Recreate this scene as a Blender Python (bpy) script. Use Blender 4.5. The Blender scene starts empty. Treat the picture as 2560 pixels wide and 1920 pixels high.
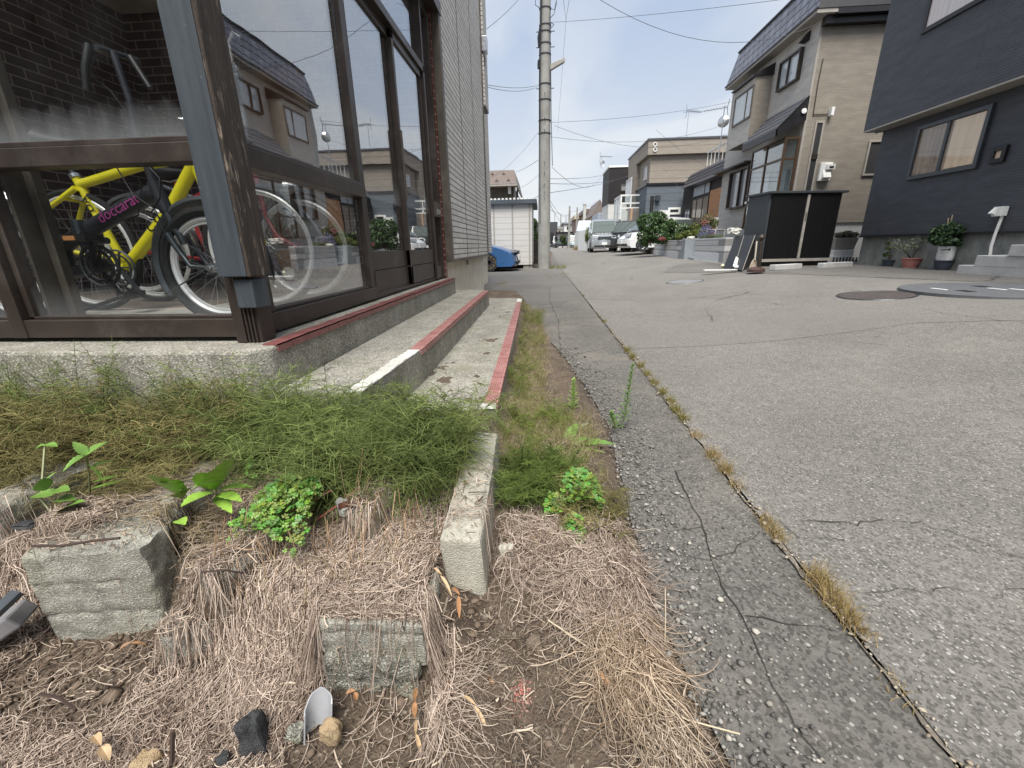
import bpy, math, random
import numpy as np
from mathutils import Vector, Matrix, noise as mn
random.seed(7); rng = np.random.default_rng(7)
PI = math.pi
scene = bpy.context.scene
COL = scene.collection
# ---------------------------------------------------------------- camera
CAMH = 0.85
FPX = 1060.0                       # focal length for a 2560 px wide picture
def basis(yaw, pitch, roll):
    f = np.array([math.sin(yaw)*math.cos(pitch), math.cos(yaw)*math.cos(pitch), math.sin(pitch)])
    r = np.array([math.cos(yaw), -math.sin(yaw), 0.0]); u = np.cross(r, f)
    c, s = math.cos(roll), math.sin(roll)
    return c*r+s*u, -s*r+c*u, f
CR, CU, CF = basis(math.radians(-4.25), math.radians(-18.0), math.radians(-1.12))
cam = bpy.data.cameras.new('camera'); camo = bpy.data.objects.new('camera', cam); COL.objects.link(camo)
mw = Matrix(((CR[0], CU[0], -CF[0], 0), (CR[1], CU[1], -CF[1], 0), (CR[2], CU[2], -CF[2], CAMH), (0, 0, 0, 1)))
camo.matrix_world = mw
cam.sensor_width = 36; cam.lens = 36*FPX/2560; cam.clip_start = 0.02; cam.clip_end = 3000
scene.camera = camo
# ---------------------------------------------------------------- world, sun, exposure
SUN_EL, SUN_AZ = math.radians(60), math.radians(180)
w = bpy.data.worlds.new('World'); scene.world = w; w.use_nodes = True
nt = w.node_tree; nt.nodes.clear()
def nd(nt, typ, props=None, **ins):
    n = nt.nodes.new(typ)
    for k, v in (props or {}).items(): setattr(n, k, v)
    for k, v in ins.items():
        key = int(k[1:]) if k[0] == 'i' and k[1:].isdigit() else k.replace('_', ' ')
        if hasattr(v, 'is_output') or isinstance(v, bpy.types.NodeSocket): nt.links.new(v, n.inputs[key])
        else: n.inputs[key].default_value = v
    return n
sky = nd(nt, 'ShaderNodeTexSky', dict(sky_type='NISHITA', sun_disc=False, sun_elevation=SUN_EL, sun_rotation=SUN_AZ, air_density=1.3, dust_density=2.0, ozone_density=1.5))
tc = nd(nt, 'ShaderNodeTexCoord')
sep = nd(nt, 'ShaderNodeSeparateXYZ', i0=tc.outputs['Generated'])
zc = nd(nt, 'ShaderNodeMath', dict(operation='MAXIMUM'), i0=sep.outputs[2], i1=0.0)
zz = nd(nt, 'ShaderNodeMath', dict(operation='ADD'), i0=zc.outputs[0], i1=0.22)
dx = nd(nt, 'ShaderNodeMath', dict(operation='DIVIDE'), i0=sep.outputs[0], i1=zz.outputs[0])
dy = nd(nt, 'ShaderNodeMath', dict(operation='DIVIDE'), i0=sep.outputs[1], i1=zz.outputs[0])
cv = nd(nt, 'ShaderNodeCombineXYZ', i0=dx.outputs[0], i1=dy.outputs[0])
mp = nd(nt, 'ShaderNodeMapping', i0=cv.outputs[0]); mp.inputs[3].default_value = (0.9, 0.55, 1); mp.inputs[1].default_value = (3.1, 0.4, 0)
n1 = nd(nt, 'ShaderNodeTexNoise', i0=mp.outputs[0], Scale=1.5, Detail=7.0, Roughness=0.5, Distortion=0.5)
cr = nd(nt, 'ShaderNodeMapRange', Value=n1.outputs[0], i1=0.43, i2=0.60, i3=0.0, i4=1.0)
hr = nd(nt, 'ShaderNodeMapRange', Value=sep.outputs[2], i1=0.02, i2=0.38, i3=0.85, i4=0.0)
hi = nd(nt, 'ShaderNodeMath', dict(operation='MULTIPLY'), i0=cr.outputs[0], i1=0.75)
m1 = nd(nt, 'ShaderNodeMix', dict(data_type='RGBA'), Factor=hi.outputs[0]); m1.inputs[6].default_value = (5.0, 6.0, 7.8, 1); m1.inputs[7].default_value = (8.3, 8.6, 9.0, 1)
m2 = nd(nt, 'ShaderNodeMix', dict(data_type='RGBA'), Factor=hr.outputs[0]); nt.links.new(m1.outputs[2], m2.inputs[6]); m2.inputs[7].default_value = (8.9, 9.2, 9.4, 1)
m3 = nd(nt, 'ShaderNodeMix', dict(data_type='RGBA'), Factor=0.9); nt.links.new(sky.outputs[0], m3.inputs[6]); nt.links.new(m2.outputs[2], m3.inputs[7])
bg = nd(nt, 'ShaderNodeBackground', Color=m3.outputs[2], Strength=0.075)
out = nd(nt, 'ShaderNodeOutputWorld', Surface=bg.outputs[0])
sl = bpy.data.lights.new('sun', 'SUN'); sl.energy = 4.2; sl.angle = math.radians(34); sl.color = (1.0, 0.95, 0.87)
so = bpy.data.objects.new('sun', sl); COL.objects.link(so)
sd = Vector((math.sin(SUN_AZ)*math.cos(SUN_EL), math.cos(SUN_AZ)*math.cos(SUN_EL), math.sin(SUN_EL)))
so.rotation_euler = sd.to_track_quat('Z', 'Y').to_euler()
scene.view_settings.view_transform = 'Standard'; scene.view_settings.look = 'None'
scene.view_settings.exposure = 0.5; scene.view_settings.gamma = 1.0
scene.render.engine = 'CYCLES'
try:
    scene.cycles.max_bounces = 10; scene.cycles.transparent_max_bounces = 24; scene.cycles.caustics_reflective = False
except Exception: pass
# ---------------------------------------------------------------- measuring: a ray through a point of the picture meets a real plane
def ray(x, y): return CF+CR*(x-1280)/FPX-CU*(y-960)/FPX
def hit(x, y, ax, v):
    d = ray(x, y); o = np.array([0, 0, CAMH]); return Vector((o+d*((v-o[ax])/d[ax])).tolist())
def hX(x, y, v): return hit(x, y, 0, v)
def hY(x, y, v): return hit(x, y, 1, v)
def hZ(x, y, v): return hit(x, y, 2, v)
def ss(x, a, b):
    t = np.clip((x-a)/(b-a), 0, 1); return t*t*(3-2*t)
def hz(x, y):
    R = 0.255*ss(x, 1.2, 5.5); Fz = 0.35*ss(y, 15, 32)+0.15*ss(y, 32, 90)
    return R*(1-0.7*ss(y, 16, 34))+Fz
def G(x, y):
    z = 0.1
    for _ in range(30):
        p = hZ(x, y, min(z, CAMH-0.02)); z = 0.5*z+0.5*float(hz(p.x, min(p.y, 300)))
    return p
# ---------------------------------------------------------------- mesh helpers
def setp(o, label=None, cat=None, group=None, kind=None):
    if label: o['label'] = label
    if cat: o['category'] = cat
    if group: o['group'] = group
    if kind: o['kind'] = kind
    return o
def thing(name, label, cat, loc=(0, 0, 0), rz=0.0, group=None):
    o = bpy.data.objects.new(name, None); o.empty_display_size = 0.1; COL.objects.link(o)
    o.location = loc; o.rotation_euler = (0, 0, rz); return setp(o, label, cat, group)
def rootloc(p):
    while p.parent: p = p.parent
    return Vector(p.location)
class MB:
    def __init__(s): s.v = []; s.f = []; s.T = None; s.m = []; s.mi = 0
    def _a(s, vs, fs):
        b = len(s.v)
        if s.T is not None: vs = [s.T @ Vector(q) for q in vs]
        s.v += [tuple(q) for q in vs]; s.f += [tuple(i+b for i in f) for f in fs]; s.m += [s.mi]*len(fs); return s
    def box(s, a, b):
        x0, y0, z0 = a; x1, y1, z1 = b
        return s._a([(x0, y0, z0), (x1, y0, z0), (x1, y1, z0), (x0, y1, z0), (x0, y0, z1), (x1, y0, z1), (x1, y1, z1), (x0, y1, z1)],
            [(0, 3, 2, 1), (4, 5, 6, 7), (0, 1, 5, 4), (1, 2, 6, 5), (2, 3, 7, 6), (3, 0, 4, 7)])
    def bar(s, p, q, w, h, up=(0, 0, 1)):
        p = Vector(p); q = Vector(q); d = (q-p).normalized(); u = Vector(up)
        if abs(d.dot(u)) > 0.98: u = Vector((1, 0, 0))
        r = d.cross(u).normalized()*(w/2); u = r.cross(d).normalized()*(h/2)
        return s._a([p-r-u, p+r-u, p+r+u, p-r+u, q-r-u, q+r-u, q+r+u, q-r+u], [(0, 1, 2, 3), (7, 6, 5, 4), (0, 4, 5, 1), (1, 5, 6, 2), (2, 6, 7, 3), (3, 7, 4, 0)])
    def quad(s, *p): return s._a(p, [tuple(range(len(p)))])
    def prism(s, poly, vec):
        n = len(poly); v = Vector(vec); P = [Vector(q) for q in poly]
        return s._a(P+[q+v for q in P], [tuple(range(n))[::-1], tuple(range(n, 2*n))]+[(i, (i+1) % n, n+(i+1) % n, n+i) for i in range(n)])
    def tube(s, path, r, n=8, close=False, cap=True):
        P = [Vector(q) for q in path]; m = len(P); rs = r if isinstance(r, (list, tuple)) else [r]*m; vs = []; up = None
        for i, p in enumerate(P):
            if close: d = P[(i+1) % m]-P[i-1]
            else: d = P[min(i+1, m-1)]-P[max(i-1, 0)]
            d.normalize()
            if up is None: up = Vector((0, 0, 1)) if abs(d.z) < 0.9 else Vector((1, 0, 0))
            a = d.cross(up).normalized(); b = a.cross(d).normalized(); up = b
            for k in range(n):
                t = 2*PI*k/n; vs.append(p+a*math.cos(t)*rs[i]+b*math.sin(t)*rs[i])
        fs = []
        for i in range(m if close else m-1):
            j = (i+1) % m
            for k in range(n): fs.append((i*n+k, i*n+(k+1) % n, j*n+(k+1) % n, j*n+k))
        if cap and not close: fs += [tuple(range(n))[::-1], tuple((m-1)*n+k for k in range(n))]
        return s._a(vs, fs)
    def torus(s, c, R, r, axis='y', n=40, m=6, a0=0, a1=2*PI):
        c = Vector(c); full = abs(a1-a0-2*PI) < 1e-6; P = []
        for i in range(n if full else n+1):
            t = a0+(a1-a0)*i/n
            P.append(c+(Vector((math.cos(t)*R, 0, math.sin(t)*R)) if axis == 'y' else Vector((0, math.cos(t)*R, math.sin(t)*R)) if axis == 'x' else Vector((math.cos(t)*R, math.sin(t)*R, 0))))
        return s.tube(P, r, m, close=full)
    def lathe(s, prof, c=(0, 0, 0), n=24, axis='z'):
        c = Vector(c); vs = []
        for r, h in prof:
            for k in range(n):
                t = 2*PI*k/n; x, y = r*math.cos(t), r*math.sin(t)
                vs.append(c+(Vector((x, y, h)) if axis == 'z' else Vector((x, h, y)) if axis == 'y' else Vector((h, x, y))))
        m = len(prof); fs = [(i*n+k, i*n+(k+1) % n, (i+1)*n+(k+1) % n, (i+1)*n+k) for i in range(m-1) for k in range(n)]
        fs += [tuple(range(n))[::-1], tuple((m-1)*n+k for k in range(n))]
        return s._a(vs, fs)
    def build(s, name, mat, parent=None, world=True, smooth=False, bevel=0, ang=35, **pr):
        me = bpy.data.meshes.new(name); off = rootloc(parent) if (parent is not None and world) else Vector((0, 0, 0))
        me.from_pydata([(x-off.x, y-off.y, z-off.z) for x, y, z in s.v], [], s.f)
        for mm in (mat if isinstance(mat, (list, tuple)) else [mat]): me.materials.append(mm)
        if isinstance(mat, (list, tuple)): me.polygons.foreach_set('material_index', s.m)
        me.validate(); me.update()
        if smooth: me.shade_smooth(); me.set_sharp_from_angle(angle=math.radians(ang))
        o = bpy.data.objects.new(name, me); COL.objects.link(o)
        if parent is not None: o.parent = parent
        if bevel:
            b = o.modifiers.new('bevel', 'BEVEL'); b.width = bevel; b.segments = 2; b.limit_method = 'ANGLE'; b.angle_limit = math.radians(40)
        return setp(o, **pr)
def fastmesh(name, V, Q, mat, parent=None, colors=None, smooth=False, **pr):
    V = np.asarray(V, dtype=np.float32); Q = np.asarray(Q, dtype=np.int32); k = Q.shape[1]
    me = bpy.data.meshes.new(name); me.vertices.add(len(V)); me.vertices.foreach_set('co', V.ravel())
    me.loops.add(Q.size); me.loops.foreach_set('vertex_index', Q.ravel())
    me.polygons.add(len(Q)); me.polygons.foreach_set('loop_start', np.arange(0, Q.size, k, dtype=np.int32))
    me.polygons.foreach_set('loop_total', np.full(len(Q), k, dtype=np.int32))
    if colors is not None:
        c = me.attributes.new('tint', 'FLOAT_COLOR', 'POINT'); cc = np.ones((len(V), 4), dtype=np.float32); cc[:, :3] = colors; c.data.foreach_set('color', cc.ravel())
    me.update(calc_edges=True); me.validate()
    if smooth: me.shade_smooth()
    me.materials.append(mat); o = bpy.data.objects.new(name, me); COL.objects.link(o)
    if parent is not None: o.parent = parent
    return setp(o, **pr)
def copy_tree(o, parent=None):
    c = o.copy(); COL.objects.link(c)
    if parent is not None: c.parent = parent
    for ch in list(o.children): copy_tree(ch, c)
    return c
# ---------------------------------------------------------------- materials
def newmat(name):
    m = bpy.data.materials.new(name); m.use_nodes = True; t = m.node_tree; b = t.nodes['Principled BSDF']; return m, t, b
def coord(t, wall=False, scale=(1, 1, 1)):
    tc = nd(t, 'ShaderNodeTexCoord'); v = tc.outputs['Object']
    if wall:
        g = nd(t, 'ShaderNodeNewGeometry'); sn = nd(t, 'ShaderNodeSeparateXYZ', i0=g.outputs['True Normal']); sp = nd(t, 'ShaderNodeSeparateXYZ', i0=v)
        ax = nd(t, 'ShaderNodeMath', dict(operation='ABSOLUTE'), i0=sn.outputs[0]); ay = nd(t, 'ShaderNodeMath', dict(operation='ABSOLUTE'), i0=sn.outputs[1])
        a = nd(t, 'ShaderNodeMath', dict(operation='MULTIPLY'), i0=sp.outputs[1], i1=ax.outputs[0]); b = nd(t, 'ShaderNodeMath', dict(operation='MULTIPLY'), i0=sp.outputs[0], i1=ay.outputs[0])
        c = nd(t, 'ShaderNodeMath', dict(operation='ADD'), i0=a.outputs[0], i1=b.outputs[0])
        v = nd(t, 'ShaderNodeCombineXYZ', i0=c.outputs[0], i1=sp.outputs[2]).outputs[0]
    if scale != (1, 1, 1):
        mm = nd(t, 'ShaderNodeMapping', i0=v); mm.inputs[3].default_value = scale; v = mm.outputs[0]
    return v
def mixc(t, f, a, b, blend='MIX'):
    m = nd(t, 'ShaderNodeMix', dict(data_type='RGBA', blend_type=blend))
    for s, v in ((m.inputs[0], f), (m.inputs[6], a), (m.inputs[7], b)):
        if isinstance(v, bpy.types.NodeSocket): t.links.new(v, s)
        else: s.default_value = v if not isinstance(v, tuple) or len(v) == 4 else v+(1,)
    return m.outputs[2]
def mr(t, v, a, b, c=0.0, d=1.0): return nd(t, 'ShaderNodeMapRange', Value=v, i1=a, i2=b, i3=c, i4=d).outputs[0]
def mth(t, op, a, b=0.0): return nd(t, 'ShaderNodeMath', dict(operation=op), i0=a, i1=b).outputs[0]
def noi(t, v, s, d=4.0, r=0.55, dist=0.0): return nd(t, 'ShaderNodeTexNoise', Vector=v, Scale=s, Detail=d, Roughness=r, Distortion=dist).outputs[0]
def bump(t, h, st, dist, nrm=None):
    b = nd(t, 'ShaderNodeBump', Height=h, Strength=st, Distance=dist)
    if nrm is not None: t.links.new(nrm, b.inputs['Normal'])
    return b.outputs[0]
def plain(name, c, rough=0.5, metal=0.0, var=0.12, s=6.0, spec=0.5, b=0.0, bs=80.0, dirt=None, coat=0.0):
    m, t, B = newmat(name); v = coord(t); n = noi(t, v, s, 5.0, 0.6)
    f = mr(t, n, 0.3, 0.7); lo = tuple(x*(1-var) for x in c); hi = tuple(min(1, x*(1+var)) for x in c)
    o = mixc(t, f, lo, hi)
    if dirt: o = mixc(t, mr(t, noi(t, v, s*0.6, 6.0, 0.7), 0.5, 0.72, 0, dirt[1]), o, dirt[0])
    t.links.new(o, B.inputs['Base Color']); B.inputs['Metallic'].default_value = metal; B.inputs['Specular IOR Level'].default_value = spec
    t.links.new(mr(t, n, 0.2, 0.8, max(0.02, rough-0.08), min(1, rough+0.08)), B.inputs['Roughness'])
    if coat: B.inputs['Coat Weight'].default_value = coat; B.inputs['Coat Roughness'].default_value = 0.03
    if b: t.links.new(bump(t, noi(t, v, bs, 3.0), b, 0.004), B.inputs['Normal'])
    return m
def concrete(name, c1, c2, spk=0.5, moss=0.0, sc=1.0, stain=0.5, bst=0.6):
    m, t, B = newmat(name); v = coord(t)
    n = noi(t, v, 5*sc, 6.0, 0.65); o = mixc(t, mr(t, n, 0.35, 0.65), c1, c2)
    st = coord(t, False, (6, 6, 1.0)); o = mixc(t, mr(t, noi(t, st, 2.5*sc, 5.0, 0.7), 0.5, 0.75, 0, stain), o, tuple(x*0.38 for x in c1))
    vo = nd(t, 'ShaderNodeTexVoronoi', Vector=v, Scale=170*sc); rr = nd(t, 'ShaderNodeSeparateColor', i0=vo.outputs['Color'])
    o = mixc(t, mr(t, rr.outputs[0], 0.0, 1.0, 0, 0.55*spk), o, tuple(x*0.25 for x in c1))
    o = mixc(t, mth(t, 'MULTIPLY', mth(t, 'GREATER_THAN', rr.outputs[1], 0.8), 0.5*spk), o, tuple(min(1, x*1.5) for x in c2))
    if moss: o = mixc(t, mr(t, noi(t, v, 3.3*sc, 6.0, 0.7), 0.5, 0.66, 0, moss), o, (0.16, 0.17, 0.07))
    t.links.new(o, B.inputs['Base Color']); B.inputs['Roughness'].default_value = 0.93; B.inputs['Specular IOR Level'].default_value = 0.25
    h = nd(t, 'ShaderNodeMath', dict(operation='ADD'), i0=noi(t, v, 60*sc, 6.0, 0.7), i1=mth(t, 'MULTIPLY', vo.outputs['Distance'], 0.5)).outputs[0]
    t.links.new(bump(t, h, bst, 0.006), B.inputs['Normal']); return m
def asphalt(name, c1, c2, spec_c, dens=0.86, sc=120.0, dust=None, crack=0.0, mott=0.35):
    m, t, B = newmat(name); v = coord(t)
    o = mixc(t, mr(t, noi(t, v, 0.9, 7.0, 0.62), 0.34, 0.66), c1, c2)
    o = mixc(t, mr(t, noi(t, v, 14.0, 5.0, 0.7), 0.4, 0.7, 0, mott), o, tuple(x*0.5 for x in c1))
    vo = nd(t, 'ShaderNodeTexVoronoi', Vector=v, Scale=sc); rr = nd(t, 'ShaderNodeSeparateColor', i0=vo.outputs['Color'])
    o = mixc(t, mr(t, rr.outputs[1], 0.3, 1.0, 0, 0.75), o, tuple(x*0.28 for x in c1))
    k = mth(t, 'MULTIPLY', mth(t, 'GREATER_THAN', rr.outputs[0], dens), mth(t, 'LESS_THAN', vo.outputs['Distance'], 0.42)); o = mixc(t, k, o, spec_c)
    vb = nd(t, 'ShaderNodeTexVoronoi', Vector=v, Scale=sc*0.42); rb = nd(t, 'ShaderNodeSeparateColor', i0=vb.outputs['Color'])
    k2 = mth(t, 'MULTIPLY', mth(t, 'GREATER_THAN', rb.outputs[0], 0.975), mth(t, 'LESS_THAN', vb.outputs['Distance'], 0.3)); o = mixc(t, k2, o, tuple(min(1, x*1.05) for x in spec_c))
    if dust: o = mixc(t, mr(t, noi(t, v, 1.7, 7.0, 0.7), 0.5, 0.7, 0, dust[1]), o, dust[0])
    if crack:
        wv = nd(t, 'ShaderNodeMix', dict(data_type='VECTOR'), Factor=0.12); t.links.new(v, wv.inputs[4]); nn = nd(t, 'ShaderNodeTexNoise', Vector=v, Scale=3.0, Detail=5.0); t.links.new(nn.outputs['Color'], wv.inputs[5])
        vc = nd(t, 'ShaderNodeTexVoronoi', dict(feature='DISTANCE_TO_EDGE'), Vector=wv.outputs[1], Scale=crack)
        o = mixc(t, mth(t, 'MULTIPLY', mr(t, vc.outputs['Distance'], 0.0, 0.008, 0.8, 0.0), mr(t, noi(t, v, 0.8, 2.0), 0.5, 0.6)), o, tuple(x*0.2 for x in c1))
    t.links.new(o, B.inputs['Base Color']); B.inputs['Roughness'].default_value = 0.9; B.inputs['Specular IOR Level'].default_value = 0.3
    h = mth(t, 'ADD', mth(t, 'MULTIPLY', rr.outputs[2], 0.25), noi(t, v, 75.0, 7.0, 0.78))
    t.links.new(bump(t, h, 0.75, 0.007), B.inputs['Normal']); return m
def brickm(name, c1, c2, mort, bw, rh, ms=0.012, off=0.5, b=0.6, rough=0.8, squ=1.0, var=0.3, emb=0.0):
    m, t, B = newmat(name); v = coord(t, True)
    br = nd(t, 'ShaderNodeTexBrick', dict(offset=off), Vector=v, Scale=1.0, Mortar_Size=ms, Mortar_Smooth=0.2, Bias=0.0, Brick_Width=bw, Row_Height=rh)
    br.inputs[1].default_value = c1+(1,); br.inputs[2].default_value = c2+(1,); br.inputs[3].default_value = mort+(1,)
    n = noi(t, v, 7.0, 6.0, 0.65); o = mixc(t, mr(t, n, 0.3, 0.7, 0, var), br.outputs[0], tuple(x*0.45 for x in c1))
    if emb: o = mixc(t, mr(t, noi(t, coord(t, True, (1, 3, 1)), 55.0, 3.0, 0.7), 0.42, 0.6, 0, emb), o, tuple(x*0.5 for x in c1))
    t.links.new(o, B.inputs['Base Color']); B.inputs['Roughness'].default_value = rough
    h = mth(t, 'ADD', mth(t, 'MULTIPLY', br.outputs[1], -1.0), mth(t, 'MULTIPLY', noi(t, v, 60.0, 4.0), 0.4))
    t.links.new(bump(t, h, b, 0.006), B.inputs['Normal']); return m
def siding(name, c, rh=0.06, var=0.2, vseam=0.0, rough=0.7, fine=0.0, dk=0.45):
    m, t, B = newmat(name); v = coord(t, True); sp = nd(t, 'ShaderNodeSeparateXYZ', i0=v)
    fr = mth(t, 'FRACT', mth(t, 'DIVIDE', sp.outputs[1], rh)); g = mr(t, fr, 0.0, 0.14, 1.0, 0.0)
    if vseam: g = mth(t, 'MAXIMUM', g, mr(t, mth(t, 'FRACT', mth(t, 'DIVIDE', sp.outputs[0], vseam)), 0.0, 0.004, 1.0, 0.0))
    v2 = coord(t, True, (1, 4, 1)); o = mixc(t, mr(t, noi(t, v2, 2.0, 6.0, 0.65), 0.3, 0.7), tuple(x*(1-var) for x in c), tuple(min(1, x*(1+var)) for x in c))
    if fine: o = mixc(t, mr(t, noi(t, v2, 26.0, 4.0, 0.75), 0.4, 0.66, 0, fine), o, tuple(x*0.5 for x in c))
    o = mixc(t, mth(t, 'MULTIPLY', g, dk), o, tuple(x*0.2 for x in c))
    t.links.new(o, B.inputs['Base Color']); B.inputs['Roughness'].default_value = rough; B.inputs['Specular IOR Level'].default_value = 0.35
    t.links.new(bump(t, mth(t, 'ADD', mth(t, 'MULTIPLY', g, -1.0), mth(t, 'MULTIPLY', noi(t, v2, 40.0, 4.0), 0.3)), 0.5, 0.006), B.inputs['Normal']); return m
def glassm(name, tint=(0.9, 0.95, 0.95), k=1.8, base=0.02, haze=0.0, pw=2.7):
    m = bpy.data.materials.new(name); m.use_nodes = True; t = m.node_tree; t.nodes.clear()
    fr = nd(t, 'ShaderNodeLayerWeight', Blend=0.5); f = nd(t, 'ShaderNodeMath', dict(operation='MULTIPLY_ADD', use_clamp=True), i0=mth(t, 'POWER', fr.outputs[1], pw), i1=k, i2=base)
    tr = nd(t, 'ShaderNodeBsdfTransparent'); tr.inputs[0].default_value = tint+(1,); gl = nd(t, 'ShaderNodeBsdfGlossy', Roughness=0.0)
    v = coord(t); bb = bump(t, noi(t, v, 2.2, 2.0), 0.03, 0.02); t.links.new(bb, gl.inputs['Normal'])
    mx = nd(t, 'ShaderNodeMixShader', i0=f.outputs[0], i1=tr.outputs[0], i2=gl.outputs[0]); last = mx.outputs[0]
    if haze:                                                          # pale foggy film along the foot of the pane
        sp = nd(t, 'ShaderNodeSeparateXYZ', i0=v); df = nd(t, 'ShaderNodeBsdfDiffuse', Color=(0.55, 0.58, 0.6, 1))
        e = None
        for z0 in haze:
            q = mr(t, mth(t, 'ADD', sp.outputs[2], mth(t, 'MULTIPLY', noi(t, coord(t, False, (7, 7, 2)), 3.0, 3.0), -0.10)), z0-0.06, z0+0.07, 0.15 if z0 > 1 else 0.06, 0.0)
            q = mth(t, 'MULTIPLY', q, mth(t, 'GREATER_THAN', sp.outputs[2], z0-0.06)); e = q if e is None else mth(t, 'MAXIMUM', e, q)
        e = mth(t, 'ADD', e, mr(t, noi(t, v, 2.5, 6.0, 0.7), 0.45, 0.8, 0.0, 0.018))
        last = nd(t, 'ShaderNodeMixShader', i0=e, i1=last, i2=df.outputs[0]).outputs[0]
    nd(t, 'ShaderNodeOutputMaterial', Surface=last); return m
def winm(name, c, c2=None, str_=0.0):      # a closed window: curtain or dark room behind glossy glass
    m, t, B = newmat(name); v = coord(t, True, (1, 0.05, 1)); o = mixc(t, mr(t, noi(t, v, 14.0, 3.0), 0.35, 0.65), c, c2 or tuple(x*0.8 for x in c))
    t.links.new(o, B.inputs['Base Color']); B.inputs['Roughness'].default_value = 0.7; B.inputs['Coat Weight'].default_value = 1.0; B.inputs['Coat Roughness'].default_value = 0.01; B.inputs['Coat IOR'].default_value = 1.7
    t.links.new(bump(t, noi(t, coord(t, True), 1.2, 1.0), 0.05, 0.02), B.inputs['Coat Normal']); return m
def tintm(name, rough=0.75, sub=0.0, spec=0.3, base=(1, 1, 1)):
    m, t, B = newmat(name); a = nd(t, 'ShaderNodeAttribute', dict(attribute_name='tint')); t.links.new(mixc(t, 1.0, a.outputs['Color'], base, 'MULTIPLY'), B.inputs['Base Color'])
    B.inputs['Roughness'].default_value = rough; B.inputs['Specular IOR Level'].default_value = spec
    if sub:
        ou = [n for n in t.nodes if n.type == 'OUTPUT_MATERIAL'][0]; tl = nd(t, 'ShaderNodeBsdfTranslucent', Color=a.outputs['Color'])
        mx = nd(t, 'ShaderNodeMixShader', i0=sub, i1=B.outputs[0], i2=tl.outputs[0]); t.links.new(mx.outputs[0], ou.inputs[0])
    return m
K = {}
K['conc_old'] = concrete('old_concrete', (0.24, 0.23, 0.20), (0.40, 0.385, 0.34), 0.9, 0.25)
K['conc_block'] = concrete('weathered_block', (0.29, 0.285, 0.25), (0.50, 0.49, 0.43), 0.7, 0.3, 2.0, 0.4, 0.9)
K['conc_curb'] = concrete('kerb_concrete', (0.38, 0.36, 0.30), (0.52, 0.50, 0.43), 0.4, 0.1, 1.6, 0.3)
K['conc_smooth'] = concrete('smooth_concrete', (0.46, 0.465, 0.46), (0.58, 0.585, 0.58), 0.25, 0.0, 0.7, 0.15, 0.3)
K['conc_found'] = concrete('foundation_render', (0.20, 0.21, 0.20), (0.34, 0.35, 0.33), 0.3, 0.12, 0.8, 0.5, 0.5)
K['render_cream'] = concrete('cream_render', (0.72, 0.66, 0.55), (0.85, 0.80, 0.68), 0.15, 0.05, 1.0, 0.35, 0.3)
K['mortar'] = concrete('white_mortar', (0.62, 0.62, 0.57), (0.8, 0.8, 0.75), 0.3, 0.05, 2.0, 0.2, 0.9)
K['rubble'] = concrete('rubble', (0.24, 0.235, 0.20), (0.48, 0.48, 0.42), 1.0, 0.5, 1.6, 0.6, 1.4)
K['road'] = asphalt('worn_asphalt', (0.215, 0.205, 0.19), (0.27, 0.256, 0.238), (0.42, 0.41, 0.38), 0.90, 165, ((0.30, 0.28, 0.25), 0.25), 0.45)
K['strip'] = asphalt('dark_old_asphalt', (0.15, 0.144, 0.134), (0.21, 0.20, 0.185), (0.34, 0.33, 0.30), 0.93, 150, ((0.29, 0.26, 0.22), 0.5), 1.1)
K['patch'] = asphalt('smooth_asphalt', (0.225, 0.214, 0.20), (0.262, 0.249, 0.233), (0.3, 0.29, 0.27), 0.93, 190, None, 0, 0.12)
K['drive'] = asphalt('grey_asphalt', (0.165, 0.157, 0.148), (0.215, 0.206, 0.194), (0.34, 0.33, 0.31), 0.9, 150, None, 0.5, 0.2)
m, t, B = newmat('soil'); v = coord(t); o = mixc(t, mr(t, noi(t, v, 6.0, 7.0, 0.65), 0.35, 0.65), (0.085, 0.062, 0.045), (0.19, 0.145, 0.105))
o = mixc(t, mr(t, noi(t, v, 70.0, 4.0, 0.7), 0.5, 0.75, 0, 0.6), o, (0.2, 0.155, 0.115)); vo = nd(t, 'ShaderNodeTexVoronoi', Vector=v, Scale=150.0); rr = nd(t, 'ShaderNodeSeparateColor', i0=vo.outputs['Color'])
o = mixc(t, mth(t, 'GREATER_THAN', rr.outputs[0], 0.965), o, (0.33, 0.28, 0.22)); t.links.new(o, B.inputs['Base Color']); B.inputs['Roughness'].default_value = 0.95
t.links.new(bump(t, mth(t, 'ADD', noi(t, v, 35.0, 7.0, 0.72), mth(t, 'MULTIPLY', vo.outputs['Distance'], 0.4)), 1.0, 0.02), B.inputs['Normal']); K['soil'] = m
K['bronze'] = plain('bronze_aluminium', (0.052, 0.040, 0.034), 0.42, 0.35, 0.22, 5, 0.5, 0.05, 300, ((0.20, 0.185, 0.17), 0.35))
K['bronze_l'] = plain('weathered_bronze', (0.10, 0.085, 0.07), 0.5, 0.3, 0.25, 4, 0.5, 0, 80, ((0.26, 0.24, 0.21), 0.5))
K['steelblue'] = plain('grey_blue_metal_cladding', (0.080, 0.098, 0.118), 0.5, 0.2, 0.2, 3, 0.5, 0.03, 200, ((0.03, 0.03, 0.032), 0.6))
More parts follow.
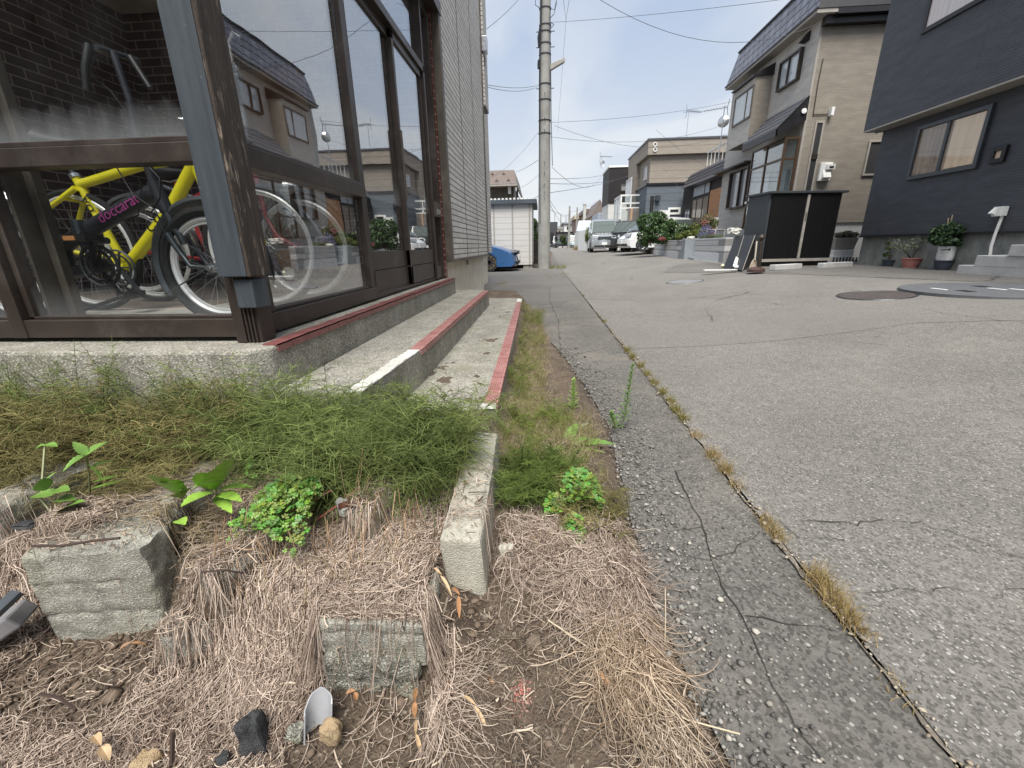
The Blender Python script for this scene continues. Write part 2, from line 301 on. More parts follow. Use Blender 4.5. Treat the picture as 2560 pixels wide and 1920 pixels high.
m, t, B = newmat('worn_sheet_steel'); v = coord(t, False, (16, 16, 1.1)); o = mixc(t, mr(t, noi(t, v, 2.2, 6.0, 0.7), 0.35, 0.7), (0.040, 0.050, 0.062), (0.064, 0.077, 0.092)); o = mixc(t, mr(t, noi(t, v, 4.0, 6.0, 0.75), 0.56, 0.74, 0, 0.7), o, (0.035, 0.03, 0.03)); o = mixc(t, mr(t, noi(t, coord(t), 60.0, 3.0, 0.7), 0.68, 0.76, 0, 0.6), o, (0.3, 0.27, 0.24)); t.links.new(o, B.inputs['Base Color']); B.inputs['Roughness'].default_value = 0.5; t.links.new(bump(t, noi(t, coord(t), 14.0, 4.0), 0.25, 0.004), B.inputs['Normal']); K['worn_steel'] = m
K['unused_steel'] = plain('grey_blue_metal_cladding', (0.080, 0.098, 0.118), 0.5, 0.2, 0.2, 3, 0.5, 0.03, 200, ((0.045, 0.045, 0.05), 0.5))
K['black'] = plain('black_plastic', (0.012, 0.012, 0.014), 0.5, 0, 0.2, 20)
K['rimw'] = plain('polished_rim', (0.80, 0.80, 0.80), 0.35, 0.25, 0.06, 30)
K['ceil'] = plain('pale_ceiling_board', (0.62, 0.60, 0.56), 0.8)
K['wirec'] = plain('weathered_wire', (0.09, 0.095, 0.105), 0.7)
K['rubber'] = plain('tyre_rubber', (0.018, 0.018, 0.02), 0.8, 0, 0.25, 30)
K['chrome'] = plain('bright_aluminium', (0.62, 0.63, 0.65), 0.3, 0.9, 0.12, 30)
K['steel_dk'] = plain('dark_steel', (0.08, 0.09, 0.10), 0.4, 0.5, 0.2, 20)
K['yellow'] = plain('yellow_paint', (0.82, 0.74, 0.03), 0.3, 0, 0.05, 10, 0.5, 0, 80, None, 0.3)
K['red'] = plain('red_paint', (0.42, 0.03, 0.035), 0.35, 0, 0.12, 10, 0.5, 0, 80, None, 0.3)
K['foldgrey'] = plain('charcoal_paint', (0.035, 0.037, 0.045), 0.38, 0.1, 0.2, 10)
K['pink'] = plain('pink_lettering', (0.36, 0.06, 0.24), 0.5)
K['white'] = plain('white_plastic', (0.74, 0.74, 0.72), 0.45, 0, 0.06, 5, 0.5, 0, 80, ((0.4, 0.39, 0.36), 0.3))
K['whitepaint'] = plain('white_paint', (0.78, 0.79, 0.78), 0.55, 0, 0.05, 3)
K['brick_in'] = brickm('brown_brick', (0.10, 0.07, 0.078), (0.15, 0.105, 0.112), (0.50, 0.43, 0.41), 0.235, 0.077, 0.006, 0.5, 0.4, 0.6)
K['brick_red'] = brickm('red_brick', (0.10, 0.022, 0.018), (0.15, 0.033, 0.025), (0.33, 0.29, 0.25), 0.22, 0.07, 0.006, 0.5, 0.5, 0.35)
m = brickm('embossed_siding', (0.62, 0.60, 0.57), (0.78, 0.76, 0.73), (0.13, 0.12, 0.11), 0.61, 0.064, 0.007, 0.5, 0.8, 0.75, 1, 0.12, 0.3); K['siding_l'] = m
def tilem():
    m, t, B = newmat('red_ridged_tile'); v = coord(t); o = mixc(t, mr(t, noi(t, v, 9.0, 5.0, 0.7), 0.35, 0.7), (0.29, 0.115, 0.105), (0.40, 0.205, 0.19))
    o = mixc(t, mr(t, noi(t, v, 30.0, 4.0, 0.7), 0.5, 0.8, 0, 0.6), o, (0.5, 0.36, 0.32)); sp = nd(t, 'ShaderNodeSeparateXYZ', i0=v)
    t.links.new(o, B.inputs['Base Color']); B.inputs['Roughness'].default_value = 0.5; return m
K['tile'] = tilem()
K['tile_dk'] = plain('dark_red_tile', (0.20, 0.075, 0.07), 0.35, 0, 0.3, 14)
K['wood'] = plain('orange_wood', (0.42, 0.19, 0.07), 0.5, 0, 0.3, 7)
m, t, B = newmat('weathered_timber'); v = coord(t, False, (14, 14, 1)); o = mixc(t, mr(t, noi(t, v, 5.0, 6.0, 0.7), 0.35, 0.7), (0.03, 0.022, 0.018), (0.085, 0.065, 0.052))
o = mixc(t, mr(t, noi(t, coord(t, False, (9, 9, 1.6)), 5.5, 5.0, 0.7), 0.57, 0.68, 0, 0.85), o, (0.40, 0.33, 0.26)); t.links.new(o, B.inputs['Base Color']); B.inputs['Roughness'].default_value = 0.8
t.links.new(bump(t, noi(t, v, 12.0, 5.0, 0.7), 0.9, 0.01), B.inputs['Normal']); K['timber'] = m
K['terracotta'] = brickm('terracotta_floor', (0.36, 0.15, 0.07), (0.44, 0.2, 0.1), (0.3, 0.26, 0.22), 0.2, 0.2, 0.005, 0.0, 0.2)
K['floor'] = concrete('porch_floor', (0.42, 0.40, 0.36), (0.55, 0.52, 0.47), 0.2, 0, 1, 0.2, 0.2)
K['glass_st'] = glassm('street_pane_glass', (0.95, 0.96, 0.96), 0.74, 0.05, (0.62, 1.245), 1.3)
K['glass'] = glassm('porch_glass', (0.97, 0.98, 0.98), 0.85, 0.02, (0.62, 1.235))
K['glass2'] = glassm('window_glass', (0.92, 0.95, 0.95), 0.9, 0.05)
K['leaf'] = tintm('leaves', 0.45, 0.25, 0.5); K['stem'] = tintm('stems', 0.6, 0.15, 0.3); K['straw'] = tintm('dead_stems', 0.85, 0.0, 0.15); K['stone'] = tintm('loose_stone', 0.9, 0, 0.2)
# ================================================================ GROUND AND ROADS
def vnoise(x, y, s, seed=0):
    x = np.asarray(x, float)*s+seed*17.3; y = np.asarray(y, float)*s+seed*9.1
    xi = np.floor(x).astype(np.int64); yi = np.floor(y).astype(np.int64); fx = x-xi; fy = y-yi; fx = fx*fx*(3-2*fx); fy = fy*fy*(3-2*fy)
    def h(a, b):
        n = (a*374761393+b*668265263) & 0x7fffffff; n = ((n ^ (n >> 13))*1274126177) & 0x7fffffff; return ((n ^ (n >> 16)) & 0xffff)/65535.0
    return (h(xi, yi)*(1-fx)+h(xi+1, yi)*fx)*(1-fy)+(h(xi, yi+1)*(1-fx)+h(xi+1, yi+1)*fx)*fy
def fbm(x, y, s, o=4, seed=0): return sum(vnoise(x, y, s*2.03**i, seed+i)*0.55**i for i in range(o))/sum(0.55**i for i in range(o))-0.5
EY = [-3, 0.4, 0.8, 1.2, 1.9, 2.6, 3.2, 4.0, 5.0, 6.2, 7.0]; EX = [0.36, 0.33, 0.28, 0.29, 0.33, 0.27, 0.20, 0.06, -0.03, -0.20, -0.34]
def edge(y): return np.interp(y, EY, EX)
def soil(x, y):
    x = np.asarray(x, float); y = np.asarray(y, float)
    L = 1-ss(x, -0.27, -0.13)
    yo = y; y = y-.10*(1-ss(x, -.95, -.82))
    z = L*(-0.065*(1-ss(y, 0.66, 0.76))+0.105*ss(y, 0.62, 0.80)+0.07*ss(y, 0.95, 1.35))
    z = z+(1-L)*(0.035*ss(y, 0.55, 1.0)*(1-ss(y, 1.6, 2.4))+0.02)
    y = yo; near = (1-ss(y, 7, 9))*(1-ss(x, 0.5, 0.8)); n = fbm(x, y, 5, 4, 3)*0.05+fbm(x, y, 26, 4, 5)*0.022+np.abs(fbm(x, y, 60, 3, 8))*0.012
    z = z*near+n*near-0.01
    d = x-edge(y); z = np.where(y < 7.0, z*(1-ss(d, -0.10, 0.0))-0.012*ss(d, -0.06, 0.02), z)
    far = np.where(y > 7, hz(x, np.minimum(y, 300))-0.03, 0.0)
    return np.where((x > 0.4) | (y > 7.0), hz(x, np.minimum(y, 300))-0.03+0*far, z)
def axis(segs):
    o = []
    for a, b, n in segs: o += list(np.linspace(a, b, n, endpoint=False))
    return np.array(o+[segs[-1][1]])
def gridmesh(name, X, Y, Z, mat, **pr):
    ny, nx = X.shape; V = np.stack([X, Y, Z], -1).reshape(-1, 3); i = np.arange((ny-1)*(nx-1)); r = i//(nx-1); c = i % (nx-1); a = r*nx+c
    return fastmesh(name, V, np.stack([a, a+1, a+nx+1, a+nx], -1), mat, smooth=True, **pr)
xs = axis([(-600, -60, 12), (-60, -8, 14), (-8, -3, 10), (-3, -1.7, 50), (-1.7, 0.45, 200), (0.45, 1.5, 8), (1.5, 12, 30), (12, 60, 14), (60, 600, 12)])
ys = axis([(-60, -3, 10), (-3, 0.25, 20), (0.25, 1.7, 150), (1.7, 3.2, 60), (3.2, 8, 60), (8, 40, 40), (40, 120, 30), (120, 900, 16)])
X, Y = np.meshgrid(xs, ys); gridmesh('ground', X, Y, soil(X, Y), K['soil'], kind='structure')
def sheet(name, xl, xr, ya, nx, dz, mat, wig=0.0):
    ya = np.asarray(ya); XL = np.array([xl(y) for y in ya])+fbm(ya, ya*0+3, 4, 4, 2)*wig; XR = np.array([xr(y) for y in ya])+fbm(ya, ya*0+9, 4, 4, 2)*wig
    u = np.linspace(0, 1, nx)[None, :]; X = XL[:, None]*(1-u)+XR[:, None]*u; Y = np.repeat(ya[:, None], nx, 1)
    Z = hz(X, np.minimum(Y, 300))+dz+fbm(X, Y, 0.9, 3, 11)*0.012*(Y < 12)*(Y > -2)
    return gridmesh(name, X, Y, Z, mat, kind='structure')
YR = axis([(-20, 0, 10), (0, 16, 160), (16, 60, 60), (60, 300, 40)])
sheet('road', lambda y: 0.705, lambda y: 45.0, YR, 160, 0.006, K['road'], 0.012)
sheet('pavement_strip', lambda y: float(edge(y)), lambda y: 0.70, axis([(-3, 0, 10), (0, 7.0, 200)]), 30, 0.0, K['strip'], 0.03)
sheet('side_yard', lambda y: -14.0, lambda y: 0.70, axis([(6.98, 17.2, 60)]), 60, 0.001, K['drive'])
sheet('far_road_margin', lambda y: 0.3+0.028*(y-17.2)*(y < 60), lambda y: 0.71, axis([(17.2, 60, 30), (60, 300, 20)]), 4, 0.002, K['drive'])
def band(name, x0, x1, yl, yr, dz, mat, n=80, k=14):
    xa = np.linspace(x0, x1, n); A = np.interp(xa, *zip(*yl))+fbm(xa, xa*0+5, 2, 4, 21)*0.05; Bq = np.interp(xa, *zip(*yr))+fbm(xa, xa*0+8, 2, 4, 22)*0.05
    u = np.linspace(0, 1, k)[:, None]; Y = A[None]*(1-u)+Bq[None]*u; X = np.repeat(xa[None], k, 0)
    return gridmesh(name, X, Y, hz(X, Y)+dz-.0025+fbm(X, Y, 0.9, 3, 11)*0.012, mat, kind='structure')
band('smooth_patch', 0.72, 9, [(0.7, 3.56), (2.0, 3.75), (3.3, 4.0), (4.2, 3.7), (9, 3.0)], [(0.7, 4.73), (2, 4.75), (2.4, 5.0), (3.7, 5.16), (5.9, 5.7), (9, 6.2)], 0.011, K['patch'])
band('house_forecourt', 3.2, 9.5, [(3.2, 11.6), (4.0, 10.2), (4.6, 9.0), (5.4, 7.3), (6.2, 6.2), (9.5, 5.0)], [(3.2, 12.0), (4.2, 14.0), (9.5, 15.5)], 0.012, K['drive'])
# long cracks and seams in the asphalt
def crack(pts, wd, dz, name='pavement_crack', mat=None, jit=0.02):
    P = []
    for (a, b) in zip(pts[:-1], pts[1:]):
        n = max(2, int(math.dist(a, b)/0.03))
        for i in range(n): P.append((a[0]+(b[0]-a[0])*i/n, a[1]+(b[1]-a[1])*i/n))
    P.append(pts[-1]); V = []; Q = []
    s = random.random()*90
    for i, (x, y) in enumerate(P):
        t = P[min(i+1, len(P)-1)]; u = P[max(0, i-1)]; d = Vector((t[0]-u[0], t[1]-u[1])).normalized(); n = Vector((-d.y, d.x))
        o = float(fbm(x+s, y, 6, 4))*jit*3+float(fbm(x, y+s, 30, 3))*jit; hw = wd*0.55*(0.2+1.4*abs(float(fbm(x+s, y+s, 11, 3)))*2)/2
        for k in (-1, 1):
            qx, qy = x+n.x*(o+k*hw), y+n.y*(o+k*hw); V.append((qx, qy, float(hz(qx, qy))+dz+float(fbm(qx, qy, 0.9, 3, 11))*0.012))
    for i in range(len(P)-1): Q.append((2*i, 2*i+1, 2*i+3, 2*i+2))
    return fastmesh(name, V, Q, mat or K['crk'], kind='structure')
K['crk'] = plain('crack_dirt', (0.03, 0.028, 0.025), 0.95); K['seam'] = plain('sandy_seam', (0.17, 0.15, 0.125), 0.95, 0, 0.4, 60)
def gp(*l): return [tuple(hZ(x, y, 0.0)[:2]) for x, y in l]
crack(gp((1690, 1180), (1720, 1240), (1760, 1340), (1810, 1470), (1880, 1600), (1935, 1720), (1990, 1830), (2060, 1915)), 0.011, 0.004, jit=0.012)
crack(gp((1700, 1395), (1780, 1410), (1930, 1330)), 0.006, 0.004); crack(gp((1755, 1330), (1690, 1330), (1640, 1290)), 0.005, 0.004); crack(gp((1860, 1530), (1960, 1560), (2080, 1570)), 0.006, 0.004)
crack(gp((1376, 715), (1372, 745), (1395, 800), (1400, 880), (1415, 960)), 0.012, 0.005); crack(gp((1560, 809), (1700, 800), (1850, 795)), 0.012, 0.010, jit=.01)
crack(gp((1690, 748), (1800, 758), (1900, 770), (1960, 785)), 0.02, 0.009, jit=.05); crack(gp((1680, 742), (1830, 748), (2000, 770)), 0.014, 0.009, jit=.05)
crack(gp((2290, 817), (2400, 840), (2560, 868)), 0.014, 0.015, jit=.04); crack(gp((2390, 820), (2560, 830)), 0.008, 0.015, jit=.05)
crack(gp((1960, 1300), (2150, 1330), (2300, 1310), (2560, 1400)), 0.009, 0.011, jit=.05); crack(gp((2110, 1480), (2330, 1500), (2560, 1460)), 0.006, 0.011, jit=.05); crack(gp((1950, 1310), (2000, 1350), (2100, 1350)), .008, .011)
crack([(0.70, y) for y in (0.2, 0.8, 1.6, 2.4, 3.4)], 0.03, 0.0070, 'sandy_seam', K['seam'], 0.010); crack([(0.70, y) for y in (3.4, 5, 7, 9, 12, 16)], 0.016, 0.0105, jit=0.008)
# ================================================================ CONCRETE STEPS
def slab(poly, z0, z1): return [(x, y, z0) for x, y in poly], (0, 0, z1-z0)
st = thing('entrance_steps', 'three wide worn concrete steps with red nosing tiles below the glazed porch', 'steps', (-0.7, 3.2, 0))
b = MB(); b.prism(*slab([(-4.6, 1.405), (-1.06, 1.405), (-1.0, 1.475), (-1.0, 4.95), (-1.12, 5.0), (-1.12, 5.2), (-4.6, 5.2)], -0.1, 0.51)); b.build('platform', K['conc_old'], st, bevel=0.012)
b = MB(); b.prism(*slab([(-0.998, 1.42), (-0.66, 1.42), (-0.622, 2.07), (-0.64, 5.13), (-0.765, 5.29), (-1.118, 5.29), (-1.118, 5.0), (-0.998, 4.94)], -0.1, 0.35)); b.build('step', K['conc_old'], st, bevel=0.008)
b = MB(); b.prism(*slab([(-0.64, 1.70), (-0.2, 1.72), (-0.215, 3.0), (-0.27, 5.73), (-0.385, 5.86), (-0.76, 5.86), (-0.76, 5.292), (-0.642, 5.13)], -0.1, 0.178)); b.build('step', K['conc_old'], st, bevel=0.008)
def tiles(p, q, wdt, z, n, mat, name, rid=True, d0=0.0):
    b = MB(); P = Vector((*p, z)); Q = Vector((*q, z)); d = (Q-P).normalized(); nrm = Vector((-d.y, d.x, 0))
    L = (Q-P).length/n
    for i in range(n):
        a = P+d*(L*i+0.003); e = P+d*(L*(i+1)-0.003); r = random.uniform(-0.0012, 0.0012)
        b.prism([a+nrm*wdt+Vector((0, 0, r)), a-nrm*0.006+Vector((0, 0, r)), e-nrm*0.006+Vector((0, 0, r)), e+nrm*wdt+Vector((0, 0, r))], (0, 0, 0.006))
        b.prism([a-nrm*0.006+Vector((0, 0, 0.006+r)), a-nrm*0.006+Vector((0, 0, -0.024)), a-nrm*0.001+Vector((0, 0, -0.024)), a-nrm*0.001+Vector((0, 0, 0.005+r))], e-a)
        if rid:
            for k in range(5):
                o = wdt*(0.08+0.19*k); b.prism([a+nrm*(o+0.006)+Vector((0, 0, .006+r)), a+nrm*o+Vector((0, 0, .006+r)), a+nrm*(o+0.0015)+Vector((0, 0, .009+r)), a+nrm*(o+0.0045)+Vector((0, 0, .009+r))], e-a)
    return b.build(name, mat, st)
tiles((-1.0, 1.50), (-1.0, 4.93), 0.055, 0.5105, 34, K['tile_dk'], 'nosing_tiles', False)
tiles((-0.622, 2.08), (-0.64, 5.1), 0.058, 0.3505, 30, K['tile'], 'nosing_tiles'); tiles((-0.202, 1.76), (-0.262, 5.35), 0.058, 0.1785, 36, K['tile'], 'nosing_tiles')
for (p, q, wd, z) in (((-0.66, 1.425), (-0.624, 2.072), 0.06, 0.3503), ((-0.203, 1.71), (-0.203, 1.755), 0.06, 0.1783), ((-0.263, 5.36), (-0.27, 5.72), 0.06, 0.1783)):
    P = Vector((*p, z)); Q = Vector((*q, z)); n = 14; b = MB(); d = (Q-P)/n; nr = Vector((-d.y, d.x, 0)).normalized()
    for i in range(n):
        h = 0.004+0.006*random.random(); b.prism([P+d*i+nr*(wd+random.uniform(-.006, .004)), P+d*i-nr*0.002, P+d*(i+1)-nr*0.002, P+d*(i+1)+nr*(wd+random.uniform(-.006, .004))], (0, 0, h))
    b.build('broken_mortar', K['mortar'], st)
# ================================================================ LEFT HOUSE WITH GLAZED PORCH
XF, YF = -1.15, 1.60
lh = thing('porch_house', 'pale textured two-storey house with a dark bronze glazed corner porch full of bicycles', 'house', (-3, 5, 0))
b = MB(); b.box((-4.55, 1.66, 0.512), (-1.17, 4.95, 0.527)); b.build('porch_floor', K['floor'], lh)
b = MB(); b.box((-3.9, 2.5, 0.528), (-2.1, 4.3, 0.531)); b.build('floor_tiles', K['terracotta'], lh)
b = MB(); b.box((-4.6, 4.95, 0.5), (-1.152, 5.1, 3.2)); b.box((-4.6, 1.62, 0.5), (-4.25, 4.95, 3.2)); b.build('brick_wall', K['brick_in'], lh)
b = MB(); b.box((-1.15, 4.985, 0.52), (-1.108, 5.08, 3.1)); b.build('brick_jamb', K['brick_red'], lh)
b = MB(); b.box((-4.6, 1.62, 3.15), (-1.16, 5.1, 3.3)); b.build('porch_ceiling', K['ceil'], lh)
b = MB(); b.box((-8, 5.1, 0.72), (-1.05, 8.48, 6.6)); b.box((-4.5, 1.45, 3.3), (-1.02, 5.095, 6.6)); b.build('siding', K['siding_l'], lh)
b = MB(); b.box((-1.5, 8.485, 3.19), (-1.0, 8.98, 6.6)); b.box((-8, 8.48, 0.72), (-1.25, 11, 6.6)); b.build('bay', K['siding_l'], lh)
b = MB(); b.box((-8, 5.15, -0.1), (-1.12, 8.3, 0.715)); b.box((-8, 8.3, -0.1), (-1.35, 10.8, 0.715)); b.build('foundation', K['render_cream'], lh)
b = MB(); b.box((-1.125, 6.45, 0.60), (-1.115, 6.6, 0.70)); b.build('foundation_vent', K['black'], lh)
b = MB(); b.box((-1.106, 5.03, 0.69), (-1.03, 5.12, 3.05)); b.box((-1.1, 5.10, 0.685), (-1.035, 8.5, 0.72)); b.box((-1.055, 8.46, 0.72), (-1.03, 8.5, 6.6)); b.build('corner_trim', K['bronze_l'], lh)
b = MB(); b.box((-1.049, 6.18, 0.72), (-1.046, 6.19, 6.6)); b.box((-1.049, 7.25, .72), (-1.046, 7.258, 6.6)); b.build('panel_joint', K['bronze'], lh)
b = MB(); b.box((-1.35, 1.5, 3.05), (-1.02, 5.12, 3.16)); b.box((-4.5, 1.45, 3.05), (-1.02, 1.7, 3.16)); b.build('fascia', K['bronze'], lh)
def fr(name, bs, m=None, bev=0.003):
    q = MB()
    for a, c in bs: q.box(a, c)
    return q.build(name, m or K['bronze'], lh, bevel=bev)
def pane(x0, y0, z0, x1, y1, z1, par=None, mat=None):
    q = MB(); q.box((x0, y0, z0), (x1, y1, z1)); return q.build('glass_pane', mat or K['glass'], par or lh)
# street side (faces +X)
fr('sill', [((-1.20, 1.66, 0.528), (-1.135, 2.93, 0.60)), ((-1.205, 1.66, 0.60), (-1.155, 2.90, 0.615)), ((-1.17, 2.93, 0.528), (-1.142, 4.62, 0.545))])
fr('mid_rail', [((-1.20, 1.66, 1.16), (-1.125, 2.86, 1.235)), ((-1.20, 1.66, 1.235), (-1.14, 2.86, 1.25))])
fr('mullion', [((-1.185, 2.85, 0.60), (-1.145, 2.90, 3.05)), ((-1.19, 2.90, 0.60), (-1.155, 2.945, 3.05))])
fr('head_rail', [((-1.20, 2.945, 2.42), (-1.12, 4.66, 2.48)), ((-1.20, 1.66, 2.98), (-1.13, 5.0, 3.05))])
fr('side_panel_frame', [((-1.20, 4.62, 0.528), (-1.12, 4.665, 3.05)), ((-1.20, 4.93, 0.528), (-1.12, 4.985, 3.05)), ((-1.19, 4.665, 0.528), (-1.135, 4.93, 0.66)), ((-1.19, 4.665, 1.16), (-1.135, 4.93, 1.24))])
pane(-1.182, 1.66, 0.61, -1.176, 2.845, 1.17, mat=K['glass_st']); pane(-1.182, 1.66, 1.24, -1.176, 2.845, 2.99, mat=K['glass_st']); pane(-1.175, 2.94, 2.47, -1.169, 4.63, 2.99, mat=K['glass_st']); pane(-1.175, 4.66, 0.65, -1.169, 4.94, 1.17, mat=K['glass_st']); pane(-1.175, 4.66, 1.23, -1.169, 4.94, 2.99, mat=K['glass_st'])
q = MB(); q.box((-1.135, 4.69, 1.16), (-1.10, 4.90, 1.30)); ms = q.build('mail_slot', K['bronze_l'], lh, bevel=.004); q = MB(); q.box((-1.10, 4.71, 1.185), (-1.096, 4.88, 1.235)); q.build('slot_cover', K['chrome'], ms)
for i, (y0, y1, xo) in enumerate(((2.95, 3.82, -1.188), (3.77, 4.62, -1.160))):
    q = MB(); q.box((xo-.018, y0, 0.55), (xo+.018, y0+0.045, 2.42)); q.box((xo-.018, y1-0.045, 0.55), (xo+.018, y1, 2.42)); q.box((xo-.018, y0, 2.36), (xo+.018, y1, 2.42)); q.box((xo-.018, y0, 0.55), (xo+.018, y1, 0.70)); q.box((xo-.017, y0, 0.705), (xo+.017, y1, 0.835))
    d = q.build('sliding_door', K['bronze'], lh, bevel=.003); pane(xo-.003, y0+0.03, 0.83, xo+.003, y1-0.03, 2.37, d, K['glass_st'])
    q = MB(); yy = y1-0.03 if i == 0 else y0+0.025; q.box((xo+.018, yy-.014, 1.25), (xo+.03, yy+.014, 1.75)); q.build('handle', K['bronze_l'], d)
# side facing the camera (faces -Y)
fr('sill', [((-4.4, 1.575, 0.528), (-1.18, 1.64, 0.60)), ((-4.4, 1.60, 0.60), (-1.18, 1.65, 0.612))]); fr('mid_rail', [((-4.4, 1.565, 1.152), (-1.18, 1.64, 1.215)), ((-4.4, 1.575, 1.215), (-1.18, 1.64, 1.235))])
fr('mullion', [((-2.16, 1.57, 0.528), (-2.10, 1.64, 3.05)), ((-2.10, 1.60, 0.60), (-2.075, 1.65, 3.05)), ((-3.3, 1.57, .528), (-3.24, 1.64, 3.05)), ((-4.4, 1.57, .528), (-4.3, 1.64, 3.05))]); fr('mullion', [((-2.06, 1.72, 0.53), (-2.025, 1.76, 1.6)), ((-2.075, 1.65, .53), (-2.06, 1.76, 3.05))], K['bronze_l']); fr('head_rail', [((-4.4, 1.57, 2.98), (-1.18, 1.64, 3.05))])
for x0, x1 in ((-2.08, -1.18), (-3.25, -2.15), (-4.32, -3.29)):
    for z0, z1 in ((0.607, 1.16), (1.225, 2.99)): pane(x0, 1.618, z0, x1, 1.624, z1)
# corner: bronze column with grooves, timber post clad in sheet steel, steel shoe
fr('corner_column', [((-1.185, 1.545, .512), (-1.15, 1.66, 3.05)), ((-1.15, 1.555, 0.512), (-1.085, 1.64, 3.05)), ((-1.19, 1.66, .512), (-1.149, 1.765, 3.05))]+[((-1.152+0.015*k, 1.545, .512), (-1.144+0.015*k, 1.556, 3.05)) for k in range(4)])
P0 = [(-1.165, 1.512), (-1.05, 1.505), (-1.045, 1.585), (-1.045, 1.625), (-1.165, 1.625)]
q = MB(); q.prism([(x, y, 0.762) for x, y in P0], (0, 0, 2.3)); q.build('timber_post', K['timber'], lh, bevel=.004)
q = MB(); q.box((-1.168, 1.502, 0.764), (-1.062, 1.51, 3.05)); q.build('steel_cladding', K['worn_steel'], lh, bevel=.002)
q = MB(); q.prism([(x, y, 0.648) for x, y in [(-1.135, 1.525), (-1.062, 1.52), (-1.05, 1.575), (-1.052, 1.6), (-1.135, 1.6)]], (0, 0, 0.105)); q.build('steel_shoe', K['worn_steel'], lh, bevel=.004)
# wooden inner door in the brick wall, and objects on the siding
q = MB(); q.box((-3.25, 4.915, 0.62), (-2.42, 4.945, 2.6)); q.build('inner_door', K['wood'], lh); q = MB(); q.box((-3.3, 4.9, 0.6), (-3.25, 4.948, 2.65)); q.box((-2.42, 4.9, .6), (-2.37, 4.948, 2.65)); q.box((-3.3, 4.6, .528), (-2.37, 4.948, .6)); q.build('door_surround', K['bronze'], lh)
q = MB(); q.box((-2.1, 4.9, 1.3), (-1.55, 4.946, 2.3)); q.build('inner_window', K['bronze'], lh)
sl_ = thing('security_light', 'grey box floodlight with a hanging bracket high on the pale siding', 'wall lamp', (-1.0, 8.55, 3.95))
q = MB(); q.box((-1.03, 8.46, 3.98), (-0.94, 8.62, 4.20)); q.build('lamp_head', K['chrome'], sl_, bevel=.01); q = MB(); q.tube([(-1.03, 8.5, 3.98), (-0.99, 8.5, 3.9), (-1.0, 8.52, 3.8), (-1.04, 8.5, 3.76)], 0.02, 6); q.build('bracket', K['steel_dk'], sl_)
# ================================================================ NEIGHBOUR HOUSE BEHIND THE CAMERA (unseen, widened and darkened to keep sky out of the porch panes)
nb = thing('unseen_neighbour_house', 'unseen house behind the viewer, darkened and widened to keep sky out of the porch glass', 'house', (-4, -5, 0))
q = MB(); q.box((-18, -9, 0), (-3.4, -4.2, 4.35)); q.build('wall', brickm('darkened_blocks', (0.05, 0.05, 0.045), (0.07, 0.068, 0.06), (0.03, 0.03, 0.025), 0.5, 0.22, 0.01), nb)  # wall darkened and stretched so the porch panes mirror less sky
q = MB(); q.box((-18.5, -9.4, 4.35), (-2.9, -3.7, 4.6)); q.build('roof', K['bronze'], nb)
# ================================================================ BICYCLES
def wheel(par, c, R, tyre_r=0.018, spokes=28, rimc='rimw', ry=0.0, tm='rubber', rw=0.010, thin=1.0):
    c = Vector(c); q = MB(); q.torus(c, R-tyre_r, tyre_r, 'y', 56, 8); wl = q.build('wheel', K[tm], par, world=False, smooth=True)
    q = MB(); q.torus(c, R-2*tyre_r-rw*0.6, rw, 'y', 56, 6); q.torus(c, R-2*tyre_r-rw*1.9, rw*0.5, 'y', 56, 5); q.build('rim', K[rimc], wl, world=False, smooth=True)
    q = MB(); q.tube([c+Vector((0, -0.045, 0)), c+Vector((0, 0.045, 0))], [0.02, 0.02], 10); q.tube([c+Vector((0, -0.05, 0)), c+Vector((0, -0.06, 0))], 0.01, 8); q.build('hub', K['chrome'], wl, world=False)
    q = MB(); rr = R-2*tyre_r-rw
    for i in range(spokes):
        a = 2*PI*i/spokes; s = 1 if i % 2 else -1; a2 = a+(0.7 if i % 4 < 2 else -0.7); q.tube([c+Vector((math.cos(a2)*0.02, s*0.03, math.sin(a2)*0.02)), c+Vector((math.cos(a)*rr, 0, math.sin(a)*rr))], 0.0011*thin, 3, cap=False)
    q.build('spokes', K['chrome'], wl, world=False); return wl
def L(root, p, Y=None):     # picture point -> point of the bike's own plane, in the root's frame
    v = hY(p[0], p[1], Y) - Vector(root.location); return v
def textobj(name, s, size, mat, parent, M4, ext=0.0008):
    c = bpy.data.curves.new(name, 'FONT'); c.body = s; c.size = size; c.extrude = ext; c.align_x = 'CENTER'; c.align_y = 'CENTER'; c.resolution_u = 3; o = bpy.data.objects.new(name, c)
    me = bpy.data.meshes.new_from_object(o); bpy.data.objects.remove(o); me.transform(M4); me.materials.clear(); me.materials.append(mat)
    ob = bpy.data.objects.new(name, me); COL.objects.link(ob); ob.parent = parent; return ob
def tubes(par, name, segs, mat, n=12):
    q = MB()
    for path, r in segs: q.tube(path, r, n)
    return q.build(name, mat, par, world=False, smooth=True)
Vx = lambda a, b, c: Vector((a, b, c))
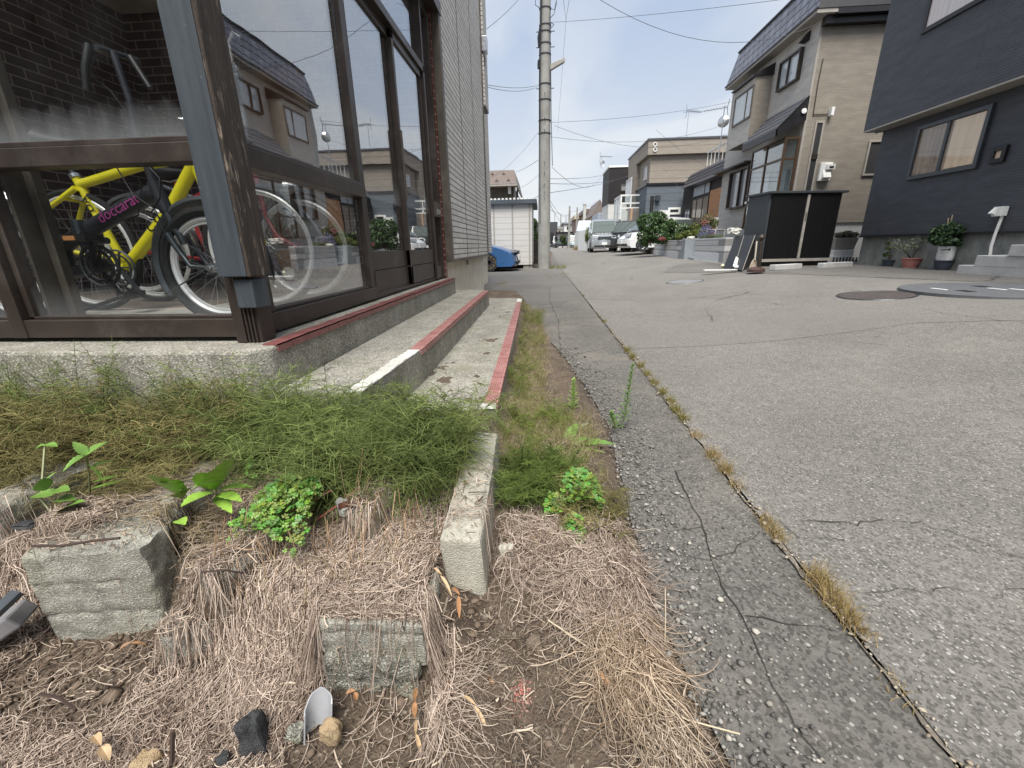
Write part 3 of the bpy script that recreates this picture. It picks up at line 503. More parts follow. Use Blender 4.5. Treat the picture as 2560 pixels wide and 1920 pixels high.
# folding bicycle, closest to the pane
YB = 1.84; f = thing('folding_bicycle', 'charcoal folding bicycle with pink lettering and one exposed front wheel', 'bicycle', (-1.95, YB, 0.53), group='bicycles stored in the glass porch')
fp = lambda x, y, o=0.0: hY(x, y, YB)-Vector(f.location)+Vector((0, o, 0))
hub = Vx(0.525, 0, 0.255); rh = Vx(-0.5, 0.02, 0.255)
wheel(f, hub, 0.255, 0.024, 28, rw=0.012); wheel(f, rh, 0.255, 0.024, 28)
h0, h1 = fp(384, 455), fp(418, 530); m0, m1 = fp(392, 478), fp(228, 572)
tubes(f, 'frame', [([h0, h1], 0.026), ([m0, m1], 0.033), ([m1, m1+(m1-m0)*0.16], 0.036), ([fp(222, 576), fp(180, 600), fp(130, 650)], [0.034, 0.03, 0.026]), ([fp(100, 520), fp(168, 628), fp(178, 668)], 0.019),
    ([fp(205, 600), fp(240, 655), fp(268, 668)], 0.02), ([fp(168, 628), rh+Vx(0, .05, 0)], 0.012), ([fp(270, 668), rh+Vx(0, -.05, 0)], 0.012), ([fp(130, 650), fp(175, 690), fp(270, 668)], .018)], K['foldgrey'])
tubes(f, 'hinge', [([m1+Vx(-.025, -.03, -.045), m1+Vx(-.025, -.03, .035)], 0.022), ([m1+Vx(-.04, 0, -.05), m1+Vx(.06, 0, -.05)], 0.014)], K['steel_dk'])
tubes(f, 'fork', [([h1, fp(432, 560), fp(452, 590), fp(462, 610)], [.022, .02, .017, .016]), ([fp(440, 585, -.045), fp(470, 625, -.05), fp(500, 665, -.05), hub+Vx(0, -.05, 0)], [.014, .013, .011, .009]), ([fp(440, 585, .045), fp(470, 625, .05), fp(500, 665, .05), hub+Vx(0, .05, 0)], .011)], K['steel_dk'])
tubes(f, 'handlepost', [([h0, fp(340, 330), fp(325, 250), fp(282, 130)], [.018, .015, .014, .013]), ([fp(272, 132, -.05), fp(284, 124, .10)], .011)], K['foldgrey'])
tubes(f, 'grip', [([fp(268, 132, -.07), fp(272, 190, -.09), fp(275, 245, -.09)], .013), ([fp(290, 126, .06), fp(335, 190, .05), fp(348, 210, .05)], .012), ([fp(272, 150, -.05), fp(262, 200, -.06), fp(300, 235, -.04), fp(325, 280, -.02)], .004)], K['black'])
tubes(f, 'cables', [([fp(325, 330, -.03), fp(318, 420, -.05), fp(360, 490, -.05), fp(408, 525, -.04), fp(440, 580, -.06)], .0028), ([fp(370, 400, -.03), fp(425, 450, -.05), fp(430, 500, -.06), fp(400, 530, -.04)], .0028), ([fp(375, 470, -.04), fp(372, 540, -.05), fp(230, 585, -.05)], .003)], K['black'], 5)
q = MB(); q.torus(hub, 0.275, 0.018, 'y', 30, 6, math.radians(55), math.radians(205)); q.tube([hub+Vx(-.25, -.035, -.11), hub+Vx(0, -.055, 0)], .003, 4); q.build('mudguard', K['steel_dk'], f, world=False, smooth=True)
q = MB(); q.torus(rh, 0.275, 0.018, 'y', 30, 6, math.radians(20), math.radians(170)); q.build('mudguard', K['steel_dk'], f, world=False, smooth=True)
cw = fp(283, 663, -.06); q = MB(); q.torus(cw, .085, .007, 'y', 30, 6); q.torus(cw, .06, .006, 'y', 30, 6); q.lathe([(.03, -.02), (.03, .02)], cw, 14, 'y')
for k in range(5): a = k*1.257; q.bar(cw, cw+Vx(math.cos(a)*.085, 0, math.sin(a)*.085), .012, .006)
q.bar(cw+Vx(0, -.03, 0), cw+Vx(.045, -.03, .12), .02, .014); q.box(cw+Vx(-.02, -.11, .1), cw+Vx(.09, -.03, .125)); q.build('crankset', K['black'], f, world=False)
q = MB(); q.box(cw+Vx(.0, -.115, .103), cw+Vx(.05, -.11, .12)); q.build('pedal_reflector', K['wood'], f, world=False)
tubes(f, 'kickstand', [([fp(270, 690), fp(330, 745, -.04), fp(390, 735, -.07), fp(345, 720, -.05)], .008), ([fp(345, 735, -.06), fp(250, 770, -.08)], .008)], K['black'])
dd = (m0-m1).normalized(); ang = math.atan2(dd.z, dd.x); mc = (m0+m1)/2+Vx(.012, -.036, 0.005)
textobj('lettering', 'doccarat', 0.062, K['pink'], f, Matrix.Translation(mc) @ Matrix.Rotation(-ang, 4, 'Y') @ Matrix.Rotation(PI/2, 4, 'X') @ Matrix.Rotation(0, 4, 'Z'))
q = MB(); q.lathe([(.05, -.02), (.06, 0), (.05, .02)], fp(120, 330), 12); q.T = Matrix.Identity(4)
# yellow sports bicycle
YB2 = 2.4; yb = thing('sports_bicycle', 'bright yellow sports bicycle frame with black lettering behind the folding bicycle', 'bicycle', (-2.2, YB2, 0.53), group='bicycles stored in the glass porch')
yp = lambda x, y, o=0.0: hY(x, y, YB2)-Vector(yb.location)+Vector((0, o, 0))
fh, rrh = Vx(0.625, 0, .335), Vx(-0.44, 0, .335); wheel(yb, fh, .335, .016, 32, rw=.011); wheel(yb, rrh, .335, .016, 32)
sc_, bb_, hd, hd2 = yp(200, 462), yp(318, 668), yp(482, 392), yp(500, 440)
tubes(yb, 'frame', [([sc_, yp(354, 414), hd], [.024, .025, .026]), ([sc_+(sc_-bb_)*.10, bb_], .021), ([yp(488, 405), yp(425, 530), bb_], [.031, .033, .031]), ([hd+Vx(-.01, 0, .04), hd2+Vx(.01, 0, -.04)], .027), ([sc_+Vx(0, -.03, -.02), yp(126, 537, -.05), rrh+Vx(0, -.06, 0)], [.015, .013, .010]),
    ([sc_+Vx(0, .03, -.02), yp(160, 610, .05), rrh+Vx(0, .06, 0)], .013), ([bb_, rrh+Vx(0, -.06, 0)], .013), ([bb_, rrh+Vx(0, .06, 0)], .013), ([yp(178, 498, -.04), yp(196, 505, .05)], .009)], K['yellow'])
tubes(yb, 'fork', [([hd2, hd2+Vx(.03, 0, -.09)], .02), ([hd2+Vx(.03, -.045, -.09), fh+Vx(-.03, -.05, .12), fh+Vx(0, -.05, 0)], [.015, .012, .008]), ([hd2+Vx(.03, .045, -.09), fh+Vx(-.03, .05, .12), fh+Vx(0, .05, 0)], .011)], K['yellow'])
tubes(yb, 'handlebar', [([hd+Vx(0, 0, .03), hd+Vx(.03, 0, .14)], .014), ([hd+Vx(.03, -.24, .16), hd+Vx(.03, 0, .14), hd+Vx(.03, .24, .16)], .012)], K['black'])
tubes(yb, 'seat_post', [([sc_+(sc_-bb_)*.08, sc_+(sc_-bb_)*.40], .0135)], K['steel_dk']); tubes(yb, 'seat_clamp', [([sc_+(sc_-bb_)*.08, sc_+(sc_-bb_)*.12], .027)], K['chrome'])
def saddle(par, p, mat='black', L_=.27):
    q = MB(); q.tube([p+Vx(-L_*.45, 0, .015), p+Vx(-L_*.3, 0, .012), p, p+Vx(L_*.3, 0, .0), p+Vx(L_*.55, 0, -.008)], [.045, .068, .045, .026, .014], 12); o = q.build('saddle', K[mat], par, world=False, smooth=True)
    q = MB(); q.tube([p+Vx(-.09, -.02, -.035), p+Vx(0, -.02, -.055), p+Vx(.1, -.01, -.03)], .004, 5); q.build('saddle_rail', K['chrome'], o, world=False)
saddle(yb, sc_+(sc_-bb_)*.42+Vx(.0, 0, .02)); cw = bb_+Vx(0, -.05, 0); q = MB(); q.torus(cw, .095, .006, 'y', 30, 6); q.torus(cw, .07, .006, 'y', 30, 5); q.bar(cw, cw+Vx(.10, -.02, -.13), .02, .014)
for k in range(5): a = k*1.257; q.bar(cw, cw+Vx(math.cos(a)*.095, 0, math.sin(a)*.095), .012, .006)
q.build('crankset', K['steel_dk'], yb, world=False); q = MB(); q.box(cw+Vx(.06, -.12, -.15), cw+Vx(.15, -.03, -.125)); q.build('pedal', K['black'], yb, world=False)
def along(p, q_, off): 
    d = (q_-p).normalized(); return Matrix.Translation((p+q_)/2+Vx(0, off, 0)) @ Matrix.Rotation(-math.atan2(d.z, d.x), 4, 'Y') @ Matrix.Rotation(PI/2, 4, 'X')
textobj('lettering', 'CYL', .075, K['black'], yb, along(yp(375, 590), yp(425, 520), -.034)); textobj('lettering', 'DA', .06, K['black'], yb, along(yp(245, 540), yp(214, 482), -.023))
# red town bicycle
YB3 = 2.8; rb = thing('town_bicycle', 'red town bicycle with chrome rims standing at the back, its fork behind the timber post', 'bicycle', (-2.1, YB3, 0.53), group='bicycles stored in the glass porch')
rp = lambda x, y, o=0.0: hY(x, y, YB3)-Vector(rb.location)+Vector((0, o, 0))
fh = Vx(0.55, 0, .33); rrh = Vx(-0.53, 0, .33); wheel(rb, fh, .33, .017, 32, tm='bronze_l', rw=.014); wheel(rb, rrh, .33, .017, 32, rw=.013)
ft = rp(652, 480)
tubes(rb, 'fork', [([ft, rp(672, 540, -.04), rp(705, 590, -.05), fh+Vx(0, -.055, 0)], [.016, .014, .012, .008]), ([ft, rp(645, 540, .04), rp(680, 600, .05), fh+Vx(0, .055, 0)], .011), ([ft, ft+Vx(-.04, 0, .16)], .02)], K['red'])
tubes(rb, 'frame', [([ft+Vx(-.03, 0, .14), Vx(-.2, 0, .62)], .015), ([ft+Vx(-.02, 0, .08), Vx(-.1, 0, .27)], .017), ([Vx(-.22, 0, .74), Vx(-.1, 0, .27)], .015), ([Vx(-.1, 0, .27), rrh+Vx(0, -.05, 0)], .011), ([Vx(-.2, 0, .66), rrh+Vx(0, -.05, 0)], .009), ([Vx(-.2, 0, .66), rrh+Vx(0, .05, 0)], .009)], K['red'])
q = MB(); q.torus(fh, .352, .016, 'y', 30, 5, math.radians(40), math.radians(185)); q.torus(rrh, .352, .016, 'y', 30, 5, math.radians(0), math.radians(170)); q.build('mudguard', K['chrome'], rb, world=False, smooth=True)
q = MB()
for dx_ in (-.14, .0): q.tube([fh+Vx(dx_-.05, -.09, .25), fh+Vx(dx_, -.07, -.02)], .004, 4)
q.tube([fh+Vx(0, -.06, 0), fh+Vx(-.35, -.1, 0.0)], .003, 4); q.build('basket_stay', K['chrome'], rb, world=False)
q = MB(); q.lathe([(.001, -.01), (.04, -.008), (.04, .008), (.001, .01)], fh+Vx(-.1, -.05, -.15), 14, 'y'); q.build('spoke_reflector', K['white'], rb, world=False)
q = MB(); q.lathe([(.045, 0), (.04, .03), (.015, .07)], fh+Vx(-.02, -.05, .36), 14, 'x'); q.build('headlamp', K['chrome'], rb, world=False, smooth=True)
tubes(rb, 'handlebar', [([ft+Vx(-.04, 0, .16), ft+Vx(-.07, 0, .32)], .013), ([ft+Vx(-.22, -.27, .34), ft+Vx(-.06, -.2, .36), ft+Vx(-.06, .2, .36), ft+Vx(-.22, .27, .34)], .011)], K['chrome']); saddle(rb, Vx(-.24, 0, .8))
q = MB(); bx_ = Vx(.38, 0, .62)
for k in range(9):
    z = k*.025; q.tube([bx_+Vx(-.15, -.14, z), bx_+Vx(.13, -.14, z), bx_+Vx(.13, .14, z), bx_+Vx(-.15, .14, z)], .0016, 3, close=True)
for k in range(11): q.tube([bx_+Vx(-.15+.028*k, -.14, 0), bx_+Vx(-.15+.028*k, -.14, .2)], .0016, 3)
for k in range(7): q.tube([bx_+Vx(.13, -.14+.045*k, 0), bx_+Vx(.13, -.14+.045*k, .2)], .0016, 3)
q.build('basket', K['steel_dk'], rb, world=False)
cw = Vx(-.1, -.05, .27); q = MB(); q.torus(cw, .09, .006, 'y', 26, 5); q.bar(cw, cw+Vx(.1, -.02, .12), .02, .014); q.build('crankset', K['steel_dk'], rb, world=False)
# silver town bicycle at the very back
sb = copy_tree(rb); sb.location = (-2.55, 3.25, .53); sb.rotation_euler = (0, 0, PI+.06); sb['label'] = 'silver town bicycle farthest back in the porch, facing left beside the brick wall'
for o in sb.children_recursive:
    if o.data.materials and o.data.materials[0] == K['red']: o.data = o.data.copy(); o.data.materials[0] = K['chrome']
gb = copy_tree(rb); gb.location = (-3.42, 2.15, .53); gb.rotation_euler = (0, 0, PI-.03); gb['label'] = 'dark grey town bicycle at the left end of the glass porch'
for o in gb.children_recursive:
    if o.data.materials and o.data.materials[0] == K['red']: o.data = o.data.copy(); o.data.materials[0] = K['foldgrey']
# wipers of bamboo are not needed: a pale umbrella hangs against the brick wall
um = thing('folded_umbrella', 'clear folded umbrella hooked up inside the porch beside the timber post', 'umbrella', (-1.42, 2.0, 1.28))
q = MB(); q.lathe([(.004, 0), (.018, .08), (.026, .3), (.008, .34)], hY(610, 300, 2.3)-Vx(0, 0, .1), 10); q.build('canopy', K['chrome'], um); q = MB(); p = hY(606, 290, 2.3); q.tube([p+Vx(0, 0, .2), p+Vx(0, 0, .3), p+Vx(.03, 0, .34), p+Vx(.06, 0, .32)], .007, 6); q.build('handle', K['white'], um)
# ================================================================ HOUSES ACROSS AND ALONG THE STREET
K['dark_siding'] = siding('dark_blue_siding', (0.074, 0.080, 0.094), 0.045, 0.22, 3.03, 0.55, 0.4, 0.5)
K['lit_siding'] = siding('lit_grey_siding', (0.54, 0.52, 0.49), 0.075, 0.18, 0.0, 0.8, 0.5, 0.5)  # one siding with the side wall, its stronger light put into the colour
K['shaded_siding'] = siding('shaded_beige_siding', (0.30, 0.27, 0.23), 0.05, 0.18, 3.6, 0.8, 0.4, 0.5)  # side of the same siding, its weaker light put into the colour
K['tan_siding'] = siding('tan_siding', (0.31, 0.275, 0.235), 0.42, 0.10, 0, 0.75, 0.1, 0.4); K['slate_siding'] = siding('slate_blue_siding', (0.125, 0.15, 0.175), 0.42, 0.10, 0, 0.75, 0.1, 0.4)
K['shed_siding'] = siding('prefab_panel', (0.56, 0.55, 0.535), 0.21, 0.05, 0, 0.5, 0.0, 0.4); K['olive_wall'] = concrete('olive_stucco', (0.11, 0.105, 0.085), (0.19, 0.18, 0.15), 0.8, 0, 0.35, 0.2)
K['black_wall'] = siding('black_cladding', (0.022, 0.019, 0.020), 0.3, 0.2, 0, 0.6); K['white_wall'] = siding('white_wall', (0.60, 0.60, 0.585), 0.5, 0.05, 0, 0.8, 0.0, 0.15)
K['cream_wall'] = siding('cream_wall', (0.55, 0.48, 0.38), 0.4, 0.08, 0, 0.8); K['pink_wall'] = siding('pinkish_wall', (0.36, 0.26, 0.22), 0.4, 0.08, 0, 0.8); K['bluewall'] = siding('pale_blue_wall', (0.45, 0.5, 0.58), 0.4, 0.06, 0, 0.8)
K['metal_roof'] = siding('grey_metal_roof', (0.10, 0.10, 0.115), 0.16, 0.1, 0, 0.4); K['brown_roof'] = plain('brown_metal', (0.17, 0.135, 0.115), 0.5, 0.1); K['soffit'] = plain('pale_soffit', (0.33, 0.31, 0.28), 0.7); K['blackroof'] = plain('black_metal', (0.018, 0.017, 0.02), 0.4, 0.2)
m, t, B = newmat('shingles'); v = coord(t, True); br = nd(t, 'ShaderNodeTexBrick', dict(offset=0.5), Vector=v, Scale=1.0, Mortar_Size=0.026, Mortar_Smooth=0.7, Brick_Width=0.36, Row_Height=0.27)
br.inputs[1].default_value = (0.13, 0.13, 0.16, 1); br.inputs[2].default_value = (0.21, 0.21, 0.25, 1); br.inputs[3].default_value = (0.012, 0.012, 0.016, 1); t.links.new(br.outputs[0], B.inputs['Base Color']); B.inputs['Roughness'].default_value = 0.35; B.inputs['Metallic'].default_value = .3
t.links.new(bump(t, mth(t, 'MULTIPLY', br.outputs[1], -1.0), 1.0, 0.02), B.inputs['Normal']); K['shingle'] = m
K['w_dark'] = winm('dark_room_window', (0.03, 0.03, 0.033)); K['w_grey'] = winm('curtained_window', (0.32, 0.33, 0.34), (0.16, 0.17, 0.18)); K['w_pale'] = winm('pale_curtain_window', (0.62, 0.56, 0.54), (0.52, 0.46, 0.44)); K['w_warm'] = winm('warm_curtain_window', (0.85, 0.66, 0.46), (0.7, 0.54, 0.37)); K['w_brown'] = winm('brown_curtain_window', (0.34, 0.26, 0.19), (0.20, 0.155, 0.12)); K['w_bright'] = winm('bright_window', (0.5, 0.54, 0.57), (0.4, 0.45, 0.5))
def house(name, label, loc): return thing(name, label, 'house', loc)
def win(par, ax, v, a0, a1, z0, z1, fm, gm, fw=0.05, out=0.05, bars=(), side=-1, name='window', depth=0.06):
    """window proud of a wall: ax 0 = wall at x=v facing -x, ax 1 = wall at y=v facing -y"""
    q = MB(); g = MB(); f0, f1 = v+side*out, v-side*0.02
    def bx(B_, a, c, lo, hi, u0, u1):
        B_.box((min(u0, u1), a, lo), (max(u0, u1), c, hi)) if ax == 0 else B_.box((a, min(u0, u1), lo), (c, max(u0, u1), hi))
    bx(q, a0, a0+fw, z0, z1, f0, f1); bx(q, a1-fw, a1, z0, z1, f0, f1); bx(q, a0+fw, a1-fw, z0, z0+fw, f0, f1); bx(q, a0+fw, a1-fw, z1-fw, z1, f0, f1)
    for s in bars: c = a0+(a1-a0)*s; bx(q, c-fw*.45, c+fw*.45, z0+fw, z1-fw, v+side*out*.8, f1)
    w_ = q.build(name, fm, par, bevel=0.004); bx(g, a0+fw*.6, a1-fw*.6, z0+fw*.6, z1-fw*.6, v+side*out*.35, v-side*0.015); g.build('pane', gm, w_); return w_
def rng_(pts, k): return min(p[k] for p in pts), max(p[k] for p in pts)
def rX(v, *pp):   # TL,TR,BR,BL picture points of an upright rectangle on plane x=v -> y0,y1,z0,z1 (TL and BL are the far side)
    P = [hX(x, y, v) for x, y in pp]; return (P[1].y+P[2].y)/2, (P[0].y+P[3].y)/2, (P[2].z+P[3].z)/2, (P[0].z+P[1].z)/2
def rY(v, *pp):
    P = [hY(x, y, v) for x, y in pp]; return (P[0].x+P[3].x)/2, (P[1].x+P[2].x)/2, (P[2].z+P[3].z)/2, (P[0].z+P[1].z)/2
# ---- dark blue house, right foreground
XD, XO, YD = 7.7, 7.35, 11.46; dh = house('dark_blue_house', 'dark blue-grey house on the right with an overhanging upper storey and grey concrete footing', (10, 6, 0.25))
q = MB(); q.box((XD, -6, 0.935), (16, YD, 3.22)); q.build('lower_wall', K['dark_siding'], dh); q = MB(); q.box((XD+.05, -6, -.2), (16, YD-.04, 0.90)); q.build('foundation', K['conc_found'], dh)
q = MB(); q.box((XD-.03, -6, .895), (XD+.1, YD+.01, .94)); q.build('drip_edge', K['black'], dh); q = MB(); q.box((XO, -6, 3.2), (16, YD+.12, 6.9)); q.build('upper_wall', K['dark_siding'], dh); q = MB(); q.box((XO-.0, -6, 3.17), (16, YD+.12, 3.199)); q.build('soffit', K['soffit'], dh)
q = MB(); q.box((XO-.25, -6.3, 6.9), (16.3, YD+.4, 7.1)); q.build('roof', K['blackroof'], dh)
y0, y1, z0, z1 = rX(XD-.05, (2296, 318), (2486, 255), (2437, 422), (2264, 451)); win(dh, 0, XD, y0, y1, z0, z1, K['steel_dk'], K['w_brown'], .075, .06, (.53,))
q = MB(); q.box((XD-.035, y0+.1, z0+.09), (XD-.03, y0+(y1-y0)*.45, z1-.09)); q.build('curtained_pane', K['w_warm'], dh)
y0, y1, z0, z1 = rX(XD-.05, (2478, 370), (2519, 360), (2505, 404), (2468, 411)); win(dh, 0, XD, y0, y1, z0, z1, K['blackroof'], K['w_warm'], .07, .05)
p = hX(2302, 88, XO-.02); p2 = hX(2425, 18, XO-.02); win(dh, 0, XO, p.y-2.0, p.y, p.z, p.z+1.35, K['blackroof'], K['w_pale'], .08, .04, (.3,))
q = MB(); p = hY(2204, 329, YD+.02); q.lathe([(.05, -.06), (.06, 0), (.05, .04)], p+Vx(-.1, 0, .02), 12, 'x'); q.build('soffit_vent', K['chrome'], dh)
q = MB(); q.box((XD-.01, 6.4, .935), (XD+.02, 7.25, 3.1)); q.build('recess_shade_panel', K['black'], dh)  # flat black sheet standing in for the shade of the entrance recess
ub = thing('service_outlet', 'white hooded outlet box on a curved cream pipe against the dark wall', 'utility pipe', tuple(hX(2473, 640, XD-.1)))
a, b_, c_ = hX(2474, 645, XD-.08), hX(2488, 585, XD-.06), hX(2507, 537, XD-.03); q = MB(); q.tube([a, a*.5+b_*.5+Vx(0, .02, 0), b_, b_*.5+c_*.5, c_], .022, 8); q.build('pipe', K['white'], ub, smooth=True)
q = MB(); q.box(c_+Vx(-.08, -.05, -.02), c_+Vx(.02, .11, .13)); q.prism([c_+Vx(-.08, .04, .0), c_+Vx(-.16, .04, .03), c_+Vx(-.08, .04, .12)], (0, .06, 0)); q.build('hood', K['whitepaint'], ub, bevel=.006)
es = thing('house_entrance_steps', 'pale clean concrete steps at the entrance of the dark blue house', 'steps', (7.5, 7, .25))
A = hZ(2398, 684, .255); q = MB(); q.box((7.16, 4.6, .1), (8.0, A.y+.02, .40)); q.build('step', K['conc_smooth'], es, bevel=.01); B2 = hZ(2437, 664, .40); q = MB(); q.box((B2.x-.02, 4.6, .39), (8.0, B2.y, .565)); q.build('step', K['conc_smooth'], es, bevel=.01)
C2 = hZ(2514, 640, .565); q = MB(); q.box((C2.x+.02, 4.6, .56), (8.0, C2.y, .73)); q.build('step', K['conc_smooth'], es, bevel=.01)
# ---- grey house with mansard roof
XG, YG = 7.8, 15.0; gh = house('grey_mansard_house', 'two-storey grey and beige house with a shingled mansard edge and a glazed porch', (11, 18, .3)); YL = hX(1793, 560, XG).y
q = MB(); q.box((XG, YG+.004, 1.37), (14, YL, 6.9)); gw = q.build('wall', K['shaded_siding'], gh); q = MB(); q.box((XG-.012, YG+.03, 1.38), (XG-.003, YL, 6.88)); q.build('lit_front_skin', K['lit_siding'], gh); q = MB(); q.box((XG+.04, YG+.05, 0), (14, YL, 1.365)); q.build('foundation', K['conc_smooth'], gh)  # thin front skin carries the lighter tone, light painted by facing
q = MB(); q.box((XG-.016, YG-.004, 1.38), (XG+.05, YG+.028, 6.86)); q.build('corner_trim', K['soffit'], gh)
zs, zt = 6.85, 7.95; yl = hX(1815, 212, 7.45).y; X0, X1, Y0_ = 7.45, 7.75, YG-.35
q = MB(); q._a([(X0, Y0_, zs), (X0, yl, zs), (X1, yl-.2, zt), (X1, Y0_+.3, zt), (14, Y0_, zs), (14, Y0_+.3, zt), (14, yl, zs), (14, yl-.2, zt)], [(0, 3, 2, 1), (3, 5, 7, 2)]); q.mi = 1; q._a([(X0, Y0_, zs), (14, Y0_, zs), (14, Y0_+.3, zt), (X1, Y0_+.3, zt), (X0, yl, zs), (X1, yl-.2, zt), (14, yl-.2, zt), (14, yl, zs)], [(0, 1, 2, 3), (4, 5, 6, 7)]); q.build('mansard', [K['shingle'], K['blackroof']], gh)
q = MB(); q.box((X0, Y0_+.02, zs-.10), (XG+.2, yl, zs-.005)); q.build('eave', K['soffit'], gh); q = MB(); q.box((XG+.2, Y0_+.01, zs-.14), (14, yl, zs-.005)); q.build('dark_eave', K['blackroof'], gh); q = MB(); q.box((X0-.03, Y0_-.03, zs-.015), (X0+.0, yl+.03, zs+.03)); q.box((X1-.04, Y0_+.25, zt), (14, yl-.15, zt+.05)); q.build('roof_trim', K['blackroof'], gh)
q = MB(); q.box((XG, Y0_+.15, zs-.30), (14, YG+.0, zs-.10)); q.build('side_eave', K['blackroof'], gh)
# upper bay window
y0, y1, z0, z1 = rX(7.25, (1840, 246), (1888, 211), (1877, 295), (1832, 318)); yr = hX(1884, 250, 7.25).y; zb0 = hX(1822, 376, 7.25).z; zb1 = z1+.22; YL0 = YL; YL = min(YL, hX(1829, 300, 7.25).y)
q = MB(); q.box((7.25, yr, zb0), (XG-.013, YL, zb1)); q.build('bay', K['shaded_siding'], gh); q = MB(); q.box((7.242, yr+.03, zb0+.005), (7.248, YL-.002, zb1-.005)); q.build('lit_bay_skin', K['lit_siding'], gh)
q = MB(); q.prism([(7.12, yr-.06, zb1), (7.12, yr-.06, zb1+.05), (XG-.014, yr-.06, zb1+.36), (XG-.014, yr-.06, zb1)], (0, YL-yr+.06, 0)); q.build('bay_roof', K['blackroof'], gh); win(gh, 0, 7.243, y0, y1, z0, z1, K['bronze_l'], K['w_bright'], .06, .04, (.33,)); YL = YL0
y0, y1, z0, z1 = rX(XG-.1, (1952, 157), (2004, 118), (1992, 203), (1940, 228)); win(gh, 0, XG-.012, y0, y1, z0, z1, K['bronze'], K['w_bright'], .05, .12, (.55,))
p = hX(2018, 92, XG-.05); q = MB(); q.prism([(XG-.014, p.y-.1, p.z+.14), (XG-.2, p.y-.1, p.z-.1), (XG-.014, p.y-.1, p.z-.12)], (0, .26, 0)); q.build('vent_hood', K['blackroof'], gh)
# porch canopy (lean-to)
a = hX(2028, 236, XG); e = hY(1941, 322, a.y); bq = hX(2012, 303, XG); el = hX(1857, 359, e.x); q = MB(); Ye = min(YL, el.y)
q._a([(XG-.014, a.y, a.z), (XG-.014, Ye, a.z), (e.x, Ye, e.z), (e.x, a.y, e.z)], [(0, 1, 2, 3)])
n = 5
for k in range(n):
    x0 = e.x+(XG-.014-e.x)*k/n; z0 = e.z+(a.z-e.z)*k/n; x1 = e.x+(XG-.014-e.x)*(k+1)/n; z1 = e.z+(a.z-e.z)*(k+1)/n; q._a([(x0, a.y-.01, z0+.0), (x0, a.y-.01, z0+.06), (x1, a.y-.01, z1+.005), (x0, Ye, z0), (x0, Ye, z0+.06), (x1, Ye, z1+.005)], [(0, 1, 4, 3), (1, 2, 5, 4), (0, 2, 1)])
q.build('canopy_roof', K['metal_roof'], gh); q = MB(); q.prism([(XG-.014, a.y+.02, a.z-.02), (e.x+.02, a.y+.02, e.z-.02), (e.x+.02, a.y+.02, e.z-.2), (XG-.014, a.y+.02, bq.z)], (0, .05, 0)); q.box((e.x, a.y+.02, e.z-.2), (e.x+.05, Ye, e.z-.01)); q.build('canopy_gable', K['blackroof'], gh)
p = hY(2009.6, 277.6, a.y+.01); q = MB(); q.lathe([(.07, -.03), (.07, 0), (.05, .01)], p+Vx(0, 0, 0), 18, 'y'); q.lathe([(.035, -.035), (.035, -.03)], p, 14, 'y'); q.build('round_lamp', K['whitepaint'], gh)
# glazed porch below the canopy
xp = hY(1955, 400, a.y+.12).x; yp0 = a.y+.12; zt_ = e.z-.2; zb_ = 1.3; yq = min(hX(1878, 400, xp).y, YL-.9)
q = MB(); W_ = .06
for yy in (yp0, (yp0+yq)/2, yq-W_): q.box((xp, yy, zb_), (xp+W_, yy+W_, zt_))
for zz in (zb_, 2.05, 3.22, zt_-.06): q.box((xp+.003, yp0+.003, zz), (xp+W_-.003, yq, zz+W_)); q.box((xp+.003, yp0+.003, zz), (XG-.015, yp0+W_-.003, zz+W_))
q.box((XG-.08, yp0, zb_), (XG-.015, yp0+W_, zt_)); pf = q.build('porch_frame', plain('brown_frames', (0.085, 0.05, 0.03), .45, .2), gh)
for zz0, zz1 in ((zb_+W_, 2.05), (2.11, 3.22), (3.28, zt_-.06)):
    q = MB(); q.box((xp+.025, yp0+W_, zz0), (xp+.031, yq-W_, zz1)); q.build('pane', K['glass2'], pf); q = MB(); q.box((xp+W_, yp0+.025, zz0), (XG-.08, yp0+.031, zz1)); q.build('pane', K['glass2'], pf)
q = MB(); q.box((XG-.06, yp0+.3, 1.5), (XG-.02, yp0+1.1, 3.0)); q.box((XG-.06, yp0+1.5, 1.5), (XG-.02, yp0+2.3, 3.0)); q.build('inner_door', K['w_grey'], gh); q = MB(); q.box((xp+.1, yp0+.1, 1.2), (XG-.02, yq, 1.3)); q.build('porch_floor', K['conc_smooth'], gh)
q = MB(); q.box((xp-.02, yp0+2.0, 2.15), (xp-.005, yp0+2.16, 2.22)); q.build('letter_box', K['chrome'], gh)
# lower left bay window, side-wall windows
y0, y1, z0, z1 = rX(XG-.2, (1825, 432), (1869, 414), (1860, 515), (1813.5, 524.6)); win(gh, 0, XG-.012, y0, min(y1, YL-.05), z0, z1, K['bronze'], K['w_grey'], .05, .2, (.45,)); q = MB(); q.box((XG-.42, y0-.1, z1+.1), (XG-.014, YL+.1, z1+.15)); q.build('window_hood', K['bronze'], gh)
y0, y1, z0, z1 = rY(YG, (2046, 303), (2062, 303), (2026, 472), (2010, 472)); x0 = hY(2040, 360, YG).x; win(gh, 1, YG, x0-.13, x0+.13, z0-.3, z1, K['soffit'], K['w_dark'], .05, .03); q = MB(); q.box((x0-.09, YG-.04, (z0+z1)/2-.1), (x0+.09, YG-.005, (z0+z1)/2+.04)); q.build('slot_rail', K['bronze'], gh)
P1 = hY(2172, 352, YG); P2 = hY(2152, 440, YG); win(gh, 1, YG, P1.x, P1.x+.9, P2.z, P1.z, K['soffit'], K['w_dark'], .05, .05)
q = MB(); P = [hY(*s, YG-.02) for s in ((2058, 146), (2045, 210), (2033, 288), (2034, 286), (2070, 285))]; q.tube(P, .012, 5); q.build('conduit', K['bronze'], gh)
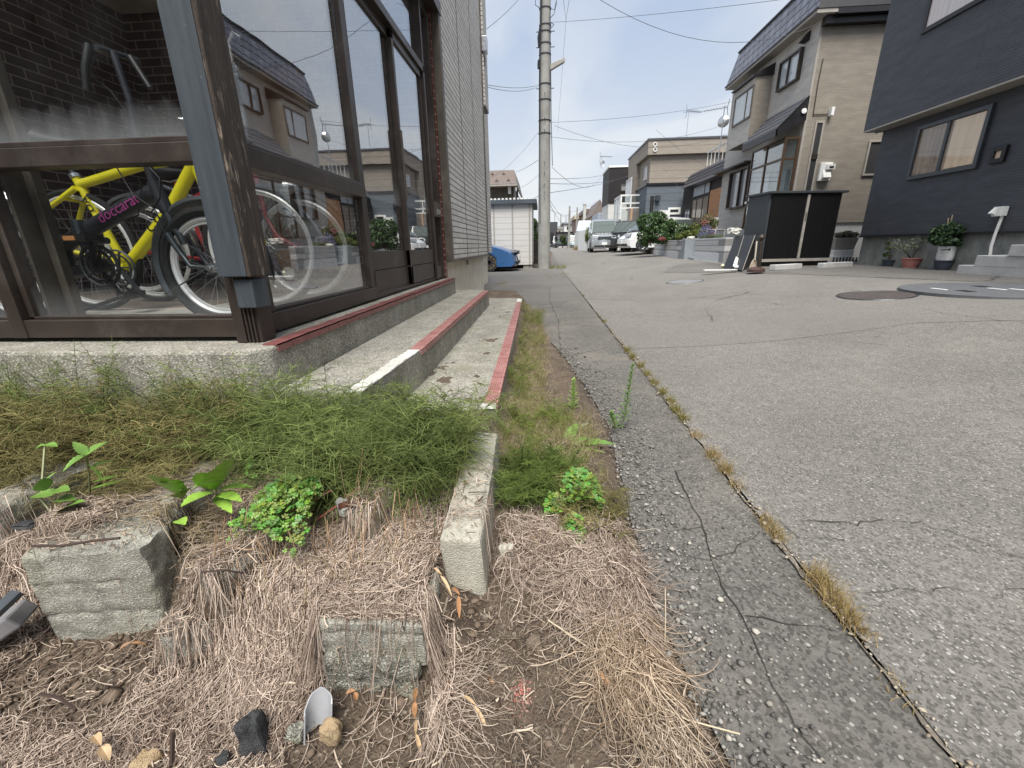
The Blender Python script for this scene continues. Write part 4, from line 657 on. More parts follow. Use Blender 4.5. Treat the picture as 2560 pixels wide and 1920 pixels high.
P = hY(2077, 283, YG-.06); q = MB(); q.box(P+Vx(-.04, -.1, -.08), P+Vx(.04, .05, .14)); q.build('wall_camera', K['whitepaint'], gh, bevel=.01)
P1, P2 = hY(2056, 406, YG-.1), hY(2084, 406, YG-.1); P3 = hY(2050, 452, YG-.1); wh = thing('boiler_flue_box', 'white wall-mounted heater flue box with dark grille on the beige side wall', 'heater', tuple(P3))
q = MB(); q.box((P1.x-.02, YG-.10, P3.z), (P2.x, YG-.002, P1.z)); hb = q.build('housing', K['whitepaint'], wh, bevel=.01); q = MB(); q.box((P2.x-.2, YG-.17, P3.z+.3), (P2.x+.04, YG-.1, P1.z-.06)); q.prism([(P1.x+.06, YG-.1, P3.z+.3), (P1.x+.06, YG-.2, P3.z+.08), (P1.x+.06, YG-.1, P3.z+.05)], (P2.x-P1.x-.1, 0, 0)); q.build('cover', K['white'], wh, bevel=.006)
q = MB(); q.box((P2.x-.13, YG-.178, P3.z+.34), (P2.x-.01, YG-.171, P1.z-.12)); q.build('grille', K['black'], wh)
# ---- black annex between grey and tan house
XA = 8.4; ax_ = thing('black_annex', 'low black annex with brown-framed glass front and ribbed metal mansard roof', 'outbuilding', (10, 23, .3))
A1, A2 = hX(1703, 472, XA-.5), hX(1806, 433, XA-.5); A3 = hX(1716, 442, XA-.1); ya, yb_ = YL+.05, hX(1709, 480, XA).y; q = MB(); q.box((XA, ya, 0), (13, yb_, A1.z+.1)); q.build('wall', K['black_wall'], ax_)
q = MB(); q._a([(XA-.5, ya, A2.z), (XA-.5, A1.y, A1.z), (XA-.1, A1.y-.2, A3.z), (XA-.1, ya, A3.z), (13, A1.y, A1.z), (13, A1.y-.2, A3.z), (13, ya, A3.z), (XA, ya, A2.z)], [(0, 3, 2, 1), (1, 2, 5, 4), (3, 6, 5, 2), (0, 1, 4, 7)])
for k in range(1, 4): f_ = k/4; q.box((XA-.5+.4*f_-.03, ya, A1.z+(A3.z-A1.z)*f_), (XA-.5+.4*f_+.0, A1.y-.1, A1.z+(A3.z-A1.z)*f_+.025))
q.build('roof', K['metal_roof'], ax_)
y0, y1, z0, z1 = rX(XA, (1734, 470), (1780, 450), (1775, 480), (1733, 498)); win(ax_, 0, XA, y0, y1, z0, z1, K['bronze'], K['w_bright'], .05, .05, (.3,)); win(ax_, 0, XA, y0, y1, 1.0, z0-.06, K['bronze'], K['w_brown'], .06, .05, (.35, .7)); win(ax_, 0, XA, y1+.15, y1+1.2, 1.3, z0-.5, K['bronze'], K['w_bright'], .06, .05, (.55,))
q = MB(); q.box((XA-.06, ya+.1, 1.1), (XA-.005, y0-.15, 3.3)); q.build('lattice_panel', K['wood'], ax_)
def antenna(label, p, h, dish=False, s=1.0, rz=.3):
    t_ = thing('tv_antenna', label, 'antenna', tuple(p), rz); q = MB(); q.tube([(0, 0, 0), (0, 0, h)], .018*s, 6); q.build('mast', K['chrome'], t_, world=False)
    q = MB(); q.tube([(-.1*s, 0, h-.08), (.75*s, 0, h-.08)], .01*s, 4)
    for k in range(8): l = (.28-.016*k)*s; x = -.08*s+.11*s*k; q.tube([(x, -l, h-.08), (x, l, h-.08)], .006*s, 4)
    q.tube([(-.15*s, 0, h+.2*s), (-.1*s, 0, h-.08), (-.15*s, 0, h-.36*s)], .01*s, 4); q.build('aerial', K['steel_dk'], t_, world=False)
    if dish: q = MB(); q.lathe([(.005, .05), (.12, .035), (.24, -.02), (.25, -.03), (.12, .02), (.004, .035)], (0, -.08, h-.62), 20, 'y'); q.tube([(0, -.08, h-.65), (0, -.35, h-.68)], .012, 4); q.build('dish', K['chrome'], t_, world=False, smooth=True)
    return t_
P = hX(1820, 430, 8.8); ta = hY(1812, 264, P.y); antenna('antenna with a satellite dish on a tall mast beside the grey house', (ta.x, P.y, A3.z-.1), ta.z-A3.z+.1, True, 1.2, 2.6)
q = MB(); rl = thing('balcony_railing', 'white metal railing on the flat roof behind the antenna mast', 'railing', (8.6, 24, A3.z))
for k in range(9): q.box((8.6+.0, ya+.5+.5*k, A3.z), (8.63, ya+.53+.5*k, A3.z+.8))
q.box((8.58, ya+.5, A3.z+.8), (8.65, ya+4.6, A3.z+.85)); q.build('rail', K['whitepaint'], rl)
# ---- tan and slate house
YT = 28.5; c1 = hY(1622, 351, YT); XT = c1.x; th = house('tan_slate_house', 'tan upper storey over slate-blue ground floor, flat-roofed house beyond the bush', (XT+4, YT+4, .35)); zm = hY(1621, 463, YT).z; zl = hY(1621, 387, YT).z; L2 = hX(1574, 396, XT); yback = L2.y; XR_ = 15
q = MB(); q.box((XT+.12, YT+.12, .0), (XR_, yback, zm)); q.build('lower_wall', K['slate_siding'], th); q = MB(); q.box((XT+.25, YT+.25, zm+.1), (XR_, yback, zl+.3)); q.build('upper_wall', K['tan_siding'], th); q = MB(); q.box((XT+.05, YT+.05, zm), (XR_, yback, zm+.12)); q.build('belt_course', K['blackroof'], th)
q = MB(); q.box((XT, YT, zl), (XR_, yback+.3, c1.z)); q.build('parapet', K['tan_siding'], th); q = MB(); q.box((XT-.05, YT-.05, c1.z), (XR_, yback+.35, c1.z+.1)); q.build('coping', K['metal_roof'], th)
q = MB(); q.box((XT-.02, YT+3.2, zm-1.0), (XT+.25, yback, c1.z-.01)); q.build('stair_bay', K['tan_siding'], th)
for zz in (361, 374):
    P = hY(1638, zz, YT-.03); q = MB(); q.torus(P, .1, .03, 'y', 16, 5); q.build('round_vent', K['whitepaint'], th)
y0, y1, z0, z1 = rX(XT+.25, (1612, 418), (1617, 420), (1616, 448), (1611, 452)); win(th, 0, XT+.25, y0-.15, y0+.55, z0, z1, K['whitepaint'], K['w_grey'], .06, .04); win(th, 0, XT-.02, YT+4.2, YT+6.2, zm-.6, zl-.6, K['whitepaint'], K['w_bright'], .08, .06, (.5,))
P1, P2 = hY(1671, 519, YT+.1), hY(1700, 536, YT+.1); win(th, 1, YT+.12, P1.x, P2.x, P2.z, P1.z, K['whitepaint'], K['w_dark'], .12, .05); P1, P2 = hY(1627, 490, YT+.1), hY(1632, 530, YT+.1); win(th, 1, YT+.12, P1.x, P2.x, P2.z, P1.z, K['blackroof'], K['w_dark'], .04, .04)
P = hY(1646, 493, YT); q = MB(); q.box(P+Vx(-.15, -.12, -.2), P+Vx(.1, .1, .1)); q.tube([P, P+Vx(-.5, -.1, .05)], .03, 5); q.build('meter_box', K['steel_dk'], th); P = hY(1660, 531, YT); q = MB(); q.box(P+Vx(-.3, -.25, -.35), P+Vx(.3, .1, .1)); q.build('outdoor_unit', K['whitepaint'], th)
P = hX(1716, 345, XT+4); antenna('roof antenna on the flat roof of the tan and slate house', (hY(1716, 340, YT+2).x, YT+2, c1.z+.1), 1.9, False, 1.3, .4)
q = MB(); q.box((XT+3.2, YT+1.2, c1.z+.1), (XT+4.6, YT+2.6, c1.z+.28)); q.build('roof_hatch', K['metal_roof'], th)
# white-framed conservatory in front of the slate house
cs = thing('white_conservatory', 'white-framed glass conservatory with boarded lower panels against the slate house', 'porch', (4.6, 31, .35)); YC = 30.5; P1, P2 = hY(1552, 487, YC), hY(1617, 483, YC); zc0, zc1 = .35, P1.z; q = MB()
for x in (P1.x, (P1.x+P2.x)*.5-.2, (P1.x+P2.x)*.5+.6, P2.x): q.box((x, YC, zc0), (x+.09, YC+.09, zc1))
for z in (zc1-.09, hY(1580, 510, YC).z, hY(1580, 522, YC).z): q.box((P1.x, YC-.004, z), (P2.x+.09, YC+.086, z+.1))
for yy in (YC+1.2, YC+2.4): q.box((P1.x-.005, yy, zc0), (P1.x+.085, yy+.09, zc1))
q.box((P1.x-.006, YC, zc1-.095), (P1.x+.084, YC+2.5, zc1)); q.box((P1.x-.006, YC, 2.3), (P1.x+.084, YC+2.5, 2.4)); q.build('frame', K['whitepaint'], cs); q = MB(); q.box((P1.x+.03, YC+.03, 2.3), (P2.x, YC+.036, zc1-.1)); q.box((P1.x+.03, YC+.1, .5), (P1.x+.036, YC+2.4, zc1-.1)); q.build('pane', K['glass2'], cs)
q = MB(); q.box((P1.x+.5, YC-.06, .35), (P2.x+1.2, YC-.01, hY(1580, 521, YC).z)); q.build('board', concrete('grey_board', (.19, .175, .165), (.29, .27, .25), .2, 0, .4, .3), cs); q = MB()
for f_ in (.08, .38, .66): x = P1.x+.5+(P2.x-P1.x+.7)*f_; q.box((x, YC-.09, .35), (x+.12, YC-.062, hY(1580, 521, YC).z))
q.build('batten', plain('raw_timber', (.55, .36, .24), .7), cs)
# ---- black and white house
YW = 40; c2 = hY(1524, 419, YW); bw = house('black_white_house', 'house with black upper storey over white ground floor past the silver van', (c2.x+3, YW+4, .4)); zm2 = hY(1522, 509, YW).z; yk = hX(1508, 434, c2.x).y
q = MB(); q.box((c2.x, YW, zm2), (c2.x+6, yk, c2.z)); q.build('upper_wall', K['black_wall'], bw); q = MB(); q.box((c2.x+.05, YW+.05, 0), (c2.x+6, yk, zm2)); q.build('lower_wall', K['white_wall'], bw); q = MB(); q.box((c2.x-.06, YW-.06, c2.z), (c2.x+6, yk+.1, c2.z+.14)); q.build('coping', K['whitepaint'], bw)
P1, P2 = hY(1552, 461, YW), hY(1577, 478, YW); win(bw, 1, YW, P1.x, P2.x+.3, P2.z, P1.z, K['bronze_l'], K['w_grey'], .08, .06, (.5,)); win(bw, 0, c2.x+.05, YW+2.2, YW+3.4, hY(1510, 565, YW).z, hY(1510, 545, YW).z, K['blackroof'], K['w_dark'], .08, .05)
P = hY(1505, 392, YW+1); antenna('antenna with dish standing on the black and white house', (P.x, YW+1, c2.z+.1), P.z-c2.z, True, 1.3, .3)
# ---- smaller houses down the street, right side
def cottage(name, label, Y, xl, xr, yt, mat, roof='flat', yrf=None, rm=None, dep=8, wins=(), zfloor=.4, rov=.25, side=True):
    a, b2 = hY(xl, yt, Y), hY(xr, yt, Y); h_ = house(name, label, (a.x, Y, zfloor)); q = MB(); q.box((a.x, Y, 0), (b2.x, Y+dep, a.z)); q.build('wall', mat, h_)
    zr = hY(xl, yrf, Y).z if yrf else a.z+.3; q = MB()
    if roof == 'flat': q.box((a.x-rov, Y-rov, a.z+.002), (b2.x+rov, Y+dep+rov, zr))
    elif roof == 'gable': mx = (a.x+b2.x)/2; q.prism([(a.x-rov, Y-rov, a.z), (b2.x+rov, Y-rov, a.z), (mx, Y-rov, zr)], (0, dep+2*rov, 0))
    elif roof == 'ridge': q.prism([(a.x-rov, Y-rov, a.z), (a.x-rov, Y+dep+rov, a.z), (a.x-rov, Y+dep/2, zr)], (b2.x-a.x+2*rov, 0, 0))
    q.build('roof', rm or K['brown_roof'], h_)
    for (u0, v0, u1, v1, gm) in wins:
        P1, P2 = hY(u0, v0, Y), hY(u1, v1, Y); win(h_, 1, Y, P1.x, P2.x, P2.z, P1.z, K['bronze_l'], gm, .08, .06)
    return h_
h_ = cottage('gabled_house', 'cream gabled house with brown shingle roof beyond the black and white house', 52, 1484, 1512, 540, K['cream_wall'], 'gable', 499, K['brown_roof'], 9, [(1492, 548, 1497, 560, K['w_grey'])]); 
q = MB(); a = hY(1490, 535, 48); q.box((a.x, 46, 0), (a.x+3, 51.5, a.z)); q.build('side_wing', K['bluewall'], h_)
cottage('beige_house', 'beige house with a maroon band roof beyond the cream gable', 62, 1466, 1486, 533, K['cream_wall'], 'flat', 523, K['brown_roof'], 8, [(1470, 540, 1474, 556, K['w_grey'])], rov=.4)
cottage('pink_house', 'pinkish flat-roofed house with a tall chimney further down the street', 70, 1440, 1465, 548, K['pink_wall'], 'flat', 538, K['cream_wall'], 9, [(1446, 560, 1452, 572, K['w_dark'])])
cottage('white_house', 'small white two-storey house behind the second utility pole', 80, 1411, 1444, 560, K['whitepaint'], 'ridge', 553, K['metal_roof'], 9, [(1417, 566, 1422, 574, K['w_dark'])]); cottage('white_cottage', 'low white cottage with dark wavy eave at the far end of the road', 72, 1397, 1424, 584, K['white_wall'], 'flat', 580, K['blackroof'], 8, [(1409, 592, 1413, 599, K['w_dark'])], rov=.5)
cottage('cream_block', 'pale cream block showing behind the far white cottage', 110, 1392, 1412, 571, K['cream_wall'], 'flat', 569, K['whitepaint'], 8, [(1396, 576, 1401, 582, K['w_dark'])])
h_ = cottage('dark_block', 'large windowless dark grey block closing the end of the street', 90, 1338, 1394, 557, plain('dark_panel', (.055, .056, .062), .6), 'flat', 556, K['metal_roof'], 20, [(1371, 593, 1382, 618, K['w_dark'])], rov=.05)
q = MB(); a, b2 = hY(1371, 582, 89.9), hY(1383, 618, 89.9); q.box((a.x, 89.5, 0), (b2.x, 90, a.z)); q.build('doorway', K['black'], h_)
ch = thing('chimney', 'tall pale chimney between the pinkish and beige houses', 'chimney', (hY(1463, 560, 60).x, 60, .4)); a, b2 = hY(1459, 510, 60), hY(1466, 510, 60); q = MB(); q.box((a.x, 60, 0), (b2.x, 60.5, a.z-.1)); q.build('shaft', K['conc_smooth'], ch); q = MB(); q.box((a.x-.07, 59.93, a.z-.1), (b2.x+.07, 60.57, a.z+.1)); q.build('cap', K['conc_smooth'], ch)
sh2 = thing('corrugated_shed', 'white corrugated shed with light blue-grey roof beside the round shrub', 'shed', (3.6, 42, .4)); a, b2 = hY(1446, 579, 42), hY(1478, 577, 42); q = MB(); q.box((a.x, 42, 0), (b2.x, 47, a.z)); q.build('wall', K['whitepaint'], sh2); q = MB(); q.prism([(a.x-.2, 41.7, a.z), (b2.x+.2, 41.7, a.z), (b2.x+.2, 44.5, a.z+1.0), (a.x+.2, 44.5, a.z+1.0)], (0, 0, .08)); q.build('roof', K['bluewall'], sh2)
# white sheet fence
fe = thing('white_sheet_fence', 'white corrugated sheet fence along the road before the silver van', 'fence', (3.3, 38, .4)); a, b2 = hY(1446, 578, 40), hY(1482, 578, 33); q = MB(); zf = .5*(a.z+b2.z); n = 40
P1 = Vector((a.x, 40, .3)); P2 = Vector((b2.x, 33, .3)); d = (P2-P1)/n; nn_ = Vector((-d.y, d.x, 0)).normalized()
for i in range(n): q._a([P1+d*i+nn_*(.03*(i % 2)), P1+d*(i+1)+nn_*(.03*((i+1) % 2)), P1+d*(i+1)+nn_*(.03*((i+1) % 2))+Vx(0, 0, a.z-.3), P1+d*i+nn_*(.03*(i % 2))+Vx(0, 0, a.z-.3)], [(0, 1, 2, 3)])
q.build('sheet', K['whitepaint'], fe); q = MB()
for i in range(0, n+1, 8): q.box(P1+d*i+nn_*.06-Vx(.03, .03, .1), P1+d*i+nn_*.06+Vx(.03, .03, a.z-.35))
q.build('post', K['chrome'], fe)
# ---- left side: prefab shed, beige house, hedge, plank fence
YS = 17.3; a, b2 = hY(1200, 512, YS), hY(1330, 512, YS); ps = thing('prefab_shed', 'grey panelled garden shed with blue-edged corrugated roof behind the blue car', 'shed', (-1.5, YS, 0)); q = MB(); q.box((-5.2, YS, .15), (b2.x, YS+3, a.z)); q.build('wall', K['shed_siding'], ps)
q = MB(); q.box((-5.4, YS-.15, a.z), (b2.x+.18, YS+3.2, a.z+.14)); q.build('roof_fascia', K['steelblue'], ps); q = MB()
for k in range(34): q.box((-5.3+.145*k, YS-.12, a.z+.14), (-5.23+.145*k, YS+3.1, a.z+.20))
q.build('roof_ribs', K['whitepaint'], ps); q = MB()
for px in (1236, 1282, 1324): x = hY(px, 600, YS).x; q.box((x-.025, YS-.02, .16), (x+.025, YS-.001, a.z-.01))
q.build('panel_posts', K['soffit'], ps); q = MB(); [q.box((x, YS+.05, -.1), (x+.35, YS+.3, .149)) for x in (-4.8, -3.4, -2.2, -.75)]; q.build('footing_blocks', K['conc_block'], ps)
P1, P2, P3 = hY(1200, 463, 25), hY(1288, 463, 25), hY(1270, 418, 25); bh = house('brown_roof_house', 'olive stucco house with brown snow-stop roof rising behind the grey shed', (-4, 26, .1)); q = MB(); q.box((-9, 25.2, 0), (P2.x-.1, 32, P1.z-.12)); q.build('wall', K['olive_wall'], bh); q = MB(); q.box((P2.x-.098, 25.15, 0), (P2.x+.0, 25.35, P1.z-.12)); q.box((P2.x-.098, 25.35, 0), (P2.x-.06, 32, P1.z-.12)); q.build('corner_trim', K['soffit'], bh)
q = MB(); q._a([(-9, 24.6, P1.z), (P2.x+.1, 24.6, P1.z), (P2.x-.1, 25.9, P3.z), (-9, 25.9, P3.z), (P2.x+.1, 32.5, P1.z), (P2.x-.1, 31.5, P3.z)], [(0, 1, 2, 3), (1, 4, 5, 2)])
for k in range(22): q.box((P2.x-.25-.36*k, 24.6, P1.z+.01), (P2.x-.22-.36*k, 24.62, P1.z+.03))
q.build('roof', K['brown_roof'], bh); q = MB(); q.box((-9, 24.62, P1.z-.12), (P2.x+.08, 25.3, P1.z-.005)); q.box((P2.x+.05, 24.6, P1.z-.12), (P2.x+.12, 32.5, P1.z+.0)); q.build('fascia', K['soffit'], bh); q = MB()
for r_ in range(2):
    for k in range(9): x = P2.x-.35-.62*k-(.3 if r_ else 0); f_ = .22+.5*r_; q.prism([(x-.09, 24.6+1.3*f_-.05, P1.z+(P3.z-P1.z)*f_-.02), (x+.09, 24.6+1.3*f_-.05, P1.z+(P3.z-P1.z)*f_-.02), (x, 24.6+1.3*f_-.02, P1.z+(P3.z-P1.z)*f_+.1)], (0, -.06, 0))
q.build('snow_stops', K['bronze'], bh); win(bh, 0, P2.x-.06, 27, 28, 3.2, 4.1, K['blackroof'], K['w_dark'], .05, -.06, side=-1); P = hY(1274, 470, 25.1); q = MB(); q.box(P+Vx(-.08, -.15, -.3), P+Vx(.08, .05, .1)); q.build('wall_light', K['whitepaint'], bh)
# ================================================================ UTILITY POLES AND WIRES
def pole(label, x, y, r, h, detail=False):
    t_ = thing('utility_pole', label, 'utility pole', (x, y, float(hz(x, y))-.1)); q = MB(); q.tube([(0, 0, -.2), (0, 0, h)], [r, r*.62], 20 if detail else 8); q.build('shaft', K['conc_pole'], t_, world=False, smooth=True); return t_
K['conc_pole'] = concrete('pole_concrete', (0.26, 0.26, 0.245), (0.36, 0.36, 0.34), 0.1, 0.0, 0.5, 0.3, 0.15)
g = G(1360, 671); r0 = .5*27/1060*(g.y/math.cos(math.radians(4))); up = pole('large grey concrete utility pole with a street light and cable bundles at the road edge', g.x, g.y, .235, 13.5, True); PXp, PYp = g.x, g.y
tl = Vector(up.location); PY = lambda x, y, o=0.0: hY(x, y, PYp-.25+o)-tl
tubes(up, 'cable_bundle', [([PY(1354, -60), PY(1352, 60), PY(1350, 120), PY(1349, 215), PY(1349, 330)], .03), ([PY(1349, 70), PY(1347, 95), PY(1347, 118)], [.02, .055, .03]), ([PY(1348, 150), PY(1347, 160), PY(1347, 172)], [.05, .055, .05]), ([PY(1375, 20), PY(1375, 90), PY(1377, 180), PY(1378, 300), PY(1381, 415)], .013), ([PY(1340, -10), PY(1338, 12), PY(1345, 17), PY(1352, 24)], .01),
    ([PY(1375, 46), PY(1385, 35), PY(1391, 10), PY(1389, -30)], .01), ([PY(1376, 22), PY(1386, 24), PY(1390, 5)], .009), ([PY(1375, 56), PY(1385, 61), PY(1376, 72)], .012), ([PY(1349, 330), PY(1350, 560)], .012)], K['black'], 6)
q = MB()
for yy in (12, 55, 72, 102, 129, 205, 245, 297, 330): p = PY(1361, yy); q.lathe([(.245*(1-.38*(p.z/13.5))+.012, -.012), (.245*(1-.38*(p.z/13.5))+.012, .012)], (0, 0, p.z), 20)
q.build('band', K['steel_dk'], up, world=False)
for yy in (233, 296, 325, 405, 430, 460, 480, 495): p = PY(1361, yy); q = MB(); q.tube([Vx(0, -.2, p.z), Vx(0, -.33, p.z)], .012, 5); q.build('step_bolt', K['steel_dk'], up, world=False)
for yy in (110, 70, 215): p = PY(1361, yy); q = MB(); q.tube([Vx(-.3, 0, p.z), Vx(.32, 0, p.z)], .014, 5); q.build('cross_bolt', K['steel_dk'], up, world=False)
lp = thing('street_light', 'flat pale LED street light bracketed to the large pole', 'street light', (g.x+.25, g.y-.15, 4.9)); a, b2 = hY(1376, 168, g.y-.2), hY(1412, 153, g.y-.2); q = MB(); q.prism([a+Vx(0, -.07, -.1), a+Vx(0, -.07, .08), a+Vx(.12, -.07, .12), b2+Vx(0, -.07, .08), b2+Vx(0, -.07, -.02), a+Vx(.14, -.07, -.03)], (0, .16, 0)); q.build('lamp_housing', K['soffit'], lp, bevel=.01); q = MB(); q.bar(b2+Vx(-.35, 0, -.1), b2+Vx(-.02, 0, -.035), .12, .02); q.build('diffuser', K['whitepaint'], lp)
for lab, px, yt, yb2, Y, r_ in (('slim grey pole halfway down the street with wires and a yellow sleeve', 1424, 525, 612, 58, .17), ('dark short-topped pole beside the pinkish house', 1443, 528, 600, 64, .15), ('thin distant pole in front of the dark end block', 1402, 545, 617, 85, .13), ('faint distant pole behind the dark end block roof', 1387, 540, 560, 100, .1), ('slender pole rising behind the white house roof', 1415, 545, 560, 88, .09)):
    a = hY(px, yt, Y); pole(lab, a.x, Y, r_, a.z+.1)
def wire(p, q_, sag, r=.012, label='thin black overhead wire crossing the sky', grp='overhead wires'):
    p = Vector(p); q_ = Vector(q_); n = 14; P = [p.lerp(q_, i/n)-Vx(0, 0, sag*4*(i/n)*(1-i/n)) for i in range(n+1)]; b = MB(); b.tube(P, r*.5, 4)
    o = b.build('overhead_wire', K['wirec'], None); setp(o, label, 'wire', grp); return o
pt = lambda px, py, o=0: hY(px, py, PYp+o)
WL = [((1375, 56), 0, (1960, -2), 13, .05, 'wire leaving the large pole just under the top and running level to the upper right'), ((1496, -3), 11, (2040, 62), 13.5, .55, 'long sagging wire across the upper sky to the grey mansard roof'),
 ((1386, 314), 0, (1846, 322), 24, .75, 'upper service wire that sags below the antennas to the grey house'), ((1376, 342), 0, (1840, 300), 26, .5, 'rising wire passing under the roof antenna toward the dish mast'), ((1376, 306), 0, (1850, 250), 22, .15, 'faint high wire above the tan house'), ((1380, 418), 0, (1506, 438), 40, .8, 'drooping drop wire to the black and white house'),
 ((1374, 447), 0, (1512, 436), 42, .1, 'upper of two nearly level wires to the black house'), ((1374, 459), 0, (1573, 439), 38, .2, 'lower of two nearly level wires ending at the black house wall'), ((1374, 482), 0, (1560, 445), 50, .1, 'faint slanting wire below the level pair'), ((1345, 213), 0, (1198, 208), 9.9, .08, 'upper of the twin wires between the pale house and pole'), ((1345, 217), 0, (1198, 212), 9.9, .12, 'lower of the twin wires between the pale house and pole'),
 ((1346, 330), 0, (1216, 448), 24, .25, 'long service wire falling left to the brown roof house'), ((1346, 400), 0, (1290, 430), 40, .05, 'short faint wire left of the pole above the shed'), ((1346, 437), 0, (1285, 469), 25, .15, 'drop wire ending at the wall light of the brown roof house'), ((1346, 490), 0, (1305, 510), 45, .05, 'lowest short wire left of the pole'), ((1214, 74), 10.4, (1300, -5), 12, .03, 'wire from the pale house bay up out of the picture'),
 ((1372, 497), 0, (1424, 530), 58, .6, 'upper wire between the large pole and the slim pole'), ((1372, 505), 0, (1424, 536), 58, .9, 'middle wire between the large pole and the slim pole'), ((1372, 522), 0, (1424, 534), 58, .2, 'lower wire between the large pole and the slim pole'), ((1424, 530), 58, (1492, 503), 50, .2, 'wire from the slim pole to the cream gable'), ((1424, 534), 58, (1402, 560), 85, .3, 'wire from the slim pole down to the thin distant pole'), ((1640, 324), 20, (1788, 425), 24, .15, 'slanting wire over the tan house front'), ((1655, 415), 27.5, (1712, 480), 25, .1, 'short slack wire over the slate wall')]
for (a, ya_, b2, yb2, sg, lab) in WL: wire(hY(*a, PYp if ya_ == 0 else ya_), hY(*b2, PYp if yb2 == 0 else yb2), sg, .011 if yb2 < 30 else .018, lab)
a = pt(1415, 50, -.5); wire(a, hY(1394, 330, 26), .0, .008, 'thin guy wire hanging down right of the pole'); wire(a, hY(1406, -20, 10), 0, .008, 'left strand of the forked wire above the knot'); wire(a, hY(1426, -20, 10), 0, .008, 'right strand of the forked wire above the knot')
# ================================================================ RUBBLE IN THE FOREGROUND
OB = []          # x0,x1,y0,y1,top,(rotation about centre) : tops the dead stems lie on
def blk(name, label, cat, cx, cy, z0, sx, sy, h, rz=0.0, tilt=(0, 0), mat='conc_block', rough=.006, cut=None, grooves=(), group=None, seed=0, chip=.010):
    """a broken concrete piece: a finely divided block with worn edges and a broken end"""
    t_ = thing(name, label, cat, (cx, cy, z0), rz, group); nx, ny, nz = max(3, int(sx/.010)), max(3, int(sy/.010)), max(3, int(h/.009)); V = {}; VV = []; F = []
    def vi(i, j, k):
        if (i, j, k) in V: return V[(i, j, k)]
        x = (i/nx-.5)*sx; y = (j/ny-.5)*sy; z = k/nz*h
        ex = min(i, nx-i)/nx*sx; ey = min(j, ny-j)/ny*sy; ez = (nz-k)/nz*h; e = sorted((ex, ey, ez)); r = .008*(.6+1.1*mn.noise(Vector((x*9+seed, y*9, z*9))))
        d = max(0, r-e[1])+max(0, r-e[0])*0.4 if e[1] < r else 0
        p = Vector((x, y, z)); c = Vector((0, 0, h*.4)); dirn = Vector((x/sx if ex < r else 0, y/sy if ey < r else 0, .5 if ez < r else 0))
        if dirn.length > 0: p -= dirn.normalized()*d
        q = p*22+Vector((seed, seed*2, 0)); nv = mn.noise_vector(q)*rough+mn.noise_vector(q*3)*rough*.5; p += nv
        if cut:
            w_ = cut(x, y, z)
            if w_: p += Vector(w_)+mn.noise_vector(p*40)*chip
        for gz in grooves:
            gz = round(gz/h*nz)/nz*h
            if abs(z-gz) < .003 and (ey < 1e-6): p.y += .0045*(1 if y < 0 else -1)
        V[(i, j, k)] = len(VV); VV.append((p.x+tilt[0]*p.z, p.y+tilt[1]*p.z, p.z+0)); return V[(i, j, k)]
    for i in range(nx):
        for j in range(ny): F.append((vi(i, j, nz), vi(i+1, j, nz), vi(i+1, j+1, nz), vi(i, j+1, nz)))
    for i in range(nx):
        for k in range(nz): F.append((vi(i, 0, k), vi(i+1, 0, k), vi(i+1, 0, k+1), vi(i, 0, k+1))); F.append((vi(i, ny, k), vi(i, ny, k+1), vi(i+1, ny, k+1), vi(i+1, ny, k)))
    for j in range(ny):
        for k in range(nz): F.append((vi(0, j, k), vi(0, j, k+1), vi(0, j+1, k+1), vi(0, j+1, k))); F.append((vi(nx, j, k), vi(nx, j+1, k), vi(nx, j+1, k+1), vi(nx, j, k+1)))
    q = MB(); q._a(VV, F); bpy.data.objects.remove(t_); o = q.build(name, K[mat], None, smooth=True, ang=50); o.location = (cx, cy, z0); o.rotation_euler = (0, 0, rz); setp(o, label, cat, group)
    OB.append((cx, cy, sx/2, sy/2, rz, z0+h)); return o
bb1 = blk('concrete_block', 'big upright concrete block with two level grooves at the left, face towards the viewer', 'concrete block', -1.085, .80, -.075, .272, .10, .262, .133, (0, 0), grooves=(.085, .17), seed=3, group='broken concrete pieces')
blk('concrete_block', 'grey moulded concrete slab standing over mossy broken rubble, below the straw', 'concrete block', -.356, .705, .0, .245, .085, .118, .0, (0, -.03), mat='conc_block', grooves=(.08,), seed=9, group='broken concrete pieces', cut=lambda x, y, z: (0, .01, .035) if z < .02 and x < .03 else None)
mo = blk('concrete_rubble', 'mossy rough lump of broken concrete under the grey moulded slab', 'rubble', -.365, .700, -.11, .215, .095, .14, .0, (0, -.05), 'rubble', .016, seed=21, group='broken concrete pieces')
blk('kerb_stone', 'long pale kerb stone running away beside the steps with a cleanly cut dark end', 'kerb stone', -.190, 1.115, .0, .098, .60, .205, .035, (-.05, 0), 'conc_curb', .002, seed=5, group='broken concrete pieces')
blk('kerb_beam', 'weathered concrete beam running towards the porch, farthest left', 'concrete beam', -1.56, 1.14, .06, .135, .52, .13, .05, mat='conc_block', rough=.008, seed=31, group='broken concrete pieces')
blk('kerb_beam', 'weathered concrete beam between the two leafy dock plants', 'concrete beam', -1.08, 1.12, .05, .13, .50, .13, -.04, mat='conc_block', rough=.008, seed=37, group='broken concrete pieces')
blk('concrete_rubble', 'flat crusted concrete piece lying just behind the big upright block', 'rubble', -1.14, .90, .06, .30, .11, .125, .12, mat='rubble', rough=.01, seed=41, group='broken concrete pieces')
blk('concrete_rubble', 'narrow broken concrete edge half buried in straw left of the middle', 'rubble', -.735, .83, .04, .07, .20, .10, -.35, mat='conc_block', rough=.008, seed=43, group='broken concrete pieces')
